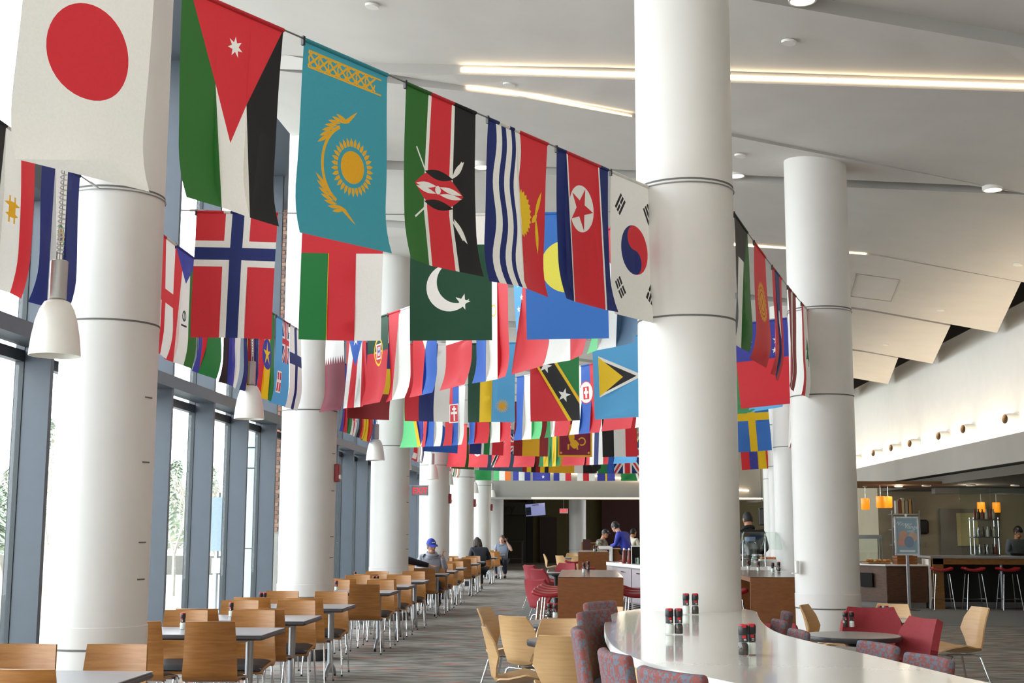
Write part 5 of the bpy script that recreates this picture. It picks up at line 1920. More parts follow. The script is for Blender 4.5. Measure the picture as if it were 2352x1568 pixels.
sw_ = empty('wall_socket', (8.0, 31.19, 1.17), 0, 'small pale wall socket below the black dispenser', 'socket')
mb = MB(); mb.bx(-0.04, 0.04, -0.012, 0, 0, 0.12); mb.build('plate', M_KWALL, sw_)
# rack with bottles on the bar, behind the glass
rk = empty('chrome_rack', (8.35, 27.95, 1.04), 0, 'chrome rack of bottles and tools behind the kitchen bar', 'rack')
for z in (0.0, 0.36, 0.72):
    mb = MB(); mb.bx(-0.27, 0.27, -0.16, 0.16, z, z + 0.025); mb.build('shelf', M_STEEL, rk)
for x in (-0.25, 0.25):
    for y in (-0.14, 0.14):
        mb = MB(); mb.lathe([(0.014, 0), (0.014, 0.78)], 10, (x, y, 0)); mb.build('upright', M_CHROME, rk, 60)
bot = MB(); bot.lathe([(0.03, 0), (0.032, 0.01), (0.032, 0.13), (0.014, 0.17), (0.014, 0.2), (0.016, 0.21)], 12)
bcol = [mat('bottle_pale', 'c9c6bc', 0.25, var=0.04), mat('bottle_dark', '3a2a22', 0.25, var=0.05), mat('bottle_red', '7b2d22', 0.3, var=0.05), mat('bottle_steel', 'b8babc', 0.2, 0.9, var=0.04)]
bme = [bot.mesh('bottle', m, 40) for m in bcol]
rnd = random.Random(11)
k = 0
for z in (0.025, 0.385, 0.745):
    for x in (-0.19, -0.11, -0.03, 0.05, 0.13, 0.2):
        q = rnd.randrange(4)
        o = bpy.data.objects.new('bottle', bme[q]); COL.objects.link(o)
        o.location = (8.35 + x, 27.93 + rnd.uniform(-0.05, 0.05), 1.04 + z)
        tag(o, 'small bottle on the %s shelf of the chrome rack' % ['lowest', 'middle', 'top'][k // 6], 'bottle', 'bottles on the %s shelf of the chrome rack' % ['lowest', 'middle', 'top'][k // 6])
        k += 1
pn_ = empty('frying_pan', (9.0, 27.9, 1.04), 0.4, 'dark frying pan with raised handle on the kitchen bar', 'pan')
mb = MB(); mb.lathe([(0.13, 0), (0.17, 0.05), (0.165, 0.05), (0.125, 0.008)], 20); mb.build('pan', M_BLACK, pn_, 40)
mb = MB(); mb.tube([(0.16, 0, 0.045), (0.24, 0, 0.1), (0.33, 0, 0.2)], 0.012, 8); mb.build('handle', M_STEEL, pn_, 40)
# kitchen depth: worktable, hood shelf, door recess
kt_ = empty('kitchen_worktable', (10.3, 29.6, 0), 0, 'pale worktable in the kitchen before the cook', 'table')
mb = MB(); mb.bx(-0.9, 1.4, -0.35, 0.35, 0.9, 0.95); mb.build('top', M_STEEL, kt_)
mb = MB(); mb.bx(-0.85, 1.35, -0.3, 0.3, 0.0, 0.9); mb.build('body', M_KDARK, kt_)
S('door_1', 8.3, 9.6, 31.1, 31.2, 0, 2.05, mat('grey_kitchen_door', '77736a', 0.5, var=0.05))
nb = empty('notice_board', (8.9, 31.08, 1.2), 0, 'cream notice sheet on the grey kitchen door', 'notice')
mb = MB(); mb.bx(-0.24, 0.24, -0.01, 0, 0, 0.75); mb.build('sheet', mat('cream_sheet', 'b5ad7f', 0.7), nb)
hd = empty('utensil_rail', (11.0, 28.6, 2.05), 0, 'steel rail with hanging utensils at the right of the kitchen', 'rail')
mb = MB(); mb.tube([(-1.0, 0, 0), (1.0, 0, 0)], 0.015, 8); mb.build('bar', M_STEEL, hd)
for k in range(9):
    mb = MB(); mb.tube([(-0.5 + 0.12 * k, 0, 0.0), (-0.5 + 0.12 * k, 0, -0.22 - 0.05 * (k % 3))], 0.012, 6)
    mb.ball((-0.5 + 0.12 * k, 0, -0.25 - 0.05 * (k % 3)), (0.035, 0.015, 0.05), 8, 5); mb.build('utensil', M_STEEL, hd, 50)
for x in (-0.9, 0.9):
    mb = MB(); mb.tube([(x, 0, 0), (x, 0, 0.41)], 0.01, 6); mb.build('hanger', M_STEEL, hd)
# amber pendants
M_AMBER = mat('amber_glass', 'f0a030', 0.3, var=0.0, emit=1.1, ecol='f08a18')
def mk_amber():
    a = empty('amber_pendant', (0, 0, 0), 0, 'x', 'lamp', 'amber glass pendants over the servery')
    mb = MB(); mb.lathe([(0.075, 0), (0.088, 0.02), (0.088, 0.2), (0.085, 0.23)], 20, cap=False); mb.lathe([(0.085, 0.23), (0.082, 0.22), (0.07, 0.004), (0.075, 0)], 20, cap=False)
    mb.build('shade', M_AMBER, a, 40)
    mb = MB(); mb.ball((0, 0, 0.07), 0.055, 10, 7); mb.build('bulb', mat('warm_bulb', 'ffd890', 0.4, var=0, emit=4, ecol='ffc860'), a, 60)
    mb = MB(); mb.tube([(0, 0, 0.15), (0, 0, 0.49)], 0.006, 6); mb.build('stem', M_STEEL, a)
    mb = MB(); mb.lathe([(0.05, 0.49), (0.05, 0.47), (0.01, 0.45)], 14); mb.build('canopy', M_STEEL, a, 40)
    return a
am0 = mk_amber()
for i, (u, v, y) in enumerate(((1988, 1170, 27.3), (2023, 1166, 26.6), (2040, 1166, 27.0), (2255, 1196, 30.2), (2290, 1196, 30.4))):
    p = aty(u, v, y)
    o = am0 if i == 0 else dup(am0)
    o.location = (p.x, y, p.z if i < 3 else 1.955)
    o['label'] = ['lit amber glass pendant nearest the second column', 'lit amber pendant left of the close pair above the poster', 'lit amber pendant right of the close pair above the poster', 'amber pendant deep in the kitchen, left of two', 'amber pendant deep in the kitchen, right of two'][i]
S('trim_3', 5.3, 7.3, 26.0, 28.5, 2.44, 2.5, mat('warm_canopy_board', '6a4a2a', 0.7, var=0.05))
# recessed downlights of the servery
def mk_down(r, h, name, grp):
    d = empty(name, (0, 0, 0), 0, 'x', 'light', grp)
    mb = MB(); mb.lathe([(r * 0.86, 0.0), (r, 0.0), (r, h), (r * 0.9, h)], 24, cap=False); mb.build('trim_ring', M_WHITE, d, 40)
    mb = MB(); mb.lathe([(0.0, 0.006), (r * 0.86, 0.006)], 24, cap=False)
    mb.f = [f[::-1] for f in mb.f]
    mb.build('lens', M_LAMPON, d)
    return d
dl0 = mk_down(0.09, 0.03, 'downlight', 'recessed downlights over the servery')
for i, (u, v) in enumerate(((2064, 1117), (2128, 1116), (2230, 1115), (2332, 1112))):
    p = aty(u, v, 26.4 if i else 26.9)
    o = dl0 if i == 0 else dup(dl0)
    o.location = (p.x, p.y, 2.425 if p.x > 7.3 else 2.415)
    o['label'] = 'small recessed downlight over the servery, %s from the column' % ORD[i]
def lamp_point(p, e, c=(1, 0.85, 0.62), r=0.06):
    l = light('servery_lamp', 'POINT', p, e, c, shadow_soft_size=r)
for u, e in ((2064, 12), (2230, 22)):
    p = aty(u, 1116, 26.6)
    lamp_point((p.x, p.y, 2.33), e)
lamp_point((9.2, 29.5, 2.25), 20, (1, 0.9, 0.75))
lamp_point((11.5, 29.0, 2.25), 9, (1, 0.9, 0.75))
lamp_point((9.0, 20.0, 2.3), 4, (1, 0.9, 0.75))
for i, (x, y) in enumerate(((8.75, 29.9), (8.55, 29.0))):
    mb = MB(); mb.bx(-0.28, 0.28, -0.08, 0.08, -0.012, 0.0)
    o = mb.build('ceiling_panel_light', M_LAMPON); o.location = (x, y, 2.447)
    tag(o, 'flat lit panel in the kitchen ceiling, %s of two' % ['farther', 'nearer'][i], 'light', 'flat lit panels in the kitchen ceiling')
# poster on a stand
ps = empty('poster_stand', (6.38, 26.4, 0), 0, 'white-framed poster on a silver pole stand before the walnut cabinet', 'sign')
zt, zb_ = 1.80, 1.085
mb = MB(); mb.bx(-0.22, 0.22, -0.01, 0.012, zb_, zt); fr_ = mb.build('poster', mat('poster_blue', '9db7c4', 0.4, var=0.04), ps)
for nm, b in (('rail', (-0.235, 0.235, zt - 0.012, zt + 0.018)), ('rail', (-0.235, 0.235, zb_ - 0.018, zb_ + 0.012)), ('stile', (-0.235, -0.205, zb_, zt)), ('stile', (0.205, 0.235, zb_, zt))):
    mb = MB(); mb.bx(b[0], b[1], -0.02, 0.02, b[2], b[3]); mb.build('frame_' + nm, mat('white_frame', 'e8e8ea', 0.4), ps)
mb = MB(); mb.bx(-0.03, 0.03, -0.01, 0.02, 0.02, zb_ - 0.01, 0.006); mb.build('pole', mat('silver_pole', 'cfd0d6', 0.35, 0.5), ps)
mb = MB(); mb.lathe([(0.2, 0), (0.2, 0.012), (0.03, 0.03)], 28); mb.build('base', M_STEEL, ps, 40)
mb = MB(); mb.bx(-0.022, 0.022, -0.01, 0.01, zt + 0.018, zt + 0.07, 0.008); mb.build('clip', M_WHITE, ps)
M_INK = mat('poster_white_ink', 'f2f4f6', 0.5, var=0)
text('lettering', 'Winter', 0.115, M_INK, fr_, (-0.07, -0.0125, 1.675), (PI / 2, 0.06, 0), 0.0008, shear=0.15)
text('lettering', 'Range', 0.105, M_INK, fr_, (0.09, -0.0125, 1.615), (PI / 2, 0.06, 0), 0.0008, shear=0.15)
text('lettering', 'NEED', 0.055, M_INK, fr_, (0.08, -0.0125, 1.53), (PI / 2, 0, 0), 0.0008)
for k, (cx, cz, rx, rz, m) in enumerate(((-0.07, 1.40, 0.09, 0.15, 'dba994'), (0.11, 1.42, 0.085, 0.10, 'd8b8a0'), (-0.09, 1.31, 0.1, 0.07, 'e0a595'), (0.04, 1.325, 0.095, 0.11, '8a9fb8'))):
    mb = MB(); q = DISC(cx, cz, rx, 22, rz)
    y = -0.0112 - 0.0006 * k
    mb.add([(x, y, z) for x, z in q], [list(range(22))])
    mb.build('printed_shape', mat('poster_print_%s' % 'abcd'[k], m, 0.5, var=0.08, scale=12), fr_)
mb = MB(); mb.bx(-0.15, 0.15, -0.0122, -0.0112, 1.13, 1.165); mb.build('printed_band', M_INK, fr_)

# ---- wall lights above the bulkhead, cylinders pointing into the hall
def mk_spot():
    s = empty('wall_spotlight', (0, 0, 0), 0, 'x', 'light', 'white cylinder spotlights along the right wall')
    R = Matrix.Rotation(-PI / 2, 3, 'Y')
    mb = MB(); mb.lathe([(0.125, 0.0), (0.125, 0.02), (0.1, 0.03), (0.1, 0.17), (0.085, 0.24), (0.078, 0.25)], 24, (0, 0, 0), R, cap=False); mb.build('housing', M_WHITE, s, 40)
    mb = MB(); mb.lathe([(0.078, 0.25), (0.07, 0.23), (0.055, 0.13)], 24, (0, 0, 0), R, cap=False)
    mb.build('reflector', mat('warm_reflector', 'a88f74', 0.4, 0.2, var=0.05), s, 40)
    mb = MB(); mb.lathe([(0.0, 0.13), (0.056, 0.13)], 24, (0, 0, 0), R, cap=False); mb.build('lens', mat('dark_lens', '5b4332', 0.2, var=0.05), s, 40)
    mb = MB(); mb.lathe([(0.15, -0.01), (0.15, 0.005)], 28, (0, 0, 0), R); mb.build('back_plate', M_WHITE, s, 40)
    return s
sp0 = mk_spot()
SPX = 7.29
for i, (u, v) in enumerate(((2337, 963), (2238, 986), (2180, 1002), (2112, 1019), (2068, 1029), (2026, 1041), (1978, 1053))):
    p = atx(u, v, SPX)
    o = sp0 if i == 0 else dup(sp0)
    o.location = p
    o.rotation_euler = (0, 0, 0.35)
    o['label'] = 'white cylinder spotlight on the right wall, %s from the right' % ORD[i]
# hidden cove tube that washes the foot of the right wall
mb = MB(); mb.bx(7.03, 7.07, 14, 48, 3.025, 3.05)
cv = mb.build('cove_light', mat('cove_lens', 'ffe6b8', 0.5, var=0, emit=85, ecol='ffe6c0'))
tag(cv, 'long warm light tube lying on the bulkhead at the foot of the right wall', 'light')
mb = MB(); mb.bx(6.95, 6.99, 4, 49, 3.02, 3.10)
tag(mb.build('trim_4', M_BULK), kind='structure')

# ---- small round cans and discs in the ceiling
can0 = mk_down(0.11, 0.16, 'ceiling_can_light', 'round can lights in the ceiling slots')
for i, (u, v, e) in enumerate(((1107, 385, 0.02), (1843, 3, 0.0), (2280, 437, -0.03), (1690, 405, 0.02))):
    p = onplane(u, v, e)
    o = can0 if i == 0 else dup(can0)
    o.location = p
    o['label'] = ['round can light between the spear-shield flag and the wavy striped flag', 'round can light at the top frame edge', 'round can light at the right, in the lower slot', 'round can light just right of the big column'][i]
sd_ = MB(); sd_.lathe([(0.0, -0.02), (0.06, -0.02), (0.065, 0.0)], 20, cap=False)
me_sd = sd_.mesh('ceiling_sensor', M_WHITE, 40)
for i, (u, v, lab) in enumerate(((855, 12, 'small white ceiling disc above the teal flag'), (1170, 192, 'small white ceiling disc between the two light strips'), (1812, 95, 'small white ceiling disc above the second column'), (2338, 606, 'small white ceiling disc near the right edge'),
                                 (2160, 711, 'small white ceiling disc over the first saw-tooth panel'), (2034, 790, 'small white ceiling disc over the second saw-tooth panel'), (1700, 356, 'small white ceiling disc touching the big column'))):
    o = bpy.data.objects.new('ceiling_sensor', me_sd); COL.objects.link(o)
    o.location = onplane(u, v, 0.035 if i < 3 else 0.0)
    o.rotation_euler = (0, 0.128, 0)
    tag(o, lab, 'ceiling disc', 'small discs in the ceiling')

ap = MB()
cs_ = [onplane(u, v, -0.004) for u, v in ((1966, 628), (2066, 642), (2046, 692), (1952, 680))]
for a, b in zip(cs_, cs_[1:] + cs_[:1]):
    ap.tube([a, b], 0.006, 4)
o = ap.build('access_hatch', M_BULK)
tag(o, 'faint square hatch outline in the ceiling panel right of the second column', 'hatch')

# ---- serving island with salad bar
isl = empty('serving_island', (0.5, 22.6, 0), 0, 'white-topped serving island with grey cabinet doors behind the big column', 'counter')
P4 = [(-0.05, 2.9), (0.02, 2.6), (0.64, 0.15), (0.8, 0), (2.62, 0.0), (2.62, 1.15), (1.6, 1.15), (1.55, 2.9)]
mb = MB(); mb.prism(P4, 0.87, 0.93); mb.build('countertop', M_SOLIDE, isl)
mb = MB(); mb.prism(inset(P4, 0.05), 0.1, 0.87); mb.build('body', mat('mauve_grey_laminate', '9a8f8e', 0.5, var=0.03), isl)
mb = MB(); mb.prism(inset(P4, 0.1), 0.0, 0.1); mb.build('plinth', M_STEEL, isl)
a_, b_ = Vector((0.02, 2.6)), Vector((0.64, 0.15))
dr_ = (b_ - a_).normalized(); nr_ = Vector((dr_.y, -dr_.x))
angI = math.atan2(dr_.y, dr_.x)
for k in range(2):
    mid = a_ + dr_ * (0.85 + 1.0 * k) + Vector((-abs(nr_.x), -abs(nr_.y))) * -0.035
    RM = Matrix.Rotation(angI, 3, 'Z')
    mb = MB(); mb.box((mid.x, mid.y, 0.55), (0.94, 0.02, 0.58), RM); d = mb.build('door', mat('mauve_door', 'a2979a', 0.5, var=0.03), isl)
    mb = MB(); mb.box((mid.x + nr_.x * 0.03 * (-1 if nr_.x > 0 else 1), mid.y, 0.78), (0.2, 0.02, 0.015), RM); mb.build('handle', M_CHROME, d)
    for q in range(4):
        mb = MB(); mb.box((mid.x - abs(nr_.x) * 0.008, mid.y - abs(nr_.y) * 0.008, 0.13 + 0.032 * q), (0.8, 0.024, 0.014), RM); mb.build('vent_slot', M_DARK, d)
# things on the island
M_KET = mat('red_brown_sauce', '7e2f22', 0.25, var=0.05)
for i, u in enumerate((1426, 1438)):
    b = empty('sauce_bottle', (aty(u, 1290, 24.3 - 0.1 * i).x + 0.06, 24.3 - 0.1 * i, 0.931), 0, ['red-brown sauce bottle with white cap, left one, beside the glasses', 'red-brown sauce bottle next to the glass display'][i], 'bottle', 'sauce bottles on the island')
    mb = MB(); mb.lathe([(0.035, 0), (0.04, 0.02), (0.04, 0.12), (0.028, 0.16), (0.03, 0.2), (0.018, 0.245)], 16); mb.build('body', M_KET, b, 40)
    mb = MB(); mb.lathe([(0.02, 0.245), (0.02, 0.275), (0.015, 0.28)], 12); mb.build('cap', M_WHITE, b, 40)
gc = empty('glass_rack', (1.18, 24.1, 0.931), 0.0, 'glass-fronted rack of tumblers on the serving island', 'rack')
for x in (-0.3, 0.35):
    mb = MB(); mb.bx(x - 0.008, x + 0.008, -0.2, -0.18, 0, 0.31); mb.build('upright', M_WHITE, gc)
mb = MB(); mb.bx(-0.3, 0.36, -0.2, 0.2, 0.31, 0.325); mb.build('top', M_WHITE, gc)
mb = MB(); mb.bx(-0.3, 0.36, 0.19, 0.2, 0.0, 0.31); mb.build('back', M_DARK, gc)
gl_ = MB(); gl_.lathe([(0.0, 0.004), (0.028, 0.004), (0.034, 0.11), (0.037, 0.11), (0.031, 0.0), (0.0, 0.0)], 14, cap=False); me_gl = gl_.mesh('tumbler', M_CLEAR, 40)
for x in range(6):
    for y in range(2):
        o = bpy.data.objects.new('tumbler', me_gl); COL.objects.link(o)
        o.location = (0.98 + 0.085 * x, 24.0 + 0.1 * y, 0.931)
        tag(o, 'clear tumbler inside the glass-fronted rack on the island', 'glass', 'tumblers in the rack')
# sneeze guard with jars, right of the big column
sg = empty('sneeze_guard', (2.75, 22.75, 0.931), 0, 'glass sneeze guard on chrome posts over the salad bar', 'sneeze guard')
for x in (-0.02, 0.36):
    mb = MB(); mb.tube([(x, 0, 0), (x, 0, 0.42), (x + 0.02, 0.16, 0.55)], 0.014, 10); mb.build('post', M_CHROME, sg, 50)
    mb = MB(); mb.tube([(x - 0.06, -0.1, 0.36), (x + 0.05, 0.22, 0.58)], 0.008, 6); mb.build('bracket', M_CHROME, sg, 50)
def slant(mb, x0, x1, y0, z0, y1, z1, t=0.008):
    mb.add([(x0, y0, z0), (x1, y0, z0), (x1, y1, z1), (x0, y1, z1), (x0, y0 + t, z0 - t), (x1, y0 + t, z0 - t), (x1, y1 + t, z1 - t), (x0, y1 + t, z1 - t)],
           [(0, 1, 2, 3), (7, 6, 5, 4), (0, 4, 5, 1), (1, 5, 6, 2), (2, 6, 7, 3), (3, 7, 4, 0)])
for nm, a in (('front_pane', (-0.1, 0.36, -0.18, 0.30, 0.14, 0.58)), ('end_pane', (0.38, 0.62, -0.18, 0.30, 0.14, 0.58))):
    mb = MB(); slant(mb, *a); mb.build(nm, M_CLEAR, sg)
mb = MB(); mb.bx(-0.1, 0.62, 0.16, 0.5, 0.575, 0.583); mb.build('top_pane', M_CLEAR, sg)
def jar(name, x, y, r, h, lid, label, lidm, fill=None):
    j = empty(name, (x, y, 0.931), 0, label, 'jar', 'glass jars at the salad bar')
    mb = MB(); mb.lathe([(0.0, 0.004), (r * 0.95, 0.0), (r, 0.02), (r, h * 0.8), (r * 0.8, h)], 22, cap=False); mb.build('glass', M_CLEAR, j, 40)
    mb = MB(); mb.lathe([(r * 0.85, h), (r * 0.87, h + 0.01), (r * 0.87, h + lid), (r * 0.8, h + lid + 0.006)], 22); mb.build('lid', lidm, j, 40)
    if fill:
        mb = MB(); mb.lathe([(r * 0.9, 0.01), (r * 0.93, 0.03), (r * 0.93, h * 0.55)], 20); mb.build('filling', fill, j, 40)
    return j
M_PALEF = mat('pale_crackers', 'b9b4a8', 0.8, var=0.25, scale=40)
jar('storage_jar', 2.72, 22.9, 0.095, 0.17, 0.03, 'round glass jar with metal lid, left one at the salad bar', M_STEEL, M_PALEF)
jar('storage_jar', 2.985, 22.9, 0.1, 0.17, 0.03, 'round glass jar with metal lid, right one at the salad bar', M_STEEL, mat('speckled_mix', 'a39a93', 0.8, var=0.3, scale=60))
jar('storage_jar', 2.95, 23.5, 0.11, 0.42, 0.07, 'tall clear canister with blue-grey lid at the salad bar', mat('blue_grey_lid', '71809a', 0.5))
fb = empty('food_pan', (3.2, 23.1, 0.931), 0, 'white salad pan of orange fruit under the glass guard', 'pan')
mb = MB(); mb.box((0, 0, 0.06), (0.3, 0.25, 0.12), None, 0.01); mb.build('pan', M_WHITE, fb)
mb = MB()
for k in range(10):
    mb.ball((-0.1 + 0.05 * (k % 5), -0.06 + 0.1 * (k // 5), 0.135), (0.035, 0.04, 0.025), 8, 5)
o = mb.build('orange_fruit', mat('orange_fruit', 'd98a5a', 0.6, var=0.1), fb, 60)
o['kind'] = 'stuff'
# white napkin holder fixed to the second column
nh = empty('napkin_box', (2.24, 14.02, 0), 0, 'small white box fixed to the left side of the second column', 'box')
mb = MB(); mb.box((0.0, 0, 1.17), (0.035, 0.09, 0.125), None, 0.006); mb.build('case', M_WHITE, nh)
mb = MB(); mb.bx(-0.05, 0.02, -0.05, 0.05, 1.098, 1.105); mb.build('shelf', M_WHITE, nh)

# ---- signs
M_EXITR = mat('exit_red', 'e0202c', 0.4, var=0, emit=1.6, ecol='ff2a35')
M_EXITF = mat('exit_face', 'e6c8c8', 0.4, var=0, emit=0.25, ecol='ffb0b0')
def exit_sign(x, y, z, w, label, bracket, pink=False):
    e = empty('exit_sign', (x, y, z), 0, label, 'sign', 'red exit signs')
    h = w * 0.56
    mb = MB(); mb.box((0, 0, 0), (w, 0.04, h), None, 0.006); mb.build('housing', M_EXITF if pink else mat('grey_sign_case', '8d98a2', 0.5), e)
    if not pink:
        mb = MB(); mb.box((0, -0.022, 0), (w * 0.94, 0.004, h * 0.88)); mb.build('face', mat('exit_tinted_face', '9c8a90', 0.2, var=0, emit=0.0), e)
    text('lettering', 'EXIT', h * 0.92, M_EXITR, e, (0, -0.027, 0), (PI / 2, 0, 0), 0.002, sx_=0.92)
    if bracket:
        mb = MB(); mb.bx(-w * 0.75, w * 0.52, -0.025, 0.025, h / 2 + 0.0, h / 2 + 0.02); mb.build('bracket', M_POST, e)
    return e
p = aty(965, 1127, 22.75)
exit_sign(p.x, p.y, p.z, 0.28, 'red lit EXIT sign on a bracket from the third window column', True)
p = aty(1295, 1173, 51.5)
ex2 = exit_sign(p.x, p.y, p.z, 0.33, 'far EXIT sign left of the column in the dark cafe', False, True)
mb = MB(); mb.tube([(0, 0, 0.08), (0, 0, 2.97 - p.z)], 0.01, 6); mb.build('hanger', M_POST, ex2)
# fire alarm strobes on the columns
def alarm(x, y, z, label):
    a = empty('fire_alarm', (x, y, z), 0, label, 'alarm', 'red fire alarms on the window columns')
    mb = MB(); mb.box((0, 0, 0), (0.06, 0.14, 0.22), None, 0.01); mb.build('case', mat('alarm_red', '8e1a22', 0.4, var=0.04), a, 40)
    mb = MB(); mb.box((0.035, -0.02, -0.05), (0.03, 0.08, 0.06), None, 0.01); mb.build('strobe', M_WHITE, a, 40)
for i, (u, v) in ((1, (769, 1086)), (3, (1032, 1145)), (4, (1088, 1155)), (5, (1128, 1165))):
    c = C[i]
    alarm(c.x + 0.36, c.y, aty(u, v, c.y).z, 'red fire alarm with strobe on the %s window column' % NTH[i])

# ---- far cafe
S('trim_5', -5.3, 7.4, 48.0, 48.4, 2.62, 2.7, M_FAR)
mb = MB(); mb.bx(-1.85, 6.5, 47.96, 48.0, 2.66, 2.69)
tag(mb.build('linear_light', M_TUBE2), 'thin lit strip under the far bulkhead', 'light', 'linear ceiling lights in the panel slots')
S('wall_cafe_right_panel', 0.9, 3.4, 61.6, 61.8, 0, 2.95, M_MAROON)
S('wall_cafe_sign_panel', -5.2, -2.35, 59.8, 60.0, 2.2, 2.75, mat('sign_panel_grey', '2f2d29', 0.7))
pw = text('wall_lettering', 'pantry', 0.62, mat('black_letter', '0d0c0b', 0.5, var=0), None, (-3.85, 59.78, 2.48), (PI / 2, 0, 0), 0.01)
tag(pw, 'dark word on the grey panel of the far cafe, its end showing past the column', 'lettering')
S('door_2', -2.0, -1.2, 61.7, 61.8, 0, 2.1, mat('dark_brown_door', '2a140d', 0.6, var=0.05))
S('trim_6', -2.6, -2.3, 61.4, 61.8, 0, 2.95, mat('black_pier', '14110d', 0.8))
S('wall_cafe_partition', -5.3, -2.6, 60.6, 60.8, 0, 2.2, mat('dark_olive_partition', '2c2818', 0.8))
tv = empty('wall_screen', (-1.98, 55.5, 2.36), 0.0, 'flat screen hanging from the ceiling of the far cafe, lit lilac', 'screen')
R_T = Matrix.Rotation(-0.08, 3, 'Y')
mb = MB(); mb.box((0, 0.03, 0), (0.86, 0.05, 0.54), R_T); mb.build('case', M_BLACK, tv)
mb = MB(); mb.box((0.0, 0.0, 0), (0.82, 0.012, 0.5), R_T); mb.build('display', mat('lilac_display', 'a9aee0', 0.4, var=0, emit=0.75, ecol='a9aee6'), tv)
mb = MB(); mb.box((-0.29, -0.009, -0.07), (0.22, 0.006, 0.33), R_T); mb.build('picture', mat('dark_display_picture', '39405a', 0.4, var=0.5, scale=9, emit=0.05), tv)
mb = MB(); mb.box((0.0, -0.009, 0.19), (0.28, 0.006, 0.03), R_T); mb.build('text_line', mat('display_text', '4a4f78', 0.4, var=0), tv)
mb = MB(); mb.tube([(0, 0.04, 0.2), (0, 0.04, 0.6)], 0.02, 8); mb.build('hanger', M_BLACK, tv)
for i, (u, v) in enumerate(((1274, 1165), (1372, 1165), (1384, 1166), (1396, 1165), (1446, 1164))):
    p = aty(u, v, 53.0)
    o = dup(dl0)
    o.location = (p.x, 53.0 + 0.4 * i, 2.93)
    o.scale = (1.3, 1.3, 1)
    o['label'] = 'small downlight in the dark cafe ceiling, %s from the left' % ORD[i]
    o['group'] = 'downlights of the far cafe'
for x, e in ((-1.5, 40), (1.6, 50), (4.5, 40)):
    lamp_point((x, 55.5, 2.8), e, (1, 0.85, 0.6))
fl = MB()
pa_, pb_ = aty(1235, 1081, 48.32), aty(1720, 1128, 48.32)
fl.add([pa_ + Vector((0, dy, dz)) for dy, dz in ((0, 0), (0, .05), (.08, .05), (.08, 0))] + [pb_ + Vector((0, dy, dz)) for dy, dz in ((0, 0), (0, .05), (.08, .05), (.08, 0))],
       [(0, 4, 5, 1), (1, 5, 6, 2), (2, 6, 7, 3), (3, 7, 4, 0), (3, 0, 1, 2), (4, 7, 6, 5)])
tag(fl.build('linear_light', M_TUBE2), 'thin slanting lit strip on the far bulkhead behind the far flags', 'light', 'linear ceiling lights in the panel slots')
# tall cafe table and stools in the dark
hc = empty('cafe_high_table', (-3.0, 56.0, 0), 0, 'dark high table in the far cafe behind the man on the phone', 'table')
mb = MB(); mb.bx(-0.5, 0.5, -0.35, 0.35, 1.0, 1.05); mb.build('top', M_BLACK, hc)
for x in (-0.45, 0.45):
    for y in (-0.3, 0.3):
        mb = MB(); mb.bx(x - 0.02, x + 0.02, y - 0.02, y + 0.02, 0, 1.0); mb.build('leg', M_EDGE, hc)
mb = MB(); mb.bx(-0.45, 0.45, -0.31, -0.29, 0.3, 0.33); mb.build('footrail', M_EDGE, hc)
# white waterfall counter, wood cabinet and panel near the men
wc = empty('waterfall_counter', (0.62, 35.5, 0), 0, 'white-edged counter end behind the far communal table, below the man in blue', 'counter')
mb = MB(); mb.bx(-0.16, 0.18, 0, 2.0, 1.02, 1.09); mb.build('top', M_SOLIDE, wc)
mb = MB(); mb.bx(0.13, 0.18, 0, 2.0, 0, 1.02); mb.build('end', M_SOLIDE, wc)
mb = MB(); mb.bx(0.2, 0.42, 0.1, 2.0, 0, 1.03); mb.build('wood_side', M_BROWN, wc)
wk = empty('wood_cabinet', (-0.02, 51.0, 0), 0, 'wooden cabinet with a dark opening at the far column', 'cabinet')
for b in ((-0.02, 0.7, 0, 0.5, 1.0, 1.06), (-0.02, 0.04, 0, 0.5, 0, 1.0), (0.64, 0.7, 0, 0.5, 0, 1.0), (-0.02, 0.7, 0.0, 0.5, 0.0, 0.6), (-0.02, 0.7, 0.4, 0.5, 0.6, 1.0)):
    mb = MB(); mb.bx(*b); mb.build('board', M_OAKF, wk)
bp = empty('menu_board_stand', (0.12, 37.2, 0), 0, 'dark maroon board standing left of the seated man in camouflage', 'board')
mb = MB(); mb.bx(-0.11, 0.11, -0.02, 0.02, 0.6, 1.27); mb.build('board', M_MAROON, bp)
for x in (-0.08, 0.08):
    mb = MB(); mb.bx(x - 0.015, x + 0.015, -0.015, 0.015, 0, 0.6); mb.build('leg', M_BLACK, bp)
# wall speaker box and pale panel by the far columns on the right
mb = MB(); mb.bx(6.55, 6.95, 48.9, 53.0, 2.64, 3.02)
tag(mb.build('trim_7', M_BULK), kind='structure')
sk_ = empty('wall_speaker', (6.2, 46.0, 2.0), 0, 'black speaker box hanging near the farthest column', 'speaker')
mb = MB(); mb.box((0, 0, 0), (0.22, 0.25, 0.6), None, 0.02); mb.build('cabinet', M_BLACK, sk_)
mb = MB(); mb.box((0, -0.128, 0), (0.18, 0.01, 0.5)); mb.build('grille', M_EDGE, sk_)
mb = MB(); mb.tube([(0, 0, 0.3), (0, 0, 3.0)], 0.012, 6); mb.build('bracket', M_BLACK, sk_)
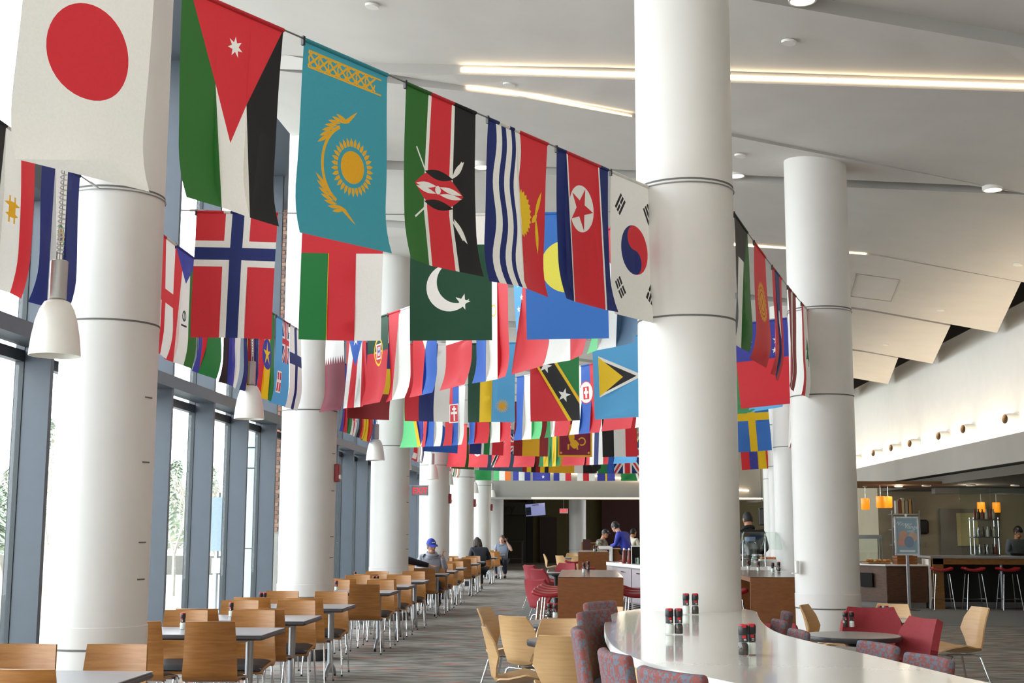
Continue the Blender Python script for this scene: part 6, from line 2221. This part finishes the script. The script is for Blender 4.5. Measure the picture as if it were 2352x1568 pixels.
# ================================================================== people
M_SKIN = mat('skin_light', 'cf9c84', 0.5, var=0.05, scale=20)
M_SKIND = mat('skin_tanned', 'b9805f', 0.5, var=0.05, scale=20)
def skin_obj(name, verts, edges, radii, m, parent, level=2):
    """one continuous surface grown round a skeleton"""
    me = bpy.data.meshes.new(name)
    me.from_pydata([tuple(v) for v in verts], edges, [])
    me.materials.append(m)
    o = bpy.data.objects.new(name, me)
    COL.objects.link(o)
    o.parent = parent
    md = o.modifiers.new('skin', 'SKIN')
    md.use_smooth_shade = True
    ly = me.skin_vertices[0].data if me.skin_vertices else None
    if ly:
        for i, r in enumerate(radii):
            ly[i].radius = r if isinstance(r, tuple) else (r, r)
            ly[i].use_root = (i == 0)
    s = o.modifiers.new('smooth', 'SUBSURF')
    s.levels = s.render_levels = level
    return o

def person(name, loc, rz, label, pose, top, pants, skin, hair, hat=None, shoe=None, topname='jacket', long_sleeve=True, hair_long=False, scale=1.0, hold=None, hood=False):
    """pose: dict of joints in the person's own frame (x right, y forward, z up)"""
    p = empty(name, loc, rz, label, 'person')
    p.scale = (scale,) * 3
    J = {k: Vector(v) for k, v in pose.items() if isinstance(v, tuple) and k not in ('look', 'hdl', 'hdr')}
    V_, E_, R_ = [], [], []
    def node(v, r):
        V_.append(Vector(v)); R_.append(r)
        return len(V_) - 1
    def chain(start, pts):
        a = start
        for v, r in pts:
            b = node(v, r)
            E_.append((a, b))
            a = b
        return a
    hip, ch, nk, hd = J['hip'], J['chest'], J['neck'], J['head']
    i_h = node(hip, (0.13, 0.1))
    i_w = chain(i_h, [(hip.lerp(ch, 0.5), (0.112, 0.085))])
    i_c = chain(i_w, [(ch, (0.12, 0.085))])
    i_n = chain(i_c, [(nk, (0.065, 0.065))])
    up = (hd - nk).normalized()
    fw = Vector(pose.get('look', (0, 1, 0))).normalized()
    chain(i_n, [(hd - up * 0.05, (0.062, 0.072)), (hd + up * 0.02, (0.074, 0.09)), (hd + up * 0.085, (0.066, 0.078))])
    hands = []
    for s_ in ('l', 'r'):
        sh, el, wr = J['sh' + s_], J['el' + s_], J['wr' + s_]
        chain(i_c, [(sh, 0.056), (sh.lerp(el, 0.4), 0.046), (el, 0.042), (el.lerp(wr, 0.4), 0.04), (wr, 0.028)])
        kn, an, to = J['kn' + s_], J['an' + s_], J['to' + s_]
        hp = hip + Vector((0.09 if s_ == 'r' else -0.09, 0, -0.04))
        chain(i_h, [(hp, 0.095), (hp.lerp(kn, 0.5), 0.08), (kn, 0.06), (kn.lerp(an, 0.35), 0.056), (an, 0.04), (to, 0.034)])
    skin_obj('body', V_, E_, R_, skin, p)
    # hands: palm and five fingers
    for s_ in ('l', 'r'):
        el, wr = J['el' + s_], J['wr' + s_]
        d = Vector(pose.get('hd' + s_, wr - el)).normalized()
        side = d.cross(Vector((0, 0, 1)))
        if side.length < 0.1:
            side = Vector((1, 0, 0))
        side.normalize()
        if s_ == 'r':
            side = -side
        nrm = side.cross(d)
        V2, E2, R2 = [wr, wr + d * 0.045, wr + d * 0.085], [(0, 1), (1, 2)], [(0.026, 0.018), (0.036, 0.016), (0.036, 0.014)]
        curl = pose.get('curl' + s_, 0.35)
        for k, (off, ln) in enumerate(((0.027, 0.062), (0.009, 0.072), (-0.009, 0.068), (-0.027, 0.052))):
            b = wr + d * 0.085 + side * off
            c_ = curl if not (k == 0 and pose.get('point' + s_)) else 0.05
            m1 = b + (d * math.cos(c_) - nrm * math.sin(c_)) * ln * 0.5
            m2 = m1 + (d * math.cos(2.2 * c_) - nrm * math.sin(2.2 * c_)) * ln * 0.5
            n0 = len(V2)
            V2 += [b, m1, m2]; R2 += [0.0095, 0.0088, 0.0072]
            E2 += [(2, n0), (n0, n0 + 1), (n0 + 1, n0 + 2)]
        n0 = len(V2)
        V2 += [wr + d * 0.035 + side * 0.032, wr + d * 0.065 + side * 0.055 - nrm * 0.01, wr + d * 0.095 + side * 0.058 - nrm * 0.02]
        R2 += [0.012, 0.0105, 0.008]
        E2 += [(1, n0), (n0, n0 + 1), (n0 + 1, n0 + 2)]
        skin_obj('hand', V2, E2, R2, skin, p, 1)
    # face: frame of the head
    ef = fw
    u2 = up * 0.35 + Vector((0, 0, 0.65))
    ey = (u2 - ef * u2.dot(ef)).normalized()
    ex = ef.cross(ey)
    HM = Matrix((ex, ef, ey)).transposed()
    hc = hd + up * 0.02
    def at(x, y, z):
        return hc + HM @ Vector((x, y, z))
    mb = MB()
    mb.ball(at(0, 0.005, 0.01), (0.078, 0.098, 0.118), 16, 12, HM)
    mb.ball(at(0, 0.045, -0.072), (0.05, 0.052, 0.045), 12, 8, HM)
    mb.ball(at(0, 0.104, -0.018), (0.014, 0.018, 0.026), 8, 6, HM)
    for s_ in (-1, 1):
        mb.ball(at(0.08 * s_, -0.005, -0.01), (0.012, 0.022, 0.034), 8, 6, HM)
    mb.build('face', skin, p, 60)
    mb = MB()
    for s_ in (-1, 1):
        mb.ball(at(0.032 * s_, 0.09, 0.012), (0.014, 0.01, 0.009), 8, 6, HM)
    mb.build('eyes', M_LWHT, p, 60)
    mb = MB()
    for s_ in (-1, 1):
        mb.ball(at(0.032 * s_, 0.098, 0.012), (0.007, 0.005, 0.007), 6, 5, HM)
        mb.box(at(0.033 * s_, 0.099, 0.034), (0.036, 0.01, 0.008), HM)
    mb.build('brows_and_pupils', hair, p, 60)
    mb = MB(); mb.ball(at(0, 0.092, -0.062), (0.025, 0.01, 0.007), 8, 5, HM); mb.build('mouth', mat('lip_red', '9a5548', 0.5), p, 60)
    # hair
    mb = MB()
    n_, m_ = 18, 10
    def hr(a, t):
        th_ = 2 * PI * a
        ph = PI * 0.5 - t * (PI * 0.5 + (0.55 if not hair_long else 0.7))
        front = max(0, math.sin(th_))
        ph = max(ph, 0.38 * front * 1.2 - 0.5 * (1 - front) - (0.3 if hair_long else 0.0))
        return at(0.086 * math.cos(ph) * math.cos(th_), -0.004 + 0.107 * math.cos(ph) * math.sin(th_), 0.012 + 0.125 * math.sin(ph))
    mb.sheet(hr, n_, m_, -0.006)
    if hair_long:
        for k in range(9):
            a = PI + PI * k / 8
            x, y = 0.09 * math.cos(a), 0.1 * math.sin(a)
            mb.tube([at(x * .8, y * .8, 0.05), at(x, y, -0.03), at(x * 1.1, y * 1.05, -0.12), at(x * 0.9, y * 1.1, -0.2)], [0.03, 0.034, 0.032, 0.015], 8)
    mb.build('hair', hair, p, 60)
    if hat:
        kind, hm = hat
        mb = MB()
        def cap(a, t):
            th_ = 2 * PI * a
            ph = PI / 2 - t * (PI / 2 - 0.18)
            return at(0.094 * math.cos(ph) * math.cos(th_), -0.002 + 0.114 * math.cos(ph) * math.sin(th_), 0.022 + (0.128 if kind == 'cap' else 0.14) * math.sin(ph))
        mb.sheet(cap, 22, 8, -0.006)
        if kind == 'cap':
            mb.sheet(lambda a, t: at((a * 2 - 1) * 0.085 * (1 - 0.25 * t * t), 0.075 + 0.115 * t * math.cos((a * 2 - 1) * 0.9) + 0.01, 0.055 - 0.03 * t - 0.02 * (a * 2 - 1) ** 2), 10, 5, 0.006)
        else:
            mb.lathe([(0.092, -0.0), (0.1, 0.005), (0.1, 0.045), (0.094, 0.05)], 22, at(0, 0.0, 0.02), HM @ Matrix.Diagonal((1.0, 1.18, 1.0)), cap=False)
        h_ = mb.build('cap' if kind == 'cap' else 'knit_hat', hm, p, 50)
        if kind == 'cap':
            mb = MB(); mb.box(at(0, 0.108, 0.085), (0.06, 0.008, 0.02), HM); mb.build('cap_badge', M_WHITE, h_)
    # clothes: slightly wider surfaces round the same skeleton
    V3, E3, R3 = [], [], []
    V_, E_, R_ = V3, E3, R3
    i_h = node(hip + (hip - ch).normalized() * 0.03, (0.185, 0.145))
    i_w = chain(i_h, [(hip.lerp(ch, 0.45), (0.165, 0.135))])
    i_c = chain(i_w, [(ch, (0.185, 0.14))])
    chain(i_c, [(ch.lerp(nk, 0.55), (0.12, 0.1)), (nk + (hd - nk) * 0.08, (0.078, 0.078))])
    for s_ in ('l', 'r'):
        sh, el, wr = J['sh' + s_], J['el' + s_], J['wr' + s_]
        if long_sleeve:
            chain(i_c, [(sh, 0.085), (sh.lerp(el, 0.45), 0.068), (el, 0.06), (el.lerp(wr, 0.5), 0.053), (el.lerp(wr, 0.93), 0.042)])
        else:
            chain(i_c, [(sh, 0.085), (sh.lerp(el, 0.45), 0.07), (sh.lerp(el, 0.75), 0.064)])
    skin_obj(topname, V3, E3, R3, top, p)
    V3, E3, R3 = [], [], []
    V_, E_, R_ = V3, E3, R3
    i_h = node(hip + Vector((0, 0, 0.02)), (0.175, 0.135))
    for s_ in ('l', 'r'):
        kn, an = J['kn' + s_], J['an' + s_]
        hp = hip + Vector((0.09 if s_ == 'r' else -0.09, 0, -0.05))
        chain(i_h, [(hp, 0.115), (hp.lerp(kn, 0.5), 0.098), (kn, 0.078), (kn.lerp(an, 0.5), 0.07), (kn.lerp(an, 0.93), 0.062)])
    skin_obj('trousers', V3, E3, R3, pants, p)
    if hood:
        mb = MB(); mb.tube([nk + HM @ Vector((0.085 * math.cos(a), 0.02 + 0.085 * math.sin(a), -0.01 - 0.02 * math.sin(a))) for a in [2 * PI * i / 16 for i in range(16)]], 0.032, 8, True)
        mb.build('hood', top, p, 60)
    for s_ in ('l', 'r'):
        an, to = J['an' + s_], J['to' + s_]
        d = (to - an); d.z = 0; d.normalize()
        MM = Matrix((Vector((d.y, -d.x, 0)), d, Vector((0, 0, 1)))).transposed()
        mb = MB()
        c = Vector((an.x, an.y, 0)) + d * 0.06
        zf = min(an.z, to.z) - 0.035
        mb.ball(c + Vector((0, 0, zf + 0.035)), (0.048, 0.14, 0.045), 12, 7, MM)
        mb.box(c + Vector((0, 0, zf + 0.01)), (0.085, 0.26, 0.02), MM, 0.008)
        mb.build('shoe', shoe or M_BLACK, p, 50)
    return p, J

def seated(el_l, wr_l, el_r, wr_r, lean=0.05, look=(0, 1, 0), head=None, h=0.0, extra=None):
    P = dict(hip=(0, 0, 0.56), chest=(0, 0.03 + lean, 0.93), neck=(0, 0.05 + lean * 1.5, 1.10), head=head or (0, 0.09 + lean * 1.8, 1.21), look=look,
             shl=(-0.19, 0.03 + lean, 1.01), shr=(0.19, 0.03 + lean, 1.01), ell=el_l, wrl=wr_l, elr=el_r, wrr=wr_r,
             knl=(-0.12, 0.42, 0.53), knr=(0.12, 0.42, 0.53), anl=(-0.13, 0.40, 0.09), anr=(0.13, 0.40, 0.09), tol=(-0.14, 0.53, 0.05), tor=(0.14, 0.53, 0.05))
    P.update(extra or {})
    return P

M_HOOD = mat('grey_hoodie', 'a9abb6', 0.9, var=0.1, scale=30)
M_JEAN = mat('dark_jeans', '23283c', 0.85, var=0.1, scale=40)
M_NAVYC = mat('dark_coat', '24262e', 0.85, var=0.1, scale=30)
M_BLUEJ = mat('royal_blue_jacket', '2230a4', 0.6, var=0.08, scale=20)
M_CAPB = mat('royal_blue_cap', '2c3fb0', 0.7, var=0.06)
M_HAIRG = mat('greying_hair', '5a5048', 0.7, var=0.15, scale=80)
M_HAIRB = mat('dark_brown_hair', '33241c', 0.6, var=0.2, scale=80)
M_HAIRK = mat('black_hair', '171412', 0.6, var=0.2, scale=80)
def camo():
    m = bpy.data.materials.new('camouflage_shirt')
    m.use_nodes = True
    t = m.node_tree
    b = t.nodes['Principled BSDF']
    b.inputs['Roughness'].default_value = 0.85
    tc = t.nodes.new('ShaderNodeTexCoord')
    n = t.nodes.new('ShaderNodeTexNoise')
    n.inputs['Scale'].default_value = 14
    r = t.nodes.new('ShaderNodeValToRGB')
    r.color_ramp.interpolation = 'CONSTANT'
    r.color_ramp.elements[0].color = (*lin('5d5a48'), 1)
    e = r.color_ramp.elements.new(0.46); e.color = (*lin('84806c'), 1)
    r.color_ramp.elements[2].position = 0.56
    r.color_ramp.elements[2].color = (*lin('9a9a92'), 1)
    t.links.new(tc.outputs['Object'], n.inputs[0])
    t.links.new(n.outputs['Fac'], r.inputs[0])
    t.links.new(r.outputs[0], b.inputs['Base Color'])
    return m
# man in the blue cap, at the far side of a window table, facing the camera
ps1 = seated((-0.27, 0.16, 0.80), (-0.20, 0.34, 1.04), (0.27, 0.15, 0.80), (0.10, 0.38, 0.78), 0.12, (-0.4, 0.9, -0.12), extra=dict(hdl=(-0.2, 0.05, 1), pointl=1, curll=0.75, curlr=0.6))
capman, _ = person('person', (-2.84, 24.78, 0), PI + 0.1, 'man in a blue cap and grey hooded sweatshirt, seated with raised hand', ps1, M_HOOD, M_JEAN, M_SKIN, M_HAIRG, ('cap', M_CAPB), mat('white_sneaker', 'cfcdd0', 0.6), 'hooded_sweatshirt', hood=True)
# companion hidden by the third column: only the dark arm reaching across
ps2 = seated((-0.30, 0.12, 0.86), (-0.16, 0.36, 0.79), (0.40, 0.16, 0.95), (0.62, 0.24, 0.90), 0.05, (0.3, 1, 0), extra=dict(curlr=0.3))
person('person', (-3.36, 23.42, 0), -0.45, 'person in a dark sleeve reaching an arm out from behind the third column', ps2, mat('dark_maroon_sleeve', '241a20', 0.85), M_JEAN, M_SKIN, M_HAIRK, None, None, 'sweater')
# woman in a dark coat, back to the camera
ps3 = seated((-0.25, 0.14, 0.80), (-0.08, 0.36, 0.78), (0.29, 0.16, 0.80), (0.12, 0.38, 0.78), 0.14, (0.05, 1, -0.4), extra=dict(head=(0.0, 0.33, 1.19)))
person('person', (-2.62, 33.95, 0), 0.35, 'woman with brown hair in a dark coat bent over a window table', ps3, M_NAVYC, mat('black_trousers', '17171a', 0.85), M_SKIN, M_HAIRB, None, None, 'coat', hair_long=True)
# man on the phone
ps4 = seated((-0.31, 0.18, 0.86), (-0.13, 0.2, 1.16), (0.25, 0.16, 0.80), (0.08, 0.36, 0.78), 0.08, (0.1, 1, -0.1), extra=dict(hdl=(0.2, -0.1, 1), curll=0.9))
phman, J4 = person('person', (-2.55, 42.45, 0), PI - 0.1, 'man in a grey shirt holding a phone to his ear at the farthest window table', ps4, mat('grey_blue_shirt', '7e8798', 0.85), M_JEAN, M_SKIN, M_HAIRG, None, None, 'shirt', long_sleeve=False)
ph_ = MB(); ph_.box((0, 0, 0), (0.07, 0.01, 0.14), None, 0.004)
pho = ph_.build('phone', M_BLACK); pho.location = (-2.55 + 0.12, 42.45 - 0.2, 1.2)
tag(pho, 'dark phone held to the ear of the man at the farthest window table', 'phone')
# pencil in the capped man's hand
pc = MB(); pc.tube([(0, 0, 0), (0.05, -0.02, 0.13)], 0.005, 6)
pco = pc.build('pencil', mat('pale_pencil', 'd8d0c0', 0.5)); pco.location = (-2.84 + 0.2, 24.78 - 0.37, 1.1)
tag(pco, 'pale pencil in the raised hand of the man in the blue cap', 'pencil')
# men at the servery
st = dict(hip=(0, 0, 0.93), chest=(0, 0.16, 1.27), neck=(0, 0.28, 1.43), head=(0, 0.36, 1.53), look=(0, 1, -0.35), shl=(-0.2, 0.17, 1.36), shr=(0.2, 0.17, 1.36),
          ell=(-0.28, 0.2, 1.10), wrl=(-0.18, 0.42, 1.06), elr=(0.28, 0.22, 1.10), wrr=(0.16, 0.44, 1.08), knl=(-0.11, 0.03, 0.5), knr=(0.11, 0.03, 0.5), anl=(-0.12, -0.02, 0.09), anr=(0.12, -0.02, 0.09), tol=(-0.13, 0.11, 0.05), tor=(0.13, 0.11, 0.05))
person('person', (1.22, 35.6, 0), 1.0, 'man in a royal blue jacket and black knit hat leaning over the counter', st, M_BLUEJ, mat('black_jeans', '191a20', 0.85), M_SKIN, M_HAIRK, ('beanie', M_BLACK), None, 'jacket', scale=1.04)
s5 = seated((-0.27, 0.16, 0.82), (-0.1, 0.38, 0.80), (0.27, 0.16, 0.82), (0.1, 0.38, 0.80), 0.06, (0.3, 1, -0.05))
p5_, _ = person('person', (0.46, 38.2, 0.19), -2.0, 'man in a camouflage shirt and dark cap seated facing the man in blue', s5, camo(), mat('grey_trousers', '55585e', 0.85), M_SKIND, M_HAIRK, ('cap', M_BLACK), None, 'shirt', long_sleeve=False)
s6 = seated((-0.27, 0.14, 0.82), (-0.1, 0.34, 0.8), (0.27, 0.14, 0.82), (0.1, 0.34, 0.8), 0.08, (0.2, 1, 0))
p6_, _ = person('person', (1.40, 40.0, 0.22), -0.6, 'person in a white shirt with dark hair, back turned, right of the man in blue', s6, mat('cream_shirt', 'e4dccb', 0.85), M_JEAN, M_SKIND, M_HAIRK, None, None, 'shirt')
# simple stools that carry the seated men
for x, y, z, lab in ((0.46, 38.2, 0.19, 'stool under the man in the camouflage shirt'), (1.40, 40.0, 0.22, 'stool under the person in the white shirt')):
    s_ = empty('counter_stool', (x, y, 0), 0, lab, 'stool')
    mb = MB(); mb.lathe([(0.17, z + 0.40), (0.18, z + 0.42), (0.17, z + 0.45)], 20); mb.build('seat', M_REDL, s_, 40)
    mb = MB(); mb.lathe([(0.2, 0), (0.19, 0.015), (0.03, 0.03), (0.025, z + 0.4)], 20); mb.build('pedestal', M_CHROME, s_, 40)
    mb = MB(); mb.lathe([(0.16, z), (0.16, z + 0.015)], 20); mb.build('footrest', M_CHROME, s_, 40)
st2 = dict(st)
st2.update(chest=(0, 0.04, 1.30), neck=(0, 0.06, 1.47), head=(0, 0.1, 1.59), shl=(-0.21, 0.03, 1.39), shr=(0.21, 0.03, 1.39), look=(-0.2, 1, -0.2), ell=(-0.3, 0.08, 1.12), elr=(0.3, 0.08, 1.12), wrl=(-0.2, 0.3, 1.02), wrr=(0.2, 0.3, 1.02))
person('person', (3.05, 24.3, 0), 0.15, 'man in a black jacket with his back to the camera behind the salad bar', st2, mat('black_jacket', '131316', 0.8, var=0.1), mat('black_jeans', '191a20', 0.85), M_SKIND, M_HAIRK, None, None, 'jacket', scale=1.08, hood=True)
st3 = dict(st2)
person('person', (9.75, 30.35, 0), PI + 0.3, 'cook in grey with a dark hat seen through the kitchen glass', st3, mat('cook_grey', '5b5f66', 0.85), mat('black_jeans', '191a20', 0.85), M_SKIND, M_HAIRK, ('beanie', M_BLACK), None, 'jacket', scale=0.94)
# ================================================================== outside the windows
M_SNOW = mat('pale_winter_ground', 'd9d6c8', 0.95, var=0.12, scale=0.6)
M_ASPH = mat('grey_paving', '9c9b98', 0.95, var=0.1, scale=1.5)
M_TANB = mat('tan_brick_facade', 'e2d2b6', 0.9, var=0.05, scale=3)
M_BARK = mat('pale_bark', 'c2b7a8', 0.9, var=0.2, scale=12)
M_EVER = mat('evergreen_needles', 'a3ad98', 0.95, var=0.3, scale=3)
S('ground_lawn', -90, -5.4, -10, 130, -0.35, -0.12, M_SNOW)
S('path_paving', -13, -7.5, -10, 130, -0.119, -0.1, M_ASPH)
# brick wing that juts out beyond the second bay of windows: real courses, the bricks past arm's length joined as one part
wing = empty('brick_wing', (-5.6, 22.0, 0), 0, 'red-brown brick wing of the building outside, seen through the windows beside the second column', 'building')
mb = MB(); mb.bx(0.26, 0.5, 0.03, 1.0, -0.2, 7.4); mb.build('core', mat('mortar', 'b9b0a4', 0.9, var=0.05), wing)
M_BRK = [mat('brick_%s' % k, c, 0.9, var=0.12, scale=10) for k, c in (('rust', '96684f'), ('brown', '876250'), ('dusty', 'a67e66'))]
brs = [MB() for _ in M_BRK]
rnd = random.Random(5)
z, row = 1.5, 0
while z < 7.2:
    x = 0.26 - (0.11 if row % 2 else 0)
    while x < 0.5:
        x0, x1 = max(0.26, x), min(0.5, x + 0.2)
        if x1 - x0 > 0.03:
            brs[rnd.randrange(3)].bx(x0, x1, 0.0 - rnd.uniform(0, 0.006), 0.04, z, z + 0.058)
        x += 0.212
    z += 0.07
    row += 1
for b, m in zip(brs, M_BRK):
    o = b.build('bricks', m, wing)
    o['kind'] = 'stuff'
M_CLAD = mat('pale_blue_cladding', 'c3d0d6', 0.4, var=0.04, scale=2)
for z0, z1 in ((-0.2, 1.2), (1.22, 2.55), (2.57, 2.9), (2.92, 4.3), (4.32, 5.8), (5.82, 7.4)):
    mb = MB(); mb.bx(-0.5, 0.25, 0.05 + (0.03 if z0 == 2.57 else 0), 0.9, z0, z1); mb.build('cladding_panel', M_CLAD, wing)
mb = MB(); mb.bx(0.24, 0.5, -0.03, 0.03, -0.2, 1.45); mb.build('stone_base', mat('grey_stone_base', 'a9a59d', 0.9, var=0.08, scale=4), wing)
# tan building far across the lawn
tb = empty('campus_building', (-34, 105, 0), 0, 'long low tan building across the lawn, seen through the windows', 'building')
mb = MB(); mb.bx(-22, 16, 0, 12, -0.2, 4.5); mb.build('walls', M_TANB, tb)
mb = MB(); mb.bx(-22.4, 16.4, -0.4, 12.4, 4.5, 4.75); mb.build('roof_edge', mat('pale_roof_edge', 'c9c3b6', 0.9), tb)
mb = MB(); mb.bx(-22, 16, -0.08, 0.02, 1.9, 2.1); mb.build('string_course', mat('grey_band', 'a49b8c', 0.9), tb)
mb = MB(); mb.bx(-22, 16, -0.05, 0.02, -0.2, 0.5); mb.build('dark_base', mat('dark_stone', '6e665c', 0.9), tb)
for k in range(12):
    mb = MB(); mb.bx(-20 + 3 * k, -18.6 + 3 * k, -0.06, 0.05, 2.6, 4.0); w = mb.build('window', mat('dull_glass', '8c9494', 0.25), tb)
    mb = MB(); mb.bx(-19.35 + 3 * k, -19.25 + 3 * k, -0.09, 0.0, 2.6, 4.0); mb.build('mullion', M_WHITE, w)
def tree(x, y, h, seed, label, group='bare trees on the lawn outside'):
    t = empty('bare_tree', (x, y, -0.15), 0, label, 'tree', group)
    r = random.Random(seed)
    tk, br = MB(), MB()
    def grow(mb, p, d, l, rad, dep):
        q = p + d * l
        mb.tube([p, p.lerp(q, 0.5) + Vector((r.uniform(-1, 1), r.uniform(-1, 1), 0)) * l * 0.04, q], [rad, rad * 0.85, rad * 0.7], 5 if dep < 2 else 3)
        if dep >= 5:
            return
        for k in range(3 if dep < 4 else 2):
            a = r.uniform(0, 2 * PI)
            s_ = r.uniform(0.25, 0.55)
            nd = (d + Vector((math.cos(a) * s_, math.sin(a) * s_, r.uniform(-0.02, 0.15)))).normalized()
            grow(br, q, nd, l * r.uniform(0.62, 0.8), rad * 0.58, dep + 1)
    grow(tk, Vector((0, 0, 0)), Vector((0, 0, 1)), h * 0.27, h * 0.016, 0)
    tk.build('trunk', M_BARK, t, 60)
    br.build('branches', M_BARK, t)['kind'] = 'stuff'
    return t
def tgt(u, v, d):
    p = aty(u, v, d)
    return p.x, p.y
for i, (u, d, h, lab) in enumerate(((402, 32, 3.8, 'bare winter tree centred in the window gap left of the second column'), (497, 34, 3.6, 'bare winter tree in the next narrow window gap'), (108, 26, 5, 'bare tree showing between the nearest column and the window fin'),
                                    (15, 20, 3.2, 'bare tree at the left frame edge outside the window'), (440, 60, 5, 'bare tree farther off before the tan building'), (70, 40, 4.5, 'bare tree outside, behind the leftmost window fin'))):
    x, y = tgt(u, 1215, d)
    tree(x, y, h, 40 + i, lab)
def conifer(x, y, h, seed, label):
    t = empty('evergreen_tree', (x, y, -0.15), 0, label, 'tree', 'evergreens far across the lawn')
    r = random.Random(seed)
    mb = MB(); mb.lathe([(0.2, 0), (0.05, h)], 7); mb.build('trunk', M_BARK, t)
    mb = MB()
    for k in range(700):
        f = r.random() ** 0.7
        z = h * (0.08 + 0.92 * f)
        rad = h * 0.24 * (1 - f) + 0.15
        a = r.uniform(0, 2 * PI)
        q = rad * math.sqrt(r.random())
        p = Vector((q * math.cos(a), q * math.sin(a), z))
        l = 0.35 + 0.35 * (1 - f)
        d = Vector((math.cos(a), math.sin(a), -0.5)) * l
        s_ = Vector((-math.sin(a), math.cos(a), 0.1)) * 0.16
        mb.add([p + s_, p - s_, p + d], [(0, 1, 2)])
    mb.build('needles', M_EVER, t)['kind'] = 'stuff'
for i, (u, d, h) in enumerate(((20, 60, 4.4), (-40, 48, 4), (112, 70, 7.6), (400, 85, 6.2), (450, 80, 5.5), (480, 90, 6), (360, 88, 6), (60, 66, 5))):
    x, y = tgt(u, 1215, d)
    conifer(x, y, h, 70 + i, 'dark evergreen far across the lawn, %s from the left' % ['second', 'first', 'fourth', 'sixth', 'seventh', 'eighth', 'fifth', 'third'][i])
# low wall, sign post and lamp outside
lw = empty('low_dark_wall', (-16.0, 47.0, 0), 0, 'low dark wall with a pale rail outside the window gap', 'wall')
mb = MB(); mb.bx(-6, 4, -0.15, 0.15, -0.15, 0.55); mb.build('wall', mat('dark_retaining_wall', '6a655e', 0.9, var=0.1), lw)
mb = MB(); mb.tube([(-6, 0, 1.0), (4, 0, 1.0)], 0.03, 6)
for k in range(6):
    mb.tube([(-6 + 2 * k, 0, 0.5), (-6 + 2 * k, 0, 1.0)], 0.025, 6)
mb.build('rail', M_WIRE, lw)['kind'] = 'stuff'
x, y = tgt(497, 1300, 27)
sgp = empty('sign_post', (x, y, -0.12), 0.3, 'pale sign on a post outside the second narrow window gap', 'sign')
mb = MB(); mb.tube([(0, 0, 0), (0, 0, 2.4)], 0.04, 8); mb.build('post', M_POST, sgp)
mb = MB(); mb.bx(-0.22, 0.22, -0.06, -0.04, 1.2, 2.3); mb.build('panel', mat('grey_blue_panel', '9fb0bb', 0.5), sgp)
mb = MB(); mb.bx(-0.1, 0.12, -0.07, -0.04, 0.75, 1.05); mb.build('notice', M_WHITE, sgp)
